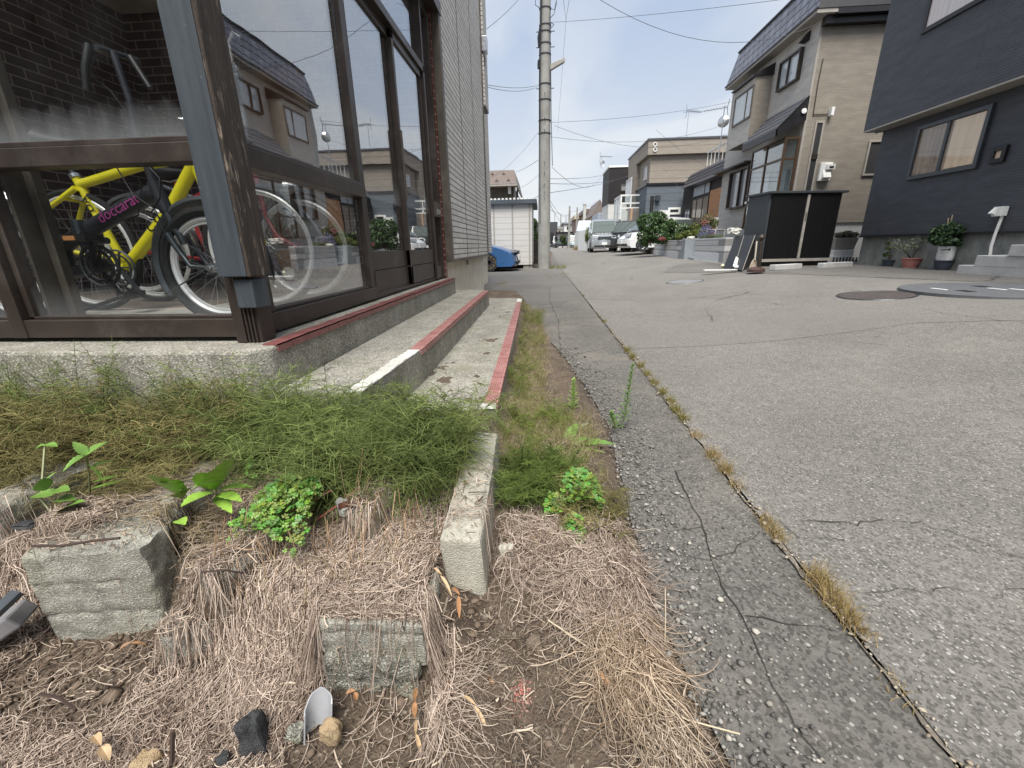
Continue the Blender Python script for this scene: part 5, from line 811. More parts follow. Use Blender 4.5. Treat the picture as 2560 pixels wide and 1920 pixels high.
blk('concrete_rubble', 'blunt squared concrete end under straw above the grey moulded slab', 'rubble', -.475, 1.03, .06, .09, .20, .12, -.12, mat='conc_curb', rough=.006, seed=47, group='broken concrete pieces')
blk('concrete_rubble', 'small grey lump at the foot of the big upright block', 'rubble', -.82, .72, -.07, .11, .07, .10, .2, mat='conc_block', rough=.012, seed=53, group='broken concrete pieces')
blk('concrete_rubble', 'thin upright concrete sliver beside the kerb stone end', 'rubble', -.255, .79, .0, .03, .08, .115, .1, mat='conc_block', rough=.006, seed=57, group='broken concrete pieces')
def rock(name, label, px, py, z, sx, sy, sz, mat, seed, rz=0, cat='stone', rough=.25, sub=4):
    z = z-(.06 if px < 1150 and py > 1590 else 0); p = hZ(px, py, z); me = bpy.data.meshes.new(name); import bmesh; bm = bmesh.new(); bmesh.ops.create_icosphere(bm, subdivisions=sub, radius=1)
    for v in bm.verts:
        n = v.co.copy(); f = 1+rough*mn.noise(n*1.3+Vector((seed, 0, 0)))*1.6+rough*.35*mn.noise(n*4+Vector((0, seed, 0)))+rough*.12*mn.noise(n*12); c = [max(-.72, min(.72, t)) for t in n]; v.co = Vector((c[0]*sx, c[1]*sy, c[2]*sz))*f*.75
    bm.to_mesh(me); bm.free(); me.shade_smooth(); me.set_sharp_from_angle(angle=math.radians(38)); me.materials.append(mat); o = bpy.data.objects.new(name, me); COL.objects.link(o); o.location = p; o.rotation_euler = (random.uniform(-.2, .2), random.uniform(-.2, .2), rz); setp(o, label, cat); return o
K['rk_dark'] = concrete('dark_rock', (.035, .037, .04), (.085, .088, .092), .4, 0, 2.5, .3, .8); K['rk_tan'] = concrete('tan_rock', (.36, .26, .15), (.52, .40, .26), .2, 0, 2.5, .2, .8); K['rk_brown'] = concrete('brown_rock', (.15, .115, .085), (.25, .2, .15), .3, 0, 2, .3, .8); K['rk_grey'] = concrete('grey_rock', (.2, .2, .19), (.34, .34, .32), .3, .3, 2, .3, .8)
rock('stone', 'dark grey pointed stone standing in the soil at the bottom', 632, 1845, .02, .038, .035, .085, K['rk_dark'], 1, .3); rock('stone', 'tan rounded stone beside the broken white pipe', 826, 1830, .02, .034, .026, .036, K['rk_tan'], 2); rock('stone', 'brown boulder at the asphalt edge beside the weeds', 1515, 1350, .03, .075, .05, .055, K['rk_brown'], 3, -.3)
rock('stone', 'small whitish stone next to the brown boulder', 1576, 1392, .01, .028, .024, .022, K['mortar'], 4); rock('stone', 'upright pale stone leaning at the kerb stone end', 1262, 1400, .05, .034, .03, .085, K['conc_curb'], 5, .4); rock('stone', 'grey boulder under the leafy weed between the beams', 690*.5+5, 1290, .10, .10, .08, .075, K['rk_grey'], 6)
rock('stone', 'flat dark slate chip on the crusted concrete piece', 65, 1312, .17, .045, .028, .012, K['rk_dark'], 7); rock('stone', 'brown ball of soil above the bare dirt patch', 1335, 1075*1.5, .02, .028, .026, .028, K['rk_brown'], 8); rock('stone', 'grey flake of rock among dark red twigs', 860, 1265, .19, .03, .05, .018, K['rk_grey'], 9, .7)
rock('stone', 'brown sandstone chip at the bottom left corner of the dirt', 365, 1905, .01, .03, .03, .02, K['rk_tan'], 10); rock('stone', 'rough dark cinder near the bottom edge', 560, 1900, .01, .02, .02, .018, K['rk_dark'], 11); rock('stone', 'crumbly white lump left of the broken pipe', 740, 1830, .01, .03, .025, .02, K['rubble'], 12)
# broken PVC pipe
P = hZ(795, 1815, -.045); pv = MB(); n = 16
for s_, r_ in ((1, .026), (0, .0235)):
    for i in range(n+1):
        a = math.radians(20)+math.radians(200)*i/n; h_ = .05-.018*abs(i/n-.45)*2+.006*mn.noise(Vector((i*.35, 0, 3)));
        for zz in (-.02, h_): pv.v.append((P.x+math.cos(a)*r_, P.y+math.sin(a)*r_+zz*.35, P.z+zz))
m2_ = 2*(n+1)
for i in range(n): a = 2*i; pv.f += [(a, a+2, a+3, a+1), (m2_+a, m2_+a+1, m2_+a+3, m2_+a+2), (a+1, a+3, m2_+a+3, m2_+a+1)]
pv.f += [(0, 1, m2_+1, m2_), (2*n, m2_+2*n, m2_+2*n+1, 2*n+1)]; pv.m = [0]*len(pv.f); setp(pv.build('broken_pipe', plain('grey_pvc', (.33, .34, .36), .35, 0, .1, 20), None, smooth=True), 'broken piece of white plastic pipe standing in the soil', 'pipe')
gt = MB(); a, b2 = hZ(-60, 1610, -.03), hZ(58, 1530, .03); gt.bar(a, b2, .07, .04); setp(gt.build('fallen_channel', plain('grey_plastic', (.22, .22, .23), .5, 0, .2, 10), None, bevel=.006), 'grey plastic channel poking in at the left edge', 'plastic channel'); gt = MB(); a, b2 = hZ(-20, 1540, .08), hZ(45, 1480, .10); gt.bar(a, b2, .03, .012); setp(gt.build('metal_strip', K['steel_dk'], None), 'bent grey metal strip above the grey channel', 'metal strip')
# ================================================================ GRASSES AND WEEDS
def hs(x, y):
    z = soil(x, y)+.0
    for cx, cy, hx, hy_, rz, top in OB:
        c, s = math.cos(-rz), math.sin(-rz); dx_ = (x-cx)*c-(y-cy)*s; dy_ = (x-cx)*s+(y-cy)*c
        k = (np.abs(dx_) < hx) & (np.abs(dy_) < hy_); z = np.where(k, np.maximum(z, top), z)
    return z
def tubesN(P, w, n=3, taper=.35):
    """P (N,S,3) centre lines, w (N,) radii -> verts, quads, owner index"""
    N, S, _ = P.shape; T = np.gradient(P, axis=1); T /= np.linalg.norm(T, axis=2, keepdims=True)+1e-9; ref = rng.normal(size=(N, 1, 3)); A = np.cross(T, ref); A /= np.linalg.norm(A, axis=2, keepdims=True)+1e-9; Bv = np.cross(T, A)
    tp = np.linspace(1, taper, S)[None, :, None]; R = w[:, None, None]*tp; V = np.stack([P+A*R*math.cos(2*PI*k/n)+Bv*R*math.sin(2*PI*k/n) for k in range(n)], 2)
    idx = np.arange(N*S*n).reshape(N, S, n); Q = np.stack([idx[:, :-1, :], np.roll(idx, -1, 2)[:, :-1, :], np.roll(idx, -1, 2)[:, 1:, :], idx[:, 1:, :]], -1).reshape(-1, 4); return V.reshape(-1, 3), Q
def strandmesh(name, P, w, col, mat, n=3, taper=.35, **pr):
    V, Q = tubesN(P, w, n, taper); c = np.repeat(col, P.shape[1]*n, 0); return fastmesh(name, V, Q, mat, colors=c, smooth=True, **pr)
def lerpc(a, b, t): return np.asarray(a)[None]*(1-t[:, None])+np.asarray(b)[None]*t[:, None]
CLEAR = [(-1.17, -.88, .70, .84), (-.25, -.14, .80, 1.42), (-1.64, -1.48, .9, 1.4), (-1.15, -1.01, .9, 1.36)]
def keepclear(x, y):
    y = y.copy(); x = x.copy()
    for a, b, c, d in CLEAR:
        k = (x > a) & (x < b) & (y > c) & (y < d) & (rng.random(len(x)) < .93); x[k] = -.55+rng.uniform(-.25, .25, k.sum()); y[k] = rng.uniform(.75, 1.15, k.sum())
    return x, y
# dead stems: they start on the mound and are combed down over the rubble
def mat_strands(N, reg, length, fdir, lift=.012, S=11, spread=.5, w0=.0012, step_down=.026, ca=(.15, .105, .08), cb=(.68, .565, .475), wav=.75, up0=.01):
    N = int(N*.62); x, y = keepclear(rng.uniform(reg[0], reg[1], N), rng.uniform(reg[2], reg[3], N)); ln = length*rng.uniform(.5, 1.35, N); th = fdir(x, y)+rng.normal(0, spread, N); P = np.zeros((N, S, 3)); z = hs(x, y)+rng.uniform(0, lift, N)+up0; cur = rng.normal(0, wav, N); of = rng.uniform(0, lift, N)
    for i in range(S):
        P[:, i, 0] = x; P[:, i, 1] = y; P[:, i, 2] = z; th = th+cur*.22+rng.normal(0, .24, N); nz = hs(x+np.cos(th)*ln/S, y+np.sin(th)*ln/S)+of+.002; dz = nz-z; drop = np.clip(-dz/(step_down), 0, .85); m_ = 1-drop*.6
        x = x+np.cos(th)*ln/S*m_; y = y+np.sin(th)*ln/S*m_; z = np.where(dz < -step_down, z-step_down, np.maximum(nz, z-step_down)); z = np.maximum(z, hs(x, y)+.001)
    t = np.clip(rng.beta(1.3, 1.3, N)+rng.normal(0, .1, N), 0, 1)*(.55+.9*np.clip(fbm(P[:, 4, 0], P[:, 4, 1], 9, 3, 60)+.5, 0, 1)); t = np.clip(t, 0, 1); return P, w0*rng.uniform(.6, 1.3, N), lerpc(ca, cb, t)
DN = lambda a: (lambda x, y: np.full_like(x, a))
parts = []
def add(*a, **k): parts.append(mat_strands(*a, **k))
down = lambda x, y: -PI/2+(x+.55)*(-.55)
add(7000, (-.86, -.26, .70, .98), .20, down, lift=.028, spread=.35); add(3600, (-.80, -.24, .64, .76), .20, down, lift=.02, spread=.3); add(3600, (-.9, -.22, .95, 1.25), .16, down, lift=.03, spread=.8); add(1800, (-.27, -.20, .74, 1.02), .20, DN(-PI/2-.25), lift=.03, spread=.2)
add(1900, (-.34, -.19, .58, .72), .19, DN(-PI/2+.1), lift=.02, spread=.22)                                   # falls past the slab end
add(2600, (-.10, .24, .86, 1.08), .15, DN(-PI/2), lift=.05, spread=1.3); add(1700, (.05, .24, .76, .95), .15, DN(-PI/2+.55), lift=.035, spread=.9); add(2600, (-1.35, -.75, .52, .74), .14, DN(-PI/2-.3), lift=.03, spread=1.0)
add(6500, (-1.45, -.5, .36, .76), .12, DN(-PI+.4), lift=.02, spread=1.1)
add(1100, (.10, .23, .60, .80), .15, DN(-PI/2+.45), lift=.035, spread=.7, ca=(.2, .14, .09), cb=(.62, .5, .38)); add(450, (.16, .26, .42, .58), .16, DN(-PI/2+.5), lift=.02, spread=.4, ca=(.2, .15, .1), cb=(.62, .52, .42))
add(3800, (-1.3, -.25, .40, .66), .10, DN(-PI+.3), lift=.012, spread=1.1, w0=.0008); add(2200, (-1.35, -.7, .45, .66), .13, DN(-PI+.55), lift=.02, spread=.6); add(1500, (-1.9, -1.1, .62, .95), .15, DN(-PI/2), lift=.03, spread=1.5); add(1400, (-1.45, -1.15, .70, 1.0), .14, DN(-PI/2), lift=.03, spread=1.2)
add(1600, (-.15, .25, .45, .85), .05, DN(0), lift=.004, spread=3, w0=.0007, ca=(.17, .13, .1), cb=(.38, .32, .26)); add(2200, (-1.35, -.85, .88, 1.35), .13, DN(-PI/2), lift=.035, spread=1.4, ca=(.22, .17, .10), cb=(.46, .38, .26))
P = np.concatenate([p[0] for p in parts]); W = np.concatenate([p[1] for p in parts]); C = np.concatenate([p[2] for p in parts]); 
def infront(x0, x1, y0, y1, z, keep):
    return ((P[:, :, 0] > x0) & (P[:, :, 0] < x1) & (P[:, :, 1] > y0) & (P[:, :, 1] < y1) & (P[:, :, 2] < z)).any(1) & (rng.random(len(P)) > keep)
rm_ = infront(-.475, -.235, .50, .67, .09, .03) | infront(-1.24, -.90, .56, .79, .17, .05) | infront(-.25, -.13, .74, .84, .19, .02) | infront(-.78, -.69, .72, .95, .2, .25) | infront(-.89, -.76, .66, .78, .1, .2) | infront(-.53, -.42, .90, 1.15, .25, .25) | ((P[:, :, 0] > -.243) & (P[:, :, 0] < -.138) & (P[:, :, 1] > .80) & (P[:, :, 1] < 1.42) & (P[:, :, 2] > .19)).any(1) & (rng.random(len(P)) > .12)
P, W, C = P[~rm_], W[~rm_], C[~rm_]
strandmesh('dead_horsetail_mat', P, W, C, K['straw'], kind='stuff', label='mat of pale brown dead wiry stems combed down over the rubble', cat='dead grass')
# brown clumps inside the green belt
parts = []; browny = dict(ca=(.24, .155, .09), cb=(.55, .38, .25))
for px, py, n_ in ((470, 1040, 520), (150, 1010, 300), (240, 1010, 150), (580, 1090, 200), (60, 950, 260)):
    p = hZ(px, py, .26); add(n_, (p.x-.05, p.x+.05, p.y-.03, p.y+.03), .20, DN(-PI/2), lift=.05, spread=1.1, up0=.09, step_down=.03, **browny)
P = np.concatenate([p[0] for p in parts]); W = np.concatenate([p[1] for p in parts]); C = np.concatenate([p[2] for p in parts]); strandmesh('dead_horsetail_tufts', P, W, C, K['straw'], kind='stuff', label='rusty brown dead tufts drooping out of the green horsetail belt', cat='dead grass')
# living horsetail: wiry main stems with whorls of thin drooping branches
def horsetail(name, pts, hts, col_a, col_b, label, nwh=8, nbr=6, lean=.5, blen=.10, wm=.0014, wb=.00095, bias=(0, -1)):
    N = len(pts); S = 9; base = np.stack([pts[:, 0], pts[:, 1], hs(pts[:, 0], pts[:, 1])-.005], 1); th = rng.uniform(0, 2*PI, N); L_ = lean*rng.uniform(.3, 1.5, N); dx_ = np.cos(th)*L_+bias[0]*L_*.5; dy_ = np.sin(th)*L_+bias[1]*L_*.5
    s = np.linspace(0, 1, S)[None, :]; P = np.zeros((N, S, 3)); P[:, :, 0] = base[:, 0:1]+dx_[:, None]*hts[:, None]*s**1.8; P[:, :, 1] = base[:, 1:2]+dy_[:, None]*hts[:, None]*s**1.8; P[:, :, 2] = base[:, 2:3]+hts[:, None]*(s-.28*L_[:, None]*s**2.6)
    t = np.clip(rng.normal(.5, .25, N), 0, 1); cm = lerpc(col_a, col_b, t); V1, Q1 = tubesN(P, wm*rng.uniform(.8, 1.2, N), 3, .4); C1 = np.repeat(cm, S*3, 0)
    M = N*nwh*nbr; oi = np.repeat(np.arange(N), nwh*nbr); wi = np.tile(np.repeat(np.arange(nwh), nbr), N); f = (wi+1.3+rng.uniform(-.3, .3, M))/(nwh+1.5); j = f*(S-1); j0 = np.clip(j.astype(int), 0, S-2); fr_ = (j-j0)[:, None]; bp = P[oi, j0]*(1-fr_)+P[oi, j0+1]*fr_
    az = rng.uniform(0, 2*PI, M); bl = blen*(1.15-.85*f)*rng.uniform(.6, 1.3, M); el = rng.uniform(.1, .9, M); BP = np.zeros((M, 5, 3)); ss_ = np.linspace(0, 1, 5)[None]; BP[:, :, 0] = bp[:, 0:1]+np.cos(az)[:, None]*bl[:, None]*ss_*np.cos(el)[:, None]; BP[:, :, 1] = bp[:, 1:2]+np.sin(az)[:, None]*bl[:, None]*ss_*np.cos(el)[:, None]
    BP[:, :, 2] = bp[:, 2:3]+bl[:, None]*(np.sin(el)[:, None]*ss_-.55*rng.uniform(.2, 1.3, M)[:, None]*ss_**2); V2, Q2 = tubesN(BP, wb*rng.uniform(.8, 1.25, M), 3, .5); C2 = np.repeat(cm[oi]*rng.uniform(.8, 1.25, M)[:, None], 5*3, 0)
    return fastmesh(name, np.concatenate([V1, V2]), np.concatenate([Q1, Q2+len(V1)]), K['stem'], colors=np.concatenate([C1, C2]), smooth=True, kind='stuff', label=label, cat='horsetail')
def pts(n, x0, x1, y0, y1): return np.stack([rng.uniform(x0, x1, n), rng.uniform(y0, y1, n)], 1)
ga, gb = (.042, .068, .014), (.29, .36, .115); oa, ob = (.085, .085, .028), (.36, .31, .13)
pp = np.concatenate([pts(230, -.98, -.24, 1.16, 1.40), pts(110, -.72, -.24, 1.03, 1.20)]); horsetail('green_horsetail', pp, rng.uniform(.17, .36, len(pp)), ga, gb, 'dense bright green wiry horsetail spilling over the ends of the steps', bias=(.1, -1.2), blen=.16, nbr=4, nwh=9)
pp = pts(420, -2.9, -1.0, 1.18, 1.39); horsetail('olive_horsetail', pp, rng.uniform(.16, .36, len(pp)), oa, ob, 'olive and yellowing horsetail belt along the foot of the porch wall', bias=(0, -1.3))
pp = pts(150, -2.4, -.95, 1.22, 1.39); horsetail('green_horsetail', pp, rng.uniform(.24, .42, len(pp)), ga, gb, 'taller green horsetail stems standing against the porch wall', lean=.3, bias=(0, -.3)); pp = pts(70, -1.95, -1.1, .98, 1.22); horsetail('olive_horsetail', pp, rng.uniform(.08, .18, len(pp)), oa, ob, 'thin olive horsetail growing between the two concrete beams')
pp = pts(120, -.13, .13, 1.13, 1.45); horsetail('green_horsetail', pp, rng.uniform(.08, .18, len(pp)), (.06, .09, .016), (.17, .24, .055), 'green horsetail patch to the right of the kerb stone', nwh=7, nbr=5, blen=.07); pp = pts(60, .06, .24, 1.00, 1.28); horsetail('olive_horsetail', pp, rng.uniform(.07, .15, len(pp)), oa, ob, 'olive horsetail fringe at the asphalt edge below the clover', nwh=6, nbr=5, blen=.06)
pp = np.concatenate([pts(26, -.17, -.02, 1.5, 1.95), pts(20, .0, .12, 1.75, 2.0), pts(26, -.19, -.06, 2.2, 2.9), pts(16, -.2, -.05, 3.0, 4.2), pts(34, -.24, .0, 4.6, 5.6)]); horsetail('roadside_horsetail', pp, rng.uniform(.06, .17, len(pp)), (.09, .12, .02), (.24, .30, .07), 'sparse horsetail tufts along the right side of the steps', nwh=5, nbr=5, blen=.07)
# blades: short grass tufts
def blades(name, label, cat, P0, n_, h, spr, ca, cb, w_=.0016, kind=None, group=None, cv=.6):
    N = len(P0)*n_; b = np.repeat(np.asarray(P0, float), n_, 0)+np.c_[rng.normal(0, spr, (N, 2)), np.zeros(N)]; th = rng.uniform(0, 2*PI, N); ln = h*rng.uniform(.5, 1.3, N); L_ = rng.uniform(.2, 1.1, N)*cv; S = 6; s = np.linspace(0, 1, S)[None]; P = np.zeros((N, S, 3))
    P[:, :, 0] = b[:, 0:1]+(np.cos(th)*L_*ln)[:, None]*s**1.5; P[:, :, 1] = b[:, 1:2]+(np.sin(th)*L_*ln)[:, None]*s**1.5; P[:, :, 2] = b[:, 2:3]-.004+ln[:, None]*(s-.45*L_[:, None]*s**2.2); return strandmesh(name, P, w_*rng.uniform(.6, 1.2, N), lerpc(ca, cb, rng.uniform(0, 1, N)), K['stem'], 3, .15, label=label, cat=cat, kind=kind, group=group)
zs_ = lambda x, y: float(soil(x, y)) if x < .3 and y < 6.9 else float(hz(x, y))+.008
rp_ = np.array([(x, y, zs_(x, y)) for x, y in [(rng.uniform(-.24, .02), rng.uniform(4.5, 5.9)) for _ in range(90)]+[(rng.uniform(-.2, .02), rng.uniform(1.9, 4.4)) for _ in range(260)]+[(rng.uniform(-.16, .22), rng.uniform(1.4, 2.0)) for _ in range(170)]])
blades('roadside_grass', 'thin yellow-green grass in the soil strip beside the lowest step', 'grass', rp_, 9, .075, .015, (.14, .16, .03), (.36, .36, .12), .0011, 'stuff')
blades('dry_litter', 'pale dry grass litter lying beside the lowest step', 'dead grass', rp_, 12, .07, .035, (.3, .24, .15), (.6, .5, .34), .001, 'stuff', cv=1.4)
JW = [(1350, 800, .03, 'small green tuft in the far road joint'), (1500, 796, .07, 'short yellow-green tuft on the road joint at the near end of the smooth patch'), (1565, 872, .09, 'tall thin-stalked tuft at the near corner of the smooth patch')]
jt = [(3.45, .09, 34), (3.25, .08, 30), (3.0, .08, 26), (2.8, .07, 28), (2.6, .08, 26), (2.42, .07, 30), (2.27, .07, 26), (2.13, .08, 34), (2.02, .08, 34), (1.82, .05, 26), (1.62, .07, 34), (1.50, .08, 40), (1.40, .05, 20), (1.17, .06, 34), (1.11, .05, 30), (.94, .08, 46), (.885, .08, 46), (.83, .07, 40), (.79, .05, 30), (.66, .03, 14), (4.9, .06, 20), (5.2, .05, 14), (7.5, .06, 20)]
nm = ['first', 'second', 'third', 'fourth', 'fifth', 'sixth', 'seventh', 'eighth', 'ninth', 'tenth', 'eleventh', 'twelfth', 'thirteenth', 'fourteenth', 'fifteenth', 'sixteenth', 'seventeenth', 'eighteenth', 'nineteenth', 'twentieth', 'twenty-first', 'twenty-second', 'twenty-third']
order = sorted(range(len(jt)), key=lambda i: -jt[i][0])
for r_, i in enumerate(order):
    y, h_, n_ = jt[i]; x = .705+random.uniform(-.01, .012); g1 = (.16, .14, .03) if y > 1.9 else (.26, .19, .07); g2 = (.36, .32, .09) if y > 1.9 else (.55, .42, .2)
    k = blades('joint_weed', 'yellowing grass tuft in the long road joint, %s from the far end' % nm[r_], 'weed', [(x, y+.02*q_, zs_(x, y)) for q_ in (-1, 0, 1)], max(8, n_), h_*.72, .013, g1, g2, .0011, None, 'weed tufts in the road joint', .75)
def gw_(px, py, lab, n_=40, h_=.12, spr=.1, ca=(.1, .14, .03), cb=(.3, .34, .09)):
    g_ = G(px, py); blades('grass_tuft', lab, 'grass', [(g_.x+random.uniform(-spr, spr), g_.y+random.uniform(-spr*2, spr*2), g_.z) for _ in range(14)], n_, h_, .04, ca, cb, .003)
gw_(1395, 671, 'green and yellow grass at the right foot of the large pole', 20, .16, .3); gw_(1335, 655, 'yellow-green grass between the shed and the large pole', 30, .3, .22, (.2, .24, .05), (.45, .45, .14)); gw_(1405, 690, 'dry thin grass patch on the asphalt before the pole', 8, .07, .45, (.25, .22, .1), (.5, .45, .25)); gw_(1258, 708, 'thin strip of grass in the side yard asphalt', 8, .04, .12, (.2, .2, .05), (.4, .36, .15)); gw_(1448, 625, 'rusty grass at the foot of the white sheet fence', 30, .5, .5, (.2, .16, .06), (.4, .3, .12)); gw_(1290, 690, 'moss clump on the far end of the middle step', 1, .01, .01)
# broad leaves
def leaf(q, base, d, ln, wd, droop=.4, fold=.25, seg=6, tooth=0.0, up=(0, 0, 1)):
    base = Vector(base); d = Vector(d).normalized(); sdv = d.cross(Vector(up)).normalized(); upv = sdv.cross(d).normalized(); b = len(q.v); p = base.copy(); dd = d.copy()
    for i in range(seg+1):
        f = i/seg; w_ = wd*(math.sin(PI*min(1, f**.75))**.8)*(1+tooth*(1 if i % 2 else -1)) if 0 < i < seg else .0008; q.v += [tuple(p-sdv*w_+upv*w_*fold), tuple(p), tuple(p+sdv*w_+upv*w_*fold)]; dd = (dd-Vector((0, 0, droop/seg))).normalized(); p = p+dd*ln/seg
    for i in range(seg): a = b+3*i; q.f += [(a, a+1, a+4, a+3), (a+1, a+2, a+5, a+4)]; q.m += [q.mi]*2
K['lf1'] = plain('weed_leaf', (.14, .26, .05), .42, 0, .25, 30, .5); K['lf2'] = plain('bright_leaf', (.26, .44, .07), .42, 0, .25, 30, .5); K['lf3'] = plain('pale_leaf', (.33, .42, .25), .5, 0, .2, 30); K['stm'] = plain('weed_stem', (.24, .26, .13), .6, 0, .2, 20)
def px3(x, y, z): return hZ(x, y, z)
def weed(name, label, root, leaves, stems=(), mt='lf1', cat='weed'):
    up_ = .08 if root[2] == .12 else 0; H_ = lambda u: hZ(u[0], u[1], u[2]+up_); R = H_(root); t_ = thing(name, label, cat, tuple(R)); q = MB()
    for (x, y, z, tx, ty, tz, wd) in leaves:
        a, b2 = H_((x, y, z)), H_((tx, ty, tz)); leaf(q, a, b2-a+Vx(0, 0, .35*(b2-a).length), (b2-a).length*1.15, wd*1.45, .4, tooth=.1, seg=12)
    q.build('leaves', K[mt], t_, smooth=True); q = MB()
    for s in stems: q.tube([H_(u) for u in s], .0028, 5)
    if not stems: q.tube([R, R+Vx(.005, 0, .03)], .003, 5)
    q.build('stem', K['stm'], t_); return t_
weed('broadleaf_weed', 'leafy green weed with a pale bent stalk left of the first beam', (140, 1290, .12), [(128, 1240, .17, 92, 1245, .16, .016), (125, 1235, .18, 170, 1232, .18, .017), (115, 1225, .19, 108, 1200, .22, .015), (135, 1290, .13, 150, 1310, .10, .02), (150, 1280, .13, 210, 1262, .15, .014), (140, 1250, .16, 185, 1255, .15, .013), (112, 1112, .27, 92, 1125, .26, .008), (112, 1112, .27, 140, 1120, .26, .009), (108, 1212, .2, 140, 1185, .22, .007)], [((140, 1296, .11), (103, 1250, .15), (106, 1190, .2), (112, 1112, .27))], 'lf1')
weed('broadleaf_weed', 'weed with four spread pointed leaves above the first beam', (225, 1230, .12), [(215, 1138, .27, 172, 1178, .24, .014), (215, 1138, .27, 266, 1112, .28, .011), (215, 1138, .27, 185, 1110, .3, .009), (218, 1160, .25, 245, 1198, .2, .017), (225, 1170, .23, 280, 1158, .22, .006)], [((225, 1235, .11), (222, 1180, .2), (215, 1138, .27))], 'lf1')
weed('broadleaf_weed', 'long toothed leaf rosette lying between the beams', (345, 1195, .14), [(350, 1192, .15, 248, 1215, .19, .016), (340, 1200, .14, 230, 1235, .15, .008), (345, 1185, .15, 290, 1180, .18, .008), (250, 1185, .19, 275, 1170, .2, .007)], (), 'lf1')
weed('dock_plant', 'dock plant with crinkled upright leaves beside the second beam', (455, 1240, .12), [(450, 1240, .13, 375, 1200, .22, .024), (455, 1238, .13, 405, 1215, .19, .02), (460, 1235, .13, 500, 1225, .17, .018), (452, 1245, .13, 425, 1245, .16, .014), (445, 1300, .12, 462, 1315, .12, .01), (450, 1232, .13, 432, 1212, .2, .012)], [((455, 1245, .11), (452, 1225, .16))], 'lf2')
weed('dock_plant', 'dock plant with one broad ribbed leaf and pointed side leaves', (540, 1240, .12), [(540, 1225, .15, 582, 1168, .27, .021), (535, 1230, .15, 465, 1272, .16, .016), (545, 1235, .14, 600, 1262, .13, .012), (540, 1240, .13, 575, 1285, .10, .012), (530, 1225, .15, 500, 1195, .23, .02), (545, 1225, .15, 625, 1228, .15, .010)], [((540, 1250, .11), (540, 1225, .15))], 'lf2')
weed('dandelion', 'dandelion rosette with a dark lobed leaf at the gravel edge', (1420, 1120, .03), [(1430, 1115, .03, 1525, 1122, .04, .022), (1425, 1118, .03, 1468, 1100, .06, .02), (1420, 1120, .03, 1395, 1132, .05, .016), (1415, 1112, .03, 1440, 1070, .06, .018), (1425, 1125, .03, 1500, 1140, .02, .012)], (), 'lf1')
weed('pale_rosette', 'small greyish rosette above the dandelion', (1445, 1075, .02), [(1445, 1075, .02, 1428, 1060, .04, .010), (1445, 1075, .02, 1470, 1062, .04, .010), (1445, 1075, .02, 1440, 1085, .03, .009), (1445, 1075, .02, 1465, 1080, .02, .010), (1440, 1072, .02, 1420, 1075, .03, .009)], (), 'lf3')
def goldenrod(label, px, py, h_, lean=(0, 0), n_=46):
    p = hZ(px, py, .01); t_ = thing('goldenrod_shoot', label, 'weed', tuple(p)); q = MB(); tp = p+Vx(lean[0], lean[1], h_); q.tube([p, p.lerp(tp, .5)+Vx(.004, 0, 0), tp], [.0022, .0018, .001], 5); q.build('stem', K['stm'], t_); q = MB()
    for i in range(n_): f = .12+.86*i/n_; b = p.lerp(tp, f); a = i*2.4; l_ = .05*(1.05-.75*f); leaf(q, b, (math.cos(a), math.sin(a), .75+f), l_, .0045, .5, seg=3)
    q.build('leaves', K['lf2'] if label.startswith('short') else K['lf1'], t_, smooth=True)
goldenrod('short leafy goldenrod shoot with a bright tip in the gravel', 1432, 1032, .19); goldenrod('tall thin goldenrod shoot standing by itself on the dark asphalt edge', 1555, 1072, .33, (.03, 0), 60); goldenrod('low grey-green shoot at the foot of the tall goldenrod', 1540, 1078, .10, (-.03, 0), 30)
# clover clumps (wood sorrel): three-part leaves on thin stalks
def clover(label, cx, cy, rx, ry, zt, n_, ca=(.12, .25, .04), cb=(.28, .45, .11)):
    p = hZ(cx, cy, zt); r_ = (hZ(cx+rx, cy, zt)-p).length; r2 = (hZ(cx, cy-ry, zt)-p).length; V = []; Q = []; C = []; z0 = zt-.09; t_ = thing('clover_clump', label, 'clover', (p.x, p.y, z0)); SV = []
    for i in range(n_):
        a = random.uniform(0, 2*PI); rr = math.sqrt(random.random())*(.8+.25*math.sin(3*a+cx)+.12*math.sin(7*a)); x = math.cos(a)*rr*r_; y = math.sin(a)*rr*r2; z = .09-.055*rr**2+random.uniform(-.02, .012); tilt = Vector((random.gauss(0, .35), random.gauss(-.2, .35), 1)).normalized(); u = tilt.cross(Vector((0, 1, .1))).normalized(); v = tilt.cross(u); s = random.uniform(.0032, .0082); c_ = Vector((x, y, z)); a0 = random.uniform(0, 2); cl = [ca[k]+(cb[k]-ca[k])*random.random() for k in range(3)]
        for k in range(3):
            aa = a0+k*2.094; d = u*math.cos(aa)+v*math.sin(aa); e = tilt.cross(d); b = len(V); V += [c_, c_+d*s*.75+e*s*.72, c_+d*s*1.25+e*s*.5+tilt*s*.1, c_+d*s*.95-tilt*s*.15, c_+d*s*1.25-e*s*.5+tilt*s*.1, c_+d*s*.75-e*s*.72]; Q += [(b, b+1, b+2, b+3), (b, b+3, b+4, b+5)]; C += [cl]*6
        SV.append([(x*.6, y*.6, 0), (x*.85, y*.85, z*.55), (x, y, z)])
    fastmesh('leaves', [tuple(w_) for w_ in V], Q, K['leaf'], parent=t_, colors=np.array(C)); P = np.array(SV); V1, Q1 = tubesN(P, np.full(len(P), .0005), 3); fastmesh('stalks', V1, Q1, K['stem'], parent=t_, colors=np.repeat(np.tile([[.2, .3, .08]], (len(P), 1)), 9, 0))
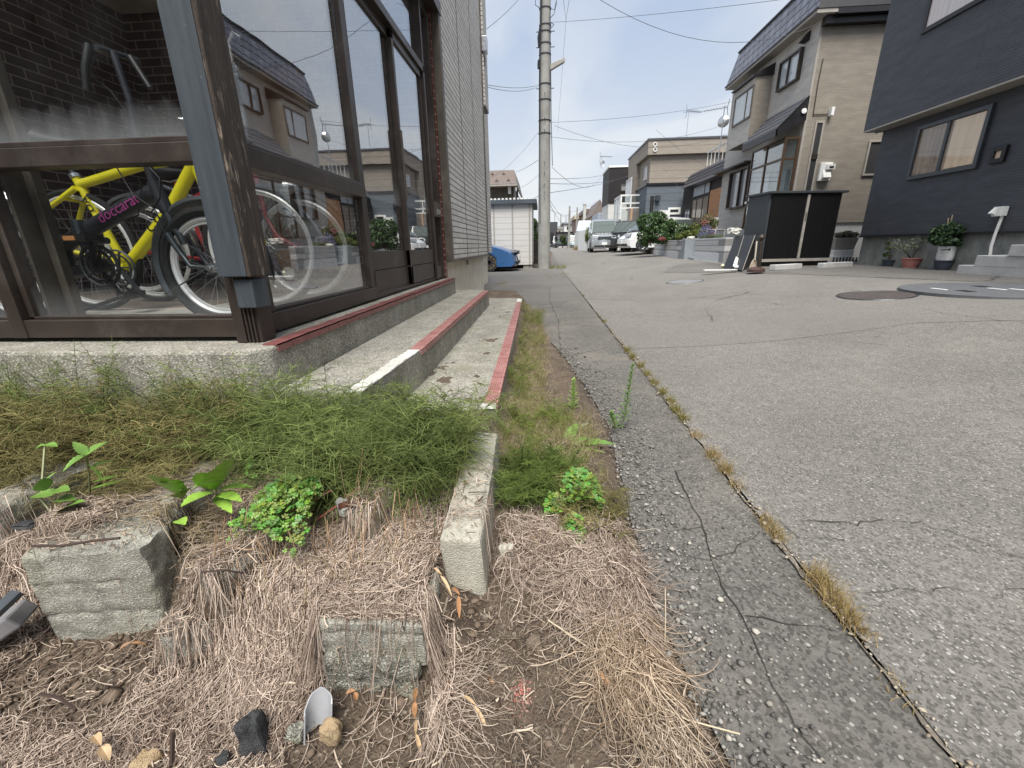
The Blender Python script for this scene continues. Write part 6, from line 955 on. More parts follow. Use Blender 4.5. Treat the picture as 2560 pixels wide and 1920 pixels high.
clover('large bright clover clump between the second beam and the steps', 720, 1215, 100, 80, .25, 900); clover('small clover sprig above the large clump', 632, 1140, 26, 18, .24, 30); clover('bright clover clump at the right of the kerb stone', 1448, 1190, 62, 44, .17, 420); clover('small clover clump left of the right-hand clump', 1385, 1240, 34, 34, .13, 150); clover('lowest clover clump above the pale dry stalks', 1438, 1298, 34, 32, .12, 170)
# dry stalks, twigs, curled leaves
p = hZ(1390, 1385, .05); blades('dry_stalks', 'stiff straw-coloured stalks standing below the lowest clover clump', 'dead grass', [(p.x+random.uniform(-.05, .05), p.y+random.uniform(-.02, .02), .03) for _ in range(10)], 5, .09, .01, (.5, .36, .2), (.72, .55, .34), .0012, None, None, .5)
def twig(label, P_, r_, c='twig'): q = MB(); q.tube([hZ(*u) for u in P_], r_, 5); setp(q.build('twig', K[c], None), label, 'twig')
K['twig'] = plain('dark_twig', (.05, .032, .025), .8); K['rtwig'] = plain('red_twig', (.16, .045, .03), .7, 0, .4, 40); K['ptwig'] = plain('pale_twig', (.55, .47, .34), .7)
twig('dark bowed twig lying over the left rubble', [(505, 1430, .17), (560, 1425, .18), (610, 1433, .15)], .0022); twig('dark root across the top of the big block', [(80, 1365, .22), (150, 1365, .23), (230, 1352, .23), (300, 1345, .23)], .003); twig('red-brown bark strip beside the clover', [(790, 1300, .14), (850, 1260, .17), (900, 1215, .2)], .004, 'rtwig'); twig('thick red-brown stick in the straw hollow', [(700, 1290, .17), (760, 1265, .19), (830, 1225, .21)], .003, 'rtwig')
twig('long pale straw slanting over the right dirt', [(1370, 1550, .05), (1480, 1625, .04), (1600, 1740, .02)], .0016, 'ptwig'); twig('pale stalk bending out over the asphalt at the right', [(1600, 1740, .03), (1720, 1800, .03), (1850, 1835, .03)], .0014, 'ptwig'); twig('thin upright pale stalk on the asphalt edge', [(1662, 1610, .01), (1664, 1540, .06), (1663, 1470, .11)], .001, 'ptwig'); twig('stubby brown stick near the bottom left', [(430, 1905, .0), (432, 1830, .05)], .004, 'twig'); twig('dark bent root at the lower left', [(100, 1735, .02), (150, 1745, .02), (190, 1775, .01)], .003)
K['bark'] = 0
K['dry'] = plain('dry_orange_leaf', (.36, .20, .10), .6, 0, .3, 60); K['dry2'] = plain('dry_tan_leaf', (.50, .37, .23), .6, 0, .2, 60)
for i, (x, y, tx, ty, z, wd, mt, lab) in enumerate([(1085, 1420, 1135, 1480, .16, .005, 'dry2', 'pale curled dry leaf hanging beside the kerb end'), (1130, 1470, 1150, 1540, .14, .006, 'dry', 'orange dry leaf hanging below the pale curled one'), (1040, 1720, 1035, 1800, .04, .007, 'dry', 'orange curled leaf at the bottom of the straw fall'), (1120, 1700, 1135, 1740, .04, .006, 'dry', 'bent orange leaf beside the straw fall'), (1100, 1768, 1145, 1775, .03, .006, 'dry2', 'pale flat leaf among orange leaves'), (1040, 1800, 1055, 1890, .02, .005, 'dry2', 'long pale leaf reaching the bottom edge'), (1160, 1740, 1230, 1830, .03, .005, 'dry2', 'long tan leaf pointing at the bare soil'), (300, 1625, 375, 1600, .05, .006, 'dry', 'orange leaf pair below the big block'), (235, 1840, 275, 1900, .02, .012, 'dry2', 'wide tan leaf at the lower left'), (1225, 1690, 1240, 1720, .02, .005, 'dry', 'small orange leaf on the bare soil'), (1490, 1690, 1530, 1730, .04, .010, 'dry', 'orange leaf cluster in the right straw'), (865, 1735, 895, 1750, .02, .007, 'dry', 'small orange leaf behind the broken pipe')]):
    q = MB(); z -= .05 if x < 1150 and y > 1590 else 0; a, b2 = hZ(x, y, z), hZ(tx, ty, z-.01); c_ = a.lerp(b2, .5)+Vx(random.uniform(-.008, .008), random.uniform(-.006, .006), .008); leaf(q, a, c_-a, (c_-a).length*1.1, wd*.7, -.3, 1.2, seg=6); leaf(q, c_.lerp(a, .12), b2-c_, (b2-c_).length*1.1, wd*.8, .9, .9, seg=6); o = q.build('dry_leaf', K[mt], None, smooth=True); setp(o, lab, 'dry leaf', 'curled dry leaves')
# loose clods, gravel and grit (uncountable)
def scatter(name, label, cat, P, s, col, seed=0):
    ico = np.array([(0, 0, 1), (1, 0, .1), (0, 1, -.1), (-1, 0, 0), (0, -1, .1), (0, 0, -1), (.7, .7, .5), (-.7, .6, .5), (-.6, -.7, .5), (.7, -.6, .5)]); tri = np.array([(0, 9, 6), (0, 6, 7), (0, 7, 8), (0, 8, 9), (1, 6, 9), (2, 7, 6), (3, 8, 7), (4, 9, 8), (1, 5, 2), (2, 5, 3), (3, 5, 4), (4, 5, 1), (1, 2, 6), (2, 3, 7), (3, 4, 8), (4, 1, 9)]); N = len(P)
    a = rng.uniform(0, 2*PI, N); sc = s[:, None]*rng.uniform(.6, 1.3, (N, 3)); b = ico[None]*(1+rng.uniform(-.25, .25, (N, 10, 1))); b = b*sc[:, None, :]; ca_, sa_ = np.cos(a)[:, None], np.sin(a)[:, None]; V = np.stack([b[..., 0]*ca_-b[..., 1]*sa_, b[..., 0]*sa_+b[..., 1]*ca_, b[..., 2]*.8], -1)+P[:, None, :]
    T = tri[None]+10*np.arange(N)[:, None, None]; return fastmesh(name, V.reshape(-1, 3), T.reshape(-1, 3), K['stone'], colors=np.repeat(col, 10, 0), kind='stuff', label=label, cat=cat)
n_ = 5200; x = rng.uniform(-1.3, .30, n_); y = rng.uniform(.38, .80, n_); k = (fbm(x, y, 3, 3, 40) > -.08) | (rng.random(n_) < .3); x, y = x[k], y[k]; s = rng.gamma(2, .0016, len(x))+.001; scatter('soil_clods', 'crumbly brown clods strewn over the bare dirt', 'soil', np.c_[x, y, soil(x, y)+s*.3], s, lerpc((.07, .05, .036), (.19, .145, .11), rng.random(len(x))))
n_ = 3000; y = rng.uniform(.35, 3.6, n_)**1; x = edge(y)+np.abs(rng.normal(0, .09, n_))-.02; s = rng.gamma(2, .0012, n_)+.0009; scatter('gravel', 'loose grey grit along the edge of the old asphalt', 'gravel', np.c_[x, y, hz(x, y)+s*.4+.004], s, lerpc((.10, .097, .09), (.36, .345, .32), rng.random(n_)**1.6))
n_ = 45; y = rng.uniform(.4, 1.1, n_); x = edge(y)+rng.uniform(0, .22, n_); s = rng.gamma(2, .0018, n_)+.0015; scatter('pale_pebbles', 'scattered pale pebbles on the dark asphalt at the bottom', 'gravel', np.c_[x, y, hz(x, y)+s*.4+.004], s, lerpc((.25, .23, .2), (.5, .47, .42), rng.random(n_)))
n_ = 700; y = rng.uniform(.4, 4.5, n_); x = .705+rng.normal(0, .012, n_); s = rng.gamma(2, .0012, n_)+.001; scatter('joint_grit', 'sandy grit filling the long road joint', 'gravel', np.c_[x, y, hz(x, y)+s*.3+.011], s, lerpc((.2, .16, .12), (.45, .4, .32), rng.random(n_)))
q = hZ(1302, 1730, .02); q2 = np.c_[rng.normal(q.x, .010, 160), rng.normal(q.y, .016, 160)]; s = np.full(160, .0012)+rng.random(160)*.0012; cc = lerpc((.40, .10, .08), (.45, .32, .28), rng.random(160)); scatter('red_paint_flecks', 'flecks of red and white marking paint on the bare soil', 'paint flecks', np.c_[q2, soil(q2[:, 0], q2[:, 1])+.002], s, cc)

pb = hZ(780, 1245, .19); n_ = 420; xx = rng.normal(pb.x+.02, .06, n_); yy = rng.normal(pb.y, .05, n_); s = rng.gamma(2, .0022, n_)+.0015; scatter('bark_debris', 'dark red-brown bark crumbs in the hollow right of the large clover', 'bark', np.c_[xx, yy, hs(xx, yy)+.012+s*.3], s, lerpc((.05, .018, .014), (.22, .09, .06), rng.random(n_)))

# short broken bits of stem and chaff between the long stems
n_ = 5200; x = rng.uniform(-1.4, .28, n_); y = rng.uniform(.36, 1.15, n_); k = (x < .0) | (y > .6) | (rng.random(n_) < .4); x, y = x[k], y[k]; n_ = len(x); th = rng.uniform(0, 2*PI, n_); ln = rng.gamma(2.5, .008, n_); s_ = np.linspace(0, 1, 4)[None]; bend = rng.normal(0, .3, n_); P = np.zeros((n_, 4, 3)); P[:, :, 0] = x[:, None]+np.cos(th[:, None]+bend[:, None]*s_)*ln[:, None]*s_; P[:, :, 1] = y[:, None]+np.sin(th[:, None]+bend[:, None]*s_)*ln[:, None]*s_; P[:, :, 2] = hs(x, y)[:, None]+rng.uniform(.002, .02, n_)[:, None]+rng.normal(0, .006, (n_, 1))*s_
strandmesh('straw_chaff', P, rng.gamma(3, .00028, n_)+.0003, lerpc((.10, .07, .05), (.58, .48, .38), rng.random(n_)), K['straw'], 3, .8, kind='stuff', label='short broken bits of dead stem scattered over straw and soil', cat='dead grass')
# ================================================================ VEHICLES
def car(name, label, loc, rz, L_=4.3, W=1.75, H=1.5, top=None, paint=None, wr=.31, cab=None, gc=.19, xf=None, xr=None, grp=None, rimk='chrome', lamp=None, spok=10, grille=True, cat='car', crown=.05, nose=.10):
    """x forward, front at +L/2; top = hood/boot line (x,z); cab = (windscreen foot x, roof front x, roof rear x, tail foot x, belt z)"""
    t_ = thing(name, label, cat, loc, rz, grp); hl = L_/2; xf = xf if xf is not None else hl-.85; xr = xr if xr is not None else -hl+.75; ra = wr+.055
    out = []                                       # outline, anticlockwise from the front bottom, along the top, down the tail, back along the sill with arches
    out += [(hl-.10, gc), (hl-.01, gc+.10)]+list(top)+[(-hl+.02, gc+.12), (-hl+.1, gc)]
    for cx in (xr, xf):
        for k in range(9): a = PI-PI*k/8; out.append((cx+math.cos(a)*ra, max(gc, wr+math.sin(a)*ra) if 0 < k < 8 else gc))
    NC = 9; q = MB(); V = []; ztop = max(z for _, z in top)
    for j in range(NC):
        u = -1+2*j/(NC-1); u = math.sin(u*PI/2)
        for (x, z) in out:
            e = abs(x)/hl; wf = W/2*(1-.10*max(0, e-.72)/.28*abs(u)**.5); hi = max(0, (z-gc)/(ztop-gc)); y = u*wf*(1-.07*max(0, hi-.55)/.45*abs(u)); zz = z-(crown*u**4*(1 if hi > .5 else 0)); xx = x-math.copysign(nose*u*u, x)*(1 if e > .85 else e) if e > .6 else x; V.append((xx, y, zz))
    n = len(out); F = [(j*n+i, (j+1)*n+i, (j+1)*n+(i+1) % n, j*n+(i+1) % n) for j in range(NC-1) for i in range(n)]; F += [tuple(range(n))[::-1], tuple((NC-1)*n+i for i in range(n))]; q._a(V, F); body = q.build('body', paint, t_, world=False, smooth=True, ang=32)
    ax_, bx2, cx2, dx2, bz = cab; wb, wt = W/2*.95, W/2*.80; zr = H; q = MB(); sl_ = [(ax_, wb, bz), (ax_+(bx2-ax_)*.5, (wb*.5+wt*.5), bz+(zr-bz)*.53), (bx2+.06, wt, zr-.05), (bx2-.12, wt*.97, zr-.01), ((bx2+cx2)/2, wt, zr+.02), (cx2+.1, wt*.97, zr-.02), (cx2-.05, wt, zr-.07), (dx2, wb*.97, bz)]; V = []
    for (x, hw, z) in sl_:
        for u in (-1, -.93, -.5, 0, .5, .93, 1): V.append((x, hw*u, z-(.02 if abs(u) > .95 else 0)+.02*(1-u*u)*(z > bz+.01)))
    b_ = len(V)
    F = [(i*7+k, i*7+k+1, (i+1)*7+k+1, (i+1)*7+k) for i in range(7) for k in range(6)]
    mz = bz-.12; lo = len(V)
    for (x, hw, z) in sl_: V += [(x, -wb*.98, mz), (x, wb*.98, mz)]
    for i in range(7): F += [(i*7, (i+1)*7, lo+2*(i+1), lo+2*i), (i*7+6, lo+2*i+1, lo+2*(i+1)+1, (i+1)*7+6)]
    q._a(V, F); q.build('cabin', paint, t_, world=False, smooth=True, ang=40)
    o = .006; g = MB(); P = lambda x, f, s, hh: Vector((x, s*(wb+(wt-wb)*f)+s*o, bz+(zr-bz)*f))
    def wsx(f): return ax_+(bx2+.06-ax_)*f
    def rsx(f): return dx2+(cx2-.05-dx2)*f
    ws = MB(); f0, f1 = .04, .86
    for k in range(4):
        fa, fb = f0+(f1-f0)*k/4, f0+(f1-f0)*(k+1)/4; ya, yb2 = (wb+(wt-wb)*fa)*.93, (wb+(wt-wb)*fb)*.93; za, zb2 = bz+(zr-bz)*fa, bz+(zr-bz)*fb
        ws._a([(wsx(fa)+.03, -ya, za+.01), (wsx(fa)+.035, 0, za+.02), (wsx(fa)+.03, ya, za+.01), (wsx(fb)+.03, yb2, zb2+.01), (wsx(fb)+.035, 0, zb2+.02), (wsx(fb)+.03, -yb2, zb2+.01)], [(0, 1, 4, 5), (1, 2, 3, 4)])
    ws.build('windscreen', K['carglass'], t_, world=False, smooth=True); rw = MB(); rw._a([(rsx(.1)-.03, -wb*.85, bz+(zr-bz)*.1), (rsx(.1)-.03, wb*.85, bz+(zr-bz)*.1), (rsx(.82)-.03, wt*.85, bz+(zr-bz)*.82), (rsx(.82)-.03, -wt*.85, bz+(zr-bz)*.82)], [(0, 1, 2, 3)]); rw.build('rear_window', K['carglass'], t_, world=False)
    mid = (bx2+cx2)/2+.05
    for s in (-1, 1):
        for (xa, xb, xc, xd) in ((wsx(.1)-.08, mid+.035, mid+.035, wsx(.85)-.10), (mid-.035, rsx(.1)+.10, rsx(.82)+.07, mid-.035)):
            g = MB(); fl, fh = .06, .84; g.quad((xa, s*(wb+(wt-wb)*fl+.012), bz+(zr-bz)*fl), (xb, s*(wb+(wt-wb)*fl+.012), bz+(zr-bz)*fl), (xc, s*(wb+(wt-wb)*fh+.012), bz+(zr-bz)*fh), (xd, s*(wb+(wt-wb)*fh+.012), bz+(zr-bz)*fh)); g.build('side_window', K['carglass'], t_, world=False)
    w0 = None
    for x in (xf, xr):
        for s in (-1, 1):
            cy = s*(W/2-.115); q = MB(); q.lathe([(wr*.66, -.095), (wr*.94, -.1), (wr, -.07), (wr, .07), (wr*.94, .1), (wr*.66, .095)], (x, cy, wr), 32, 'y'); wl = q.build('wheel', K['rubber'], t_, world=False, smooth=True); q = MB(); q.torus((x, cy+s*.085, wr), wr*.66, .014, 'y', 28, 5); q.torus((x, cy+s*.07, wr), wr*.60, .02, 'y', 28, 5); q.lathe([(.05, -.02), (.055, .0), (.03, .02)], (x, cy+s*.075, wr), 12, 'y')
            for k in range(spok): a = 2*PI*k/spok; q.bar((x+math.cos(a)*.03, cy+s*.075, wr+math.sin(a)*.03), (x+math.cos(a)*wr*.64, cy+s*.095, wr+math.sin(a)*wr*.64), .022, .02, (0, 1, 0))
            q.build('rim', K[rimk], wl, world=False, smooth=False)
            q = MB(); q.lathe([(wr*.62, 0), (wr*.62, .005)], (x, cy+s*.02, wr), 20, 'y'); q.build('brake_disc', K['steel_dk'], wl, world=False)
    for s in (-1, 1):
        q = MB(); q.tube([(wsx(.12)-.12, s*W*.47, bz+.02), (wsx(.12)-.12, s*W*.55, bz+.07)], [.04, .07], 8); q.build('wing_mirror', paint, t_, world=False, smooth=True)
        lx, lz, lw, lh_ = lamp; q = MB(); y1, y0_ = W/2*.93, W/2*.93-lw; y1, y0_ = W/2*.86, W/2*.86-lw; fx_ = lambda yy: .985*hl-nose*(yy/(W/2*.95))**2-.06; q.prism([(fx_(y0_), s*y0_, lz), (fx_(y1)-.02, s*y1, lz+.03), (fx_(y1)-.06, s*(y1+.01), lz+lh_), (fx_(y0_)-.03, s*y0_, lz+lh_*.75)], (.09, 0, 0)); q.build('headlight', K['lampglass'], t_, world=False, bevel=.01)
        q = MB(); q.box((-hl-.0, s*W*.33-.09, bz-.28), (-hl+.25, s*W*.33+.09, bz-.02)); q.build('tail_light', K['red'], t_, world=False, bevel=.01)
    if grille:
        q = MB(); lx, lz, lw, lh_ = lamp; q.box((hl-.14, -W*.24, lz-.04), (hl+.004-nose*.15, W*.24, lz+lh_*.55)); q.build('grille', K['black'], t_, world=False, bevel=.01); q = MB()
        for k in range(9): y = -W*.22+W*.44*k/8; q.box((hl-.05, y-.008, lz-.03), (hl+.012-nose*.15, y+.008, lz+lh_*.5))
        q.build('grille_bars', K['chrome'], t_, world=False)
    q = MB(); q.box((hl-.15, -W*.36, gc+.08), (hl-.012, W*.36, gc+.19)); q.build('lower_intake', K['black'], t_, world=False, bevel=.02); q = MB(); q.box((hl-.02, -.165, gc+.20), (hl+.012, .165, gc+.36)); q.build('number_plate', K['whitepaint'], t_, world=False)
    return t_
def paintm(name, c, metal=0.0): return plain(name, c, .28, metal, .04, 3, .5, 0, 80, None, .8)
K['carglass'] = winm('car_glass', (.05, .07, .068), (.09, .115, .11)); K['carglass'].node_tree.nodes['Principled BSDF'].inputs['Coat IOR'].default_value = 1.4; K['lampglass'] = plain('lamp_glass', (.5, .52, .54), .12, .4, .3, 30, .6, 0, 80, None, 1.0); K['goldrim'] = plain('bronze_gold_rim', (.42, .34, .22), .3, .7, .1, 20)
sub = lambda L_, t: [(x*L_/2, z) for x, z in t]
# blue car: nose points across the yard towards the street
bw_ = hZ(1219, 680, 0.0); bl = .62/(49/1060) ; by_ = bw_.y+.85
T5 = sub(4.4, [(.995, .42), (.985, .55), (.955, .66), (.90, .72), (.75, .84), (.55, .93), (.36, .97), (-.55, .97), (-.90, .98), (-.985, .85), (-1.0, .5)])
fx = hY(1212, 648, bw_.y-.0).x; car('blue_car', 'metallic blue hatchback with gold spoked wheels, its nose showing past the left house', (-1.85-1.22, bw_.y+.80, 0.0), 0.0, 4.5, 1.78, 1.47, T5, paintm('metallic_blue', (.045, .14, .34), .35), .325, (.98, .15, -1.35, -1.95, .93), .17, 1.22, -1.40, None, 'goldrim', (2.20, .62, .50, .13), 10, True, 'car', .06, .16)
# silver van, head-on
g = hY(1511, 629, 28); van = car('silver_van', 'silver seven-seat van with barred grille parked facing the viewer', (g.x+.1, g.y+2.35, g.z), -PI/2-.05, 4.7, 1.72, 1.95, sub(4.7, [(.995, .45), (.99, .75), (.97, .92), (.90, 1.0), (.70, 1.12), (-.95, 1.15), (-.99, .8), (-1.0, .5)]), paintm('silver_paint', (.42, .45, .47), .5), .32, (1.75, 1.0, -2.05, -2.25, 1.10), .2, 1.55, -1.35, 'cars parked on the right side of the street', 'chrome', (2.26, .76, .40, .24), 8, True, 'van', .05, .13)
g = hY(1550, 629, 26); car('black_suv', 'boxy black small wagon with round lamps between the silver van and the white hatchback', (g.x+.78, g.y+1.6, g.z), -PI/2-.42, 3.5, 1.5, 1.72, sub(3.5, [(.995, .5), (.99, .85), (.95, .98), (.60, 1.03), (-.95, 1.08), (-.99, .8), (-1.0, .5)]), paintm('black_paint', (.012, .012, .014)), .30, (1.08, .72, -1.55, -1.7, 1.02), .2, 1.2, -1.15, 'cars parked on the right side of the street', 'chrome', (1.68, .72, .30, .2), 8, False, 'car', .03, .10)
g = hY(1553, 629, 22.0); car('white_hatchback', 'white hatchback seen from its side, its middle hidden by the big bush', (g.x+math.cos(.25)*1.95, g.y+math.sin(.25)*1.95+.5, g.z), PI+.25, 3.9, 1.66, 1.52, sub(3.9, [(.995, .42), (.985, .6), (.92, .70), (.75, .84), (.55, .95), (-.9, 1.0), (-.985, .85), (-1.0, .5)]), paintm('white_car_paint', (.72, .73, .74)), .30, (1.25, .35, -1.35, -1.85, .95), .17, 1.2, -1.2, 'cars parked on the right side of the street', 'chrome', (1.86, .66, .32, .16), 7, False, 'car', .05, .16)
for lab, px, Y, W, H, L_, pc, rot, hgt, nm_, cc_ in (('small white van facing the viewer in front of the dark end block', 1393, 78, 1.5, 1.9, 3.4, (.72, .72, .7), -PI/2, .9, 'white_van', 'van'), ('low black car side-on below the far white cottage', 1412, 68, 1.7, 1.4, 4.4, (.014, .014, .016), PI-.25, .5, 'black_car', 'car'), ('small light-blue car facing the viewer beside the white sheet fence', 1434, 60, 1.5, 1.6, 3.4, (.35, .5, .55), -PI/2, .7, 'light_blue_car', 'car')):
    p = hY(px, 615, Y); hl = L_/2; car(nm_, lab, (p.x, Y+1, float(hz(p.x, Y))), rot, L_, W, H, sub(L_, [(.995, .45), (.985, hgt*.85), (.93, hgt), (.6, hgt+.1), (-.92, hgt+.12), (-.99, .8), (-1.0, .5)]), paintm('far_paint', pc), .29, (hl*.62, hl*.35, -hl*.85, -hl*.97, hgt+.05), .18, hl*.68, -hl*.65, 'cars far down the street', 'chrome', (hl-.06, hgt*.75, .3, .13), 6, False, cc_, .03, .12)
# ================================================================ GARDEN WALLS, BUSHES
K['g_block'] = brickm('split_face_blocks', (.56, .565, .57), (.70, .70, .70), (.22, .22, .22), .42, .165, .012, .5, 1.0, .9, 1, .5, .35); K['g_base'] = brickm('pale_cast_blocks', (.66, .68, .70), (.74, .76, .78), (.3, .31, .32), .40, .40, .012, 0.0, .4); K['g_pillar'] = plain('blue_grey_pillar', (.27, .30, .33), .7, 0, .1, 2)
def Gz(x, y, z=.255): return hZ(x, y, z)
def wallseg(label, a, b2, ztops, base_h, th_=.22):
    a = Vector(a); b2 = Vector(b2); d = (b2-a); L_ = d.length; ang_ = math.atan2(d.y, d.x); t_ = thing('garden_wall', label, 'wall', tuple(a), ang_); zt = ztops
    q = MB(); q.box((0, 0, -.15), (L_, th_, base_h)); q.build('base_course', K['g_base'], t_, world=False, bevel=.006); q = MB(); q.box((.002, .006, base_h), (L_-.002, th_-.003, zt)); q.build('upper_courses', K['g_block'], t_, world=False, bevel=.006); q = MB(); q.box((-.05, -.06, -.3), (L_+.05, -.0, .005)); q.build('plinth', K['conc_curb'], t_, world=False); return t_
a1, a2 = Gz(1619, 639), Gz(1700, 648); b1, b2_ = Gz(1733, 651), Gz(1806, 659)
def ztop_at(p, px, py): return hY(px, py, p.y).z
h1 = ztop_at(a2, 1700, 600)-a2.z; h2 = ztop_at(b2_, 1812, 594)-b2_.z
wallseg('split-face grey block garden wall segment on the left under the bush', a2, a1, h1, h1*.42) if False else None
def wl2(label, far, near, ztop):     # the visible face looks towards the street: run from near to far so that local +y points away from it
    d = far-near; t_ = thing('garden_wall', label, 'wall', tuple(near), math.atan2(d.y, d.x)); L_ = d.length; h = ztop-near.z; bh_ = h*.40; s = -1
    q = MB(); q.box((0, -.22, -.15), (L_, 0, bh_)); q.build('base_course', K['g_base'], t_, world=False, bevel=.006); q = MB(); q.box((.004, -.214, bh_), (L_-.004, -.006, h)); q.build('upper_courses', K['g_block'], t_, world=False, bevel=.006); q = MB(); q.box((-.04, .0, -.3), (L_+.04, .07, .012)); q.build('plinth', K['conc_curb'], t_, world=False); return t_
wl2('grey split-face block garden wall below the big bush', a1, a2, ztop_at(a2, 1698, 600)); wl2('grey split-face block garden wall below the lavender, nearer segment', b1, b2_, ztop_at(b2_, 1812, 594))
pz = ztop_at(a2, 1705, 597); gp_ = thing('gate_pillar', 'smooth blue-grey pillar and step between the two garden wall segments', 'pillar', (a2.x, a2.y, .25)); pm = Gz(1709, 649); pn = Gz(1731, 651)
q = MB(); q.prism([(a2.x, a2.y, .2), (pm.x, pm.y, .2), (pm.x+.9, pm.y+.35, .2), (a2.x+.9, a2.y+.4, .2)], (0, 0, pz-.2)); q.build('pillar', K['g_pillar'], gp_, bevel=.02); q = MB(); q.prism([(pm.x+.15, pm.y, .2), (pn.x+.10, pn.y+.05, .2), (pn.x+.8, pn.y+.4, .2), (pm.x+.9, pm.y+.4, .2)], (0, 0, .14)); q.build('step', K['g_pillar'], gp_, bevel=.01); q = MB(); q.prism([(pm.x+.8, pm.y+.3, .2), (pn.x+.6, pn.y+.3, .2), (pn.x+.9, pn.y+.5, .2), (pm.x+1.1, pm.y+.6, .2)], (0, 0, pz-.22)); q.build('return_wall', K['g_pillar'], gp_)
# garden soil terrace behind the walls
tz = pz-.12; q = MB(); q.prism([(a1.x+.2, a1.y, 0), (a2.x+.2, a2.y+.1, 0), (a2.x+1.0, a2.y+.4, 0), (b1.x+.7, b1.y+.1, 0), (b2_.x+.22, b2_.y+.02, 0), (6.6, b2_.y, 0), (XG, YG+.3, 0), (XG+.0, 22.5, 0), (a1.x+2.2, 22, 0)], (0, 0, tz)); setp(q.build('garden_bed', K['soil'], None), kind='structure')
def foliage(t_, name, blobs, n_, ls, ca, cb, up=.35, mat='leaf', asp=1.0):
    """blobs (cx,cy,cz,rx,ry,rz); leaves spread through each lobe, denser towards its skin"""
    wts = np.array([b[3]*b[4]+b[3]*b[5] for b in blobs]); cnt = (n_*wts/wts.sum()).astype(int); V = []; Cc = []
    for b, k in zip(blobs, cnt):
        d = rng.normal(size=(k, 3)); d /= np.linalg.norm(d, axis=1, keepdims=True); r_ = rng.uniform(.45, 1, k)**.5*(1+.22*np.sin(d[:, 0]*5+b[0]*9)*np.cos(d[:, 1]*6+d[:, 2]*4)); c = np.array(b[:3])+d*r_[:, None]*np.array(b[3:6]); nrm = d*.6+rng.normal(size=(k, 3))*.6+np.array([0, 0, up]); nrm /= np.linalg.norm(nrm, axis=1, keepdims=True)
        u = np.cross(nrm, rng.normal(size=(k, 3))); u /= np.linalg.norm(u, axis=1, keepdims=True); v = np.cross(nrm, u); s = ls*rng.uniform(.6, 1.35, k)[:, None]; V.append(np.stack([c-u*s, c+v*s*.5*asp+nrm*s*.12, c+u*s, c-v*s*.5*asp+nrm*s*.12], 1)); tt = np.clip(rng.normal(.45, .28, k), 0, 1); Cc.append(np.repeat(lerpc(ca, cb, tt), 4, 0))
    V = np.concatenate(V).reshape(-1, 3)-np.array(t_.location); return fastmesh(name, V, np.arange(len(V)).reshape(-1, 4), K[mat], parent=t_, colors=np.concatenate(Cc))
def lobes(Y, L_): return [(*(hY(px, py, Y+dy)), rw/1060*Y, rw/1060*Y*.9, rh/1060*Y) for px, py, dy, rw, rh in L_]
def bushstem(t_, base, tips, r_=.03):
    q = MB()
    for tp in tips: b = Vector(base); q.tube([b, b.lerp(Vector(tp), .5)+Vx(random.uniform(-.1, .1), 0, .05), Vector(tp)], [r_, r_*.7, r_*.3], 6)
    q.build('stem', K['twig'], t_)
def bush(name, label, cat, Y, L_, n_, ls, ca, cb, bz=None, **k):
    B_ = lobes(Y, L_); t_ = thing(name, label, cat, (B_[0][0], Y, tz if bz is None else bz)); foliage(t_, 'foliage', B_, n_, ls, ca, cb, **k); bushstem(t_, t_.location, [b[:3] for b in B_[:5]]); return t_
YB_ = a2.y+1.3; BY = YB_+.8
bush('bush', 'large leafy dark green bush with white blossoms above the garden wall', 'bush', BY, [(1625, 560, .2, 24, 24), (1610, 588, .2, 16, 18), (1640, 582, .1, 26, 20), (1665, 565, .4, 24, 18), (1700, 575, .6, 26, 14), (1735, 580, .7, 22, 12), (1618, 604, .5, 16, 11), (1655, 600, .3, 22, 9), (1690, 592, .4, 24, 10), (1640, 540, .5, 8, 10), (1612, 540, .3, 6, 8), (1722, 598, .3, 20, 14), (1605, 555, .2, 12, 16), (1648, 545, .4, 18, 14), (1750, 590, .6, 16, 10)], 9000, .055, (.025, .055, .02), (.10, .19, .05))
t_ = thing('blossoms', 'white blossoms dotted over the right part of the big bush', 'flowers', (hY(1700, 580, BY)[0], BY, tz)); foliage(t_, 'petals', lobes(BY-.2, [(1700, 566, 0, 26, 10), (1735, 582, 0, 26, 8)]), 45, .026, (.6, .6, .5), (.8, .8, .72))
YF_ = b1.y+.9; bush('shrub', 'yellow-green low conifer shrub behind the pillar', 'shrub', YF_+1, [(1718, 585, 0, 14, 7), (1745, 582, 0, 16, 9), (1700, 592, 0, 12, 5), (1738, 568, .4, 10, 10)], 3600, .03, (.06, .08, .015), (.20, .24, .05)); bush('red_foliage', 'small clump of reddish foliage on the garden wall', 'plant', a2.y+.9, [(1655, 597, 0, 8, 4)], 500, .022, (.25, .06, .06), (.45, .17, .16))
bush('lavender', 'blue-violet lavender clump above the nearer garden wall', 'lavender', b1.y+.9, [(1765, 578, 0, 14, 14), (1758, 590, 0, 12, 9), (1782, 586, 0, 10, 10)], 2600, .020, (.12, .13, .22), (.36, .34, .62), asp=.4); bush('lavender_leaves', 'grey-green lavender leaves at the top of the nearer wall', 'plant', b1.y+.8, [(1765, 592, 0, 16, 7), (1790, 590, 0, 18, 4)], 2000, .02, (.09, .12, .05), (.22, .27, .12), asp=.5)
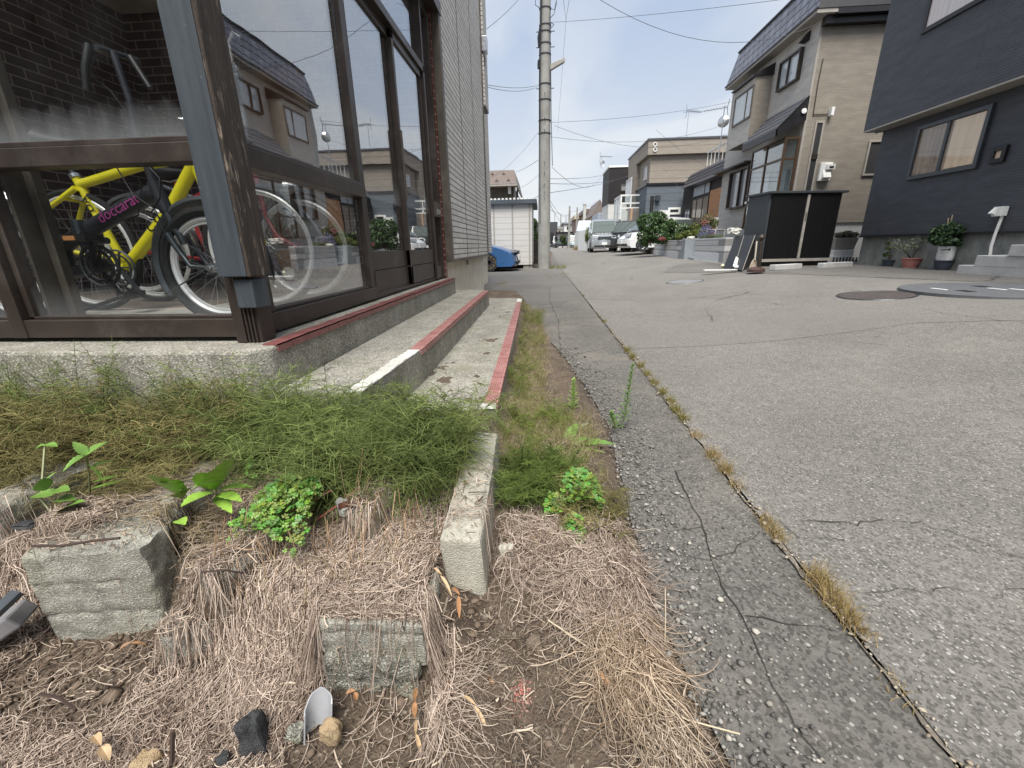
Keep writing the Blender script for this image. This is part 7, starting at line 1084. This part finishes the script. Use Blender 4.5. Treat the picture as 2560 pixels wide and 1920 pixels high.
bush('rose_bush', 'pink flowered rose bush beside the white chair', 'bush', b1.y+2.6, [(1768, 550, 0, 14, 12), (1785, 558, 0, 10, 10), (1760, 562, 0, 10, 6)], 1700, .03, (.07, .10, .02), (.22, .24, .07)); t_ = thing('rose_flowers', 'pink roses on the bush beside the white chair', 'flowers', (hY(1766, 550, b1.y+2.4)[0], b1.y+2.4, tz)); foliage(t_, 'petals', lobes(b1.y+2.4, [(1766, 548, 0, 12, 9), (1760, 558, 0, 8, 5)]), 130, .03, (.45, .13, .13), (.65, .33, .33))
rk = rock('stone', 'whitish garden boulder on top of the blue-grey pillar', 1728, 594, pz, .17, .12, .07, K['mortar'], 61); rock('stone', 'pale stone heap at the house corner behind the lavender wall', 1835, 578, 1.1, .22, .2, .13, K['mortar'], 62)
ps_ = thing('stone_edging', 'brownish stone planter edging at the left end of the garden wall', 'planter', tuple(Gz(1605, 634))); q = MB(); e0, e1 = Gz(1590, 633), Gz(1619, 640); q.bar(e0+Vx(.15, .1, .12), e1+Vx(.1, .1, .12), .3, .35); q.build('stones', brickm('brown_stone', (.22, .17, .14), (.33, .27, .23), (.1, .09, .08), .3, .3, .02), ps_, bevel=.03)
# round clipped shrub, hedge, plank fence
g = G(1482, 628); Yr = g.y+1.5; t_ = thing('round_shrub', 'yellow-green clipped oval shrub left of the silver van', 'shrub', (hY(1475, 590, Yr).x, Yr, .35)); foliage(t_, 'foliage', lobes(Yr, [(1478, 588, 0, 15, 20), (1470, 596, 0, 7, 10), (1484, 578, 0, 12, 12)]), 5000, .04, (.07, .10, .012), (.22, .29, .05)); bushstem(t_, t_.location, [hY(1478, 588, Yr)])
t_ = thing('hedge', 'tall dark green hedge between the grey shed and the pole', 'hedge', (hY(1338, 580, 22).x, 22, 0)); foliage(t_, 'foliage', lobes(22, [(1334, 560, 0, 9, 12), (1335, 590, 0, 10, 16), (1338, 615, 0, 10, 16), (1330, 575, .4, 8, 24)]), 5000, .04, (.02, .045, .015), (.08, .14, .035)); bushstem(t_, t_.location, [hY(1335, 590, 22)])
fc = thing('plank_fence', 'dark brown plank fence below the tall hedge', 'fence', (hY(1338, 620, 20.5).x, 20.5, 0)); q = MB(); x0 = hY(1326, 620, 20.5).x; zt_ = hY(1335, 602, 20.5).z
for k in range(7): q.box((x0+.075*k, 20.5, 0), (x0+.075*k+.068, 20.53, zt_+.02*(k % 2)))
q.build('planks', K['bronze'], fc); q = MB(); q.box((x0, 20.54, .4), (x0+.52, 20.58, .48)); q.build('rail', K['bronze'], fc)
t_ = thing('distant_tree', 'small bare-topped tree beside the slim pole far down the street', 'tree', (hY(1407, 600, 66).x, 66, .4)); foliage(t_, 'crown', lobes(66, [(1407, 597, 0, 7, 8), (1411, 606, 0, 6, 5)]), 700, .16, (.03, .05, .02), (.10, .14, .05)); bushstem(t_, t_.location, [hY(1407, 597, 66)], .1)
hl_ = MB(); pts_ = [(-260, 12), (-120, 26), (-40, 22), (10, 26), (60, 34), (120, 24), (260, 10)]; hl_.prism([(-260, 700, -5)]+[(x, 700, z) for x, z in pts_]+[(260, 700, -5)], (0, 60, 0)); setp(hl_.build('hills', plain('far_hills', (.06, .11, .12), 1.0, 0, .3, .02), None), kind='structure')
# ================================================================ CABINET AND SMALL THINGS ACROSS THE ROAD
zg = .255; F0, F1 = hZ(1902, 655, zg+.12), hZ(2075, 651, zg+.12); ca_ = math.atan2((F1-F0).y, (F1-F0).x); Wd = (F1-F0).length; Hc = hY(1929, 478, F0.y).z-zg
cb_ = thing('storage_cabinet', 'tall black sliding-door storage cabinet with a pale centre strip in front of the beige wall', 'storage shed', (F0.x, F0.y, zg), ca_); K['cab'] = plain('matt_black_panel', (.008, .008, .009), .6, 0, .2, 20, .2); K['cab2'] = plain('dark_slate_panel', (.055, .062, .07), .5, .2, .1, 6)
q = MB(); q.box((.0, .03, .14), (Wd, .85, Hc-.05)); q.build('carcass', K['cab2'], cb_, world=False, bevel=.006); q = MB(); q.box((-.05, -.06, Hc-.05), (Wd+.08, .92, Hc)); q.build('roof', K['cab2'], cb_, world=False, bevel=.006)
for i, (x0, x1, yo) in enumerate(((.05, Wd*.5+.0, -.0), (Wd*.5+.06, Wd-.05, .0))):
    q = MB(); q.box((x0, yo-.01, .19), (x1, yo+.025, Hc-.08)); n_ = 13
    for k in range(n_): xx = x0+.05+(x1-x0-.1)*k/(n_-1); q.box((xx-.004, yo-.018, .22), (xx+.004, yo-.01, Hc-.12))
    q.build('sliding_door', K['cab'], cb_, world=False)
q = MB(); q.box((Wd*.5-.0, -.03, .19), (Wd*.5+.06, .02, Hc-.08)); q.build('centre_strip', K['soffit'], cb_, world=False); q = MB(); q.box((Wd*.5+.015, -.045, 1.05), (Wd*.5+.04, -.03, 1.22)); q.build('handle', K['chrome'], cb_, world=False); q = MB(); q.box((0, -.03, .12), (Wd, .05, .185)); q.build('door_track', K['soffit'], cb_, world=False); q = MB(); q.box((.02, .05, .02), (Wd-.02, .8, .139)); q.build('base_frame', K['black'], cb_, world=False)
for px0, px1, py, lab in ((1935, 2001, 676, 'pale concrete block lying before the left half of the black cabinet'), (2056, 2128, 671, 'pale concrete block lying at the right foot of the black cabinet')):
    a, b2 = hZ(px0, py, zg), hZ(px1, py-4, zg); q = MB(); q.bar(a+Vx(0, .08, .055), b2+Vx(0, .08, .055), .15, .11); setp(q.build('concrete_block', K['conc_smooth'], None, bevel=.01), lab, 'concrete block')
# leaning mats, shovel, stand
K['mesh'] = plain('dark_mesh_panel', (.022, .024, .028), .55, .1, .2, 30); lm = thing('leaning_mesh_panels', 'black mesh panels with pale tie straps leaning against the cabinet end', 'panels', tuple(hZ(1840, 673, zg))); 
def lean(p0, p1, p2, p3, name, mat, off=0.0, th_=.02): q = MB(); q.prism([p0, p1, p2, p3], (0, th_, 0)); return q.build(name, mat, lm)
Yl = hZ(1840, 672, zg).y; c_ = [hZ(1809, 671, zg), hZ(1855, 676, zg), hY(1889, 588, Yl+.45), hY(1836, 590, Yl+.45)]; v_ = ((c_[3]-c_[0])+(c_[2]-c_[1]))/2; c_[3] = c_[0]+v_; c_[2] = c_[1]+v_; pnl = lean(*c_, 'panel', K['mesh']); c3 = [hZ(1855, 676, zg)+Vx(0, .03, 0), hZ(1885, 668, zg)+Vx(0, .1, 0), hY(1889, 590, Yl+.5), hY(1887, 590, Yl+.47)]; lean(*c3, 'panel', K['black'])
q = MB(); q.tube([c_[0].lerp(c_[1], .55)-Vx(0, .02, 0), c_[3].lerp(c_[2], .42)-Vx(0, .02, 0)], .006, 5); q.tube([c_[1]-Vx(0, .02, 0), c_[2]-Vx(0, .02, 0)], .006, 5); q.build('strap', K['soffit'], lm)
q = MB(); a = c_[0].lerp(c_[1], .58)-Vx(0, .05, 0); b2 = a.lerp(c_[3].lerp(c_[2], .5), .32); q.bar(a+Vx(0, 0, .04), b2, .13, .015, (0, 1, 0)); q.build('tag', K['whitepaint'], lm)
for px, py, lab in ((1806, 667, 'yellowish round float at the left foot of the mesh panels'), (1833, 669, 'left white ball at the foot of the mesh panels'), (1842, 671, 'right white ball at the foot of the mesh panels')):
    p = hZ(px, py+3, zg); q = MB(); q.lathe([(.005, 0), (.035, .02), (.048, .05), (.035, .08), (.005, .1)], p, 12); setp(q.build('float_ball', K['white'] if 'white' in lab else plain('cream_ball', (.6, .55, .36), .5), None, smooth=True), lab, 'ball')
sv = thing('snow_shovel', 'tan plastic scoop shovel standing upright against the cabinet end', 'shovel', tuple(hZ(1885, 674, zg))); Ys = hZ(1885, 674, zg).y; q = MB(); q.tube([hY(1887, 650, Ys+.05), hY(1892, 603, Ys+.12)], .016, 6); q.build('handle', K['dry2'] if False else plain('pale_handle', (.52, .46, .38), .6), sv); q = MB(); A_ = [hZ(1871, 674, zg), hZ(1892, 673, zg), hY(1893, 654, Ys+.05), hY(1886, 646, Ys+.06), hY(1879, 655, Ys+.05)]; q.prism(A_, (0, .02, 0)); q.build('blade', plain('beige_plastic', (.50, .42, .33), .5), sv, bevel=.006)
bs = thing('iron_stand', 'dark brown iron post with a ball top and round foot in front of the cabinet', 'post', tuple(hZ(1894, 678, zg))); p = hZ(1895, 680, zg); p2 = hZ(1898, 675, zg); q = MB(); q.lathe([(.17, 0), (.17, .05), (.13, .08), (.02, .1)], p+Vx(0, .1, 0), 18); q.build('foot', plain('brown_iron', (.07, .04, .035), .5), bs, smooth=True); q = MB(); tp = hY(1903, 602, p.y+.1); q.tube([p+Vx(.06, .1, .05), tp], .035, 8); q.lathe([(.01, 0), (.05, .03), (.06, .07), (.03, .11), (.005, .13)], tp, 10); q.build('post', K['bronze'], bs, smooth=True)
p = hZ(1800, 676, zg); q = MB(); q.box(p+Vx(-.35, -.05, -.0), p+Vx(.35, .07, .02)); setp(q.build('white_board', K['whitepaint'], None), 'thin white board lying flat left of the mesh panels', 'board')
# planter boxes right of the cabinet
Yp = 12.9; P1, P2 = hY(2088, 595, Yp), hY(2146, 593, Yp); P3 = hY(2090, 625, Yp); pl = thing('trough_planter', 'grey trough planter on the white crate between cabinet and dark house', 'planter', (P1.x, Yp, P3.z)); q = MB(); q._a([(P1.x+.05, Yp, P3.z), (P2.x-.05, Yp, P3.z), (P2.x-.05, Yp+.35, P3.z), (P1.x+.05, Yp+.35, P3.z), (P1.x, Yp-.04, P1.z), (P2.x, Yp-.04, P1.z), (P2.x, Yp+.4, P1.z), (P1.x, Yp+.4, P1.z)], [(0, 3, 2, 1), (4, 5, 6, 7), (0, 1, 5, 4), (1, 2, 6, 5), (2, 3, 7, 6), (3, 0, 4, 7)]); q.build('trough', K['soffit'], pl, bevel=.01)
bush('trough_plant', 'withered grey-green plant growing in the trough planter', 'plant', Yp+.15, [(2105, 588, 0, 16, 6), (2130, 588, 0, 14, 6), (2118, 584, 0, 12, 6)], 900, .035, (.06, .06, .035), (.22, .21, .15), bz=P1.z)
cr_ = thing('plastic_crate', 'white plastic crate with slotted front carrying the trough planter', 'crate', (P1.x, Yp-.1, zg)); zc = P3.z; q = MB(); q.box((P1.x-.02, Yp-.08, .42), (P2.x-.08, Yp+.35, zc-.002)); q.box((P1.x-.08, Yp-.12, .30), (P2.x-.12, Yp+.35, .42)); q.build('body', K['white'], cr_, bevel=.012); q = MB()
for k in range(8): x = P1.x-.02+.085*k; q.box((x, Yp-.124, .265), (x+.04, Yp-.118, .39))
q.build('slots', K['steel_dk'], cr_); q = MB(); q.box((P1.x-.1, Yp-.12, zg-.02), (P2.x-.1, Yp+.3, .30)); q.build('feet', K['white'], cr_)
# pots
def pot(name, label, px, py, dia, h, mat, foot=False):
    p = hZ(px, py, zg); t_ = thing(name, label, 'plant pot', tuple(p)); r_ = dia/2; q = MB(); q.lathe([(r_*.62, 0), (r_*.70, h*.12), (r_*.86, h*.6), (r_*.93, h*.92), (r_*1.04, h*.93), (r_*1.04, h), (r_*.93, h), (r_*.85, h*.8)], p, 28); q.build('bowl', mat, t_, smooth=True, ang=40); q = MB(); q.lathe([(r_*.9, h*.84), (.01, h*.85)], p, 20); q.build('potting_soil', K['soil'], t_)
    if foot: q = MB(); q.lathe([(r_*.68, -.0), (r_*.72, h*.2), (r_*.6, h*.22)], p, 24); q.build('foot_ring', mat, t_, smooth=True)
    return p
sc7 = lambda w_, p: w_/1060*(p-Vector((0, 0, CAMH))).dot(Vector(CF.tolist()))/1.33
def dia(px, py, w_): p = hZ(px, py, zg); return sc7(w_, p)
K['p_blue'] = plain('blue_green_pot', (.045, .07, .09), .5, 0, .1, 5); K['p_pink'] = plain('salmon_pot', (.50, .21, .18), .5, 0, .12, 5); K['p_dark'] = plain('slate_pot', (.055, .065, .09), .5, 0, .1, 5)
pA = pot('plant_pot', 'small blue-green bowl pot, leftmost of three by the dark house footing', 2220, 667, dia(2220, 667, 40), .15, K['p_blue']); pB = pot('plant_pot', 'wide salmon-pink pot with a footed base, middle of the three', 2273, 671, dia(2273, 671, 54), .21, K['p_pink'], True); pC = pot('plant_pot', 'slate-blue pot holding a white bag of soil, nearest to the entrance steps', 2353, 676, dia(2353, 676, 52), .19, K['p_dark'])
def leafy(name, label, p, L_, n_, ls, ca, cb, z, asp=1.0):
    t_ = thing(name, label, 'plant', tuple(p+Vx(0, 0, z))); B_ = [(*(hY(px, py, p.y+dy)), rw/1060*p.y*.95, rw/1060*p.y*.8, rh/1060*p.y) for px, py, dy, rw, rh in L_]; foliage(t_, 'foliage', B_, n_, ls, ca, cb, asp=asp); bushstem(t_, t_.location, [b[:3] for b in B_], .008); return t_
leafy('potted_seedling', 'thin three-tiered seedling in the blue-green pot', pA, [(2215, 636, 0, 7, 5), (2222, 620, 0, 8, 3), (2220, 608, 0, 6, 3)], 160, .028, (.03, .07, .015), (.14, .2, .05), .12); leafy('potted_sprigs', 'sparse pale airy plant in the salmon-pink pot', pB, [(2272, 615, 0, 18, 14), (2290, 605, 0, 14, 14), (2258, 620, 0, 14, 10), (2240, 610, .1, 12, 12)], 1100, .013, (.10, .12, .05), (.40, .42, .34), .18)
leafy('potted_shrub', 'bushy dark green shrub with two tan stakes in the bag', pC, [(2375, 575, 0, 30, 16), (2350, 595, 0, 24, 12), (2410, 565, .1, 24, 14), (2400, 590, .1, 22, 14), (2370, 605, -.05, 26, 9), (2415, 548, .1, 20, 8), (2430, 565, .1, 16, 9), (2345, 575, 0, 14, 8)], 3200, .035, (.02, .05, .025), (.10, .17, .07), .3)
zb = hY(2335, 616, pC.y).z; r_ = dia(2353, 676, 40)/2; bg_ = thing('soil_bag', 'white printed soil bag standing in the slate-blue pot', 'bag', tuple(pC+Vx(0, 0, .15))); q = MB(); q.lathe([(r_*.95, .16), (r_*1.12, .25), (r_*1.10, (zb-zg)*.8), (r_*1.16, zb-zg), (r_*1.0, zb-zg-.01)], pC, 20); q.build('bag', K['whitepaint'], bg_, smooth=True)
to = Vector((-pC.x, -pC.y, 0)).normalized(); sd_ = Vector((-to.y, to.x, 0)); q = MB(); R_ = r_*1.14
def onbag(u, z, rr): a = u/R_; d = to*math.cos(a)+sd_*math.sin(a); c = pC+d*(R_+.004)+Vx(0, 0, z); t2 = (sd_*math.cos(a)-to*math.sin(a)); return c, t2
for u, z, rx_, rz_ in [(-.07, .34, .012, .012), (-.04, .342, .012, .012), (-.012, .343, .012, .012), (.028, .347, .022, .018)]+[(-.02, .30-.022*k, .06-.006*(k % 3), .002) for k in range(6)]+[(-.03, .165, .07, .006)]:
    c, t2 = onbag(u, z*(zb-zg)/.40, 0); q.quad(*[c+t2*(rx_*math.cos(a))+Vx(0, 0, rz_*math.sin(a)) for a in [2*PI*k/10 for k in range(10)]]) if rx_ == rz_ or rx_ < .03 else q.quad(c-t2*rx_-Vx(0, 0, rz_), c+t2*rx_-Vx(0, 0, rz_), c+t2*rx_+Vx(0, 0, rz_), c-t2*rx_+Vx(0, 0, rz_))
q.build('print', plain('print_ink', (.05, .05, .07), .6), bg_)
for px, py, bx3 in ((2381, 537, 2366), (2371, 545, 2362)): q = MB(); q.tube([hY(bx3, 616, pC.y-.03), hY(px, py, pC.y-.03)], .008, 5); setp(q.build('plant_stake', K['dry2'], None), 'tan stake, %s of the pair in the potted shrub' % ('taller' if px == 2381 else 'shorter'), 'stake')
# manholes and plates
def gtilt(g):
    e = .3; return (math.atan2(float(hz(g.x, g.y+e)-hz(g.x, g.y-e)), 2*e), -math.atan2(float(hz(g.x+e, g.y)-hz(g.x-e, g.y)), 2*e), 0)
def cover(label, px, py, r_, mat, sq=False, ring=True):
    g = G(px, py); t_ = thing('manhole_cover', label, 'manhole cover', (g.x, g.y, g.z+.002)); t_.rotation_euler = gtilt(g); q = MB(); q.lathe([(r_, -.01), (r_, .012), (.01, .013)], (0, 0, 0), 40); o = q.build('plate', mat, t_, world=False)
    q = MB(); q.torus((0, 0, .004), r_+.02, .01, 'z', 40, 6); q.build('ring', K['steel_dk'], t_, world=False)
    return t_
cover('round pale iron manhole cover farthest away in the road', 1712, 705.5, .33, plain('worn_iron', (.30, .30, .30), .5, .4, .3, 20, .5, 1.0, 45)); cover('round rusty-brown manhole cover in the middle of the road', 2188, 740, .36, plain('rusty_iron', (.10, .085, .08), .6, .3, .3, 20, .5, 1.0, 45))
g = G(2490, 727); t_ = thing('septic_lid', 'large dark round lid with pale lifting slots at the right edge', 'lid', tuple(g+Vx(0, 0, .006))); t_.rotation_euler = gtilt(g); q = MB(); q.lathe([(.86, -.02), (.86, .012), (.01, .014)], (0, 0, 0), 48); q.build('plate', plain('slate_lid', (.13, .135, .145), .6, .1, .1, 10), t_, world=False); q = MB()
for (u, v_) in ((-.5, .15), (.0, .0), (.12, -.12)): q.box((u-.02, v_-.1, .013), (u+.02, v_+.1, .018))
q.build('lifting_slot', K['whitepaint'], t_, world=False); q = MB()
for (u, v_) in ((-.42, -.1), (.1, .3), (.25, -.3)): q.box((u-.05, v_-.08, .013), (u+.05, v_+.08, .016))
q.build('slot_recess', K['black'], t_, world=False)
# garden chair
ch_ = thing('garden_chair', 'white garden chair with a panelled back by the grey house corner', 'chair', (hY(1790, 570, b1.y+2.2).x, b1.y+2.2, tz), .4); q = MB()
for x, y in ((0, 0), (.45, 0), (0, .45), (.45, .45)): q.bar((x, y, 0), (x, y, .44 if y == 0 else .9), .04, .04)
q.build('leg', K['whitepaint'], ch_, world=False) if False else None
for x, y in ((0, 0), (.45, 0), (0, .45), (.45, .45)): q = MB(); q.bar((x, y, 0), (x, y, .44 if y == 0 else .92), .04, .04); q.build('leg', K['whitepaint'], ch_, world=False)
q = MB(); q.box((-.02, -.02, .44), (.47, .47, .47)); q.build('seat', K['whitepaint'], ch_, world=False); q = MB(); q.box((0, .44, .6), (.45, .46, .92)); q.build('backrest', K['whitepaint'], ch_, world=False)
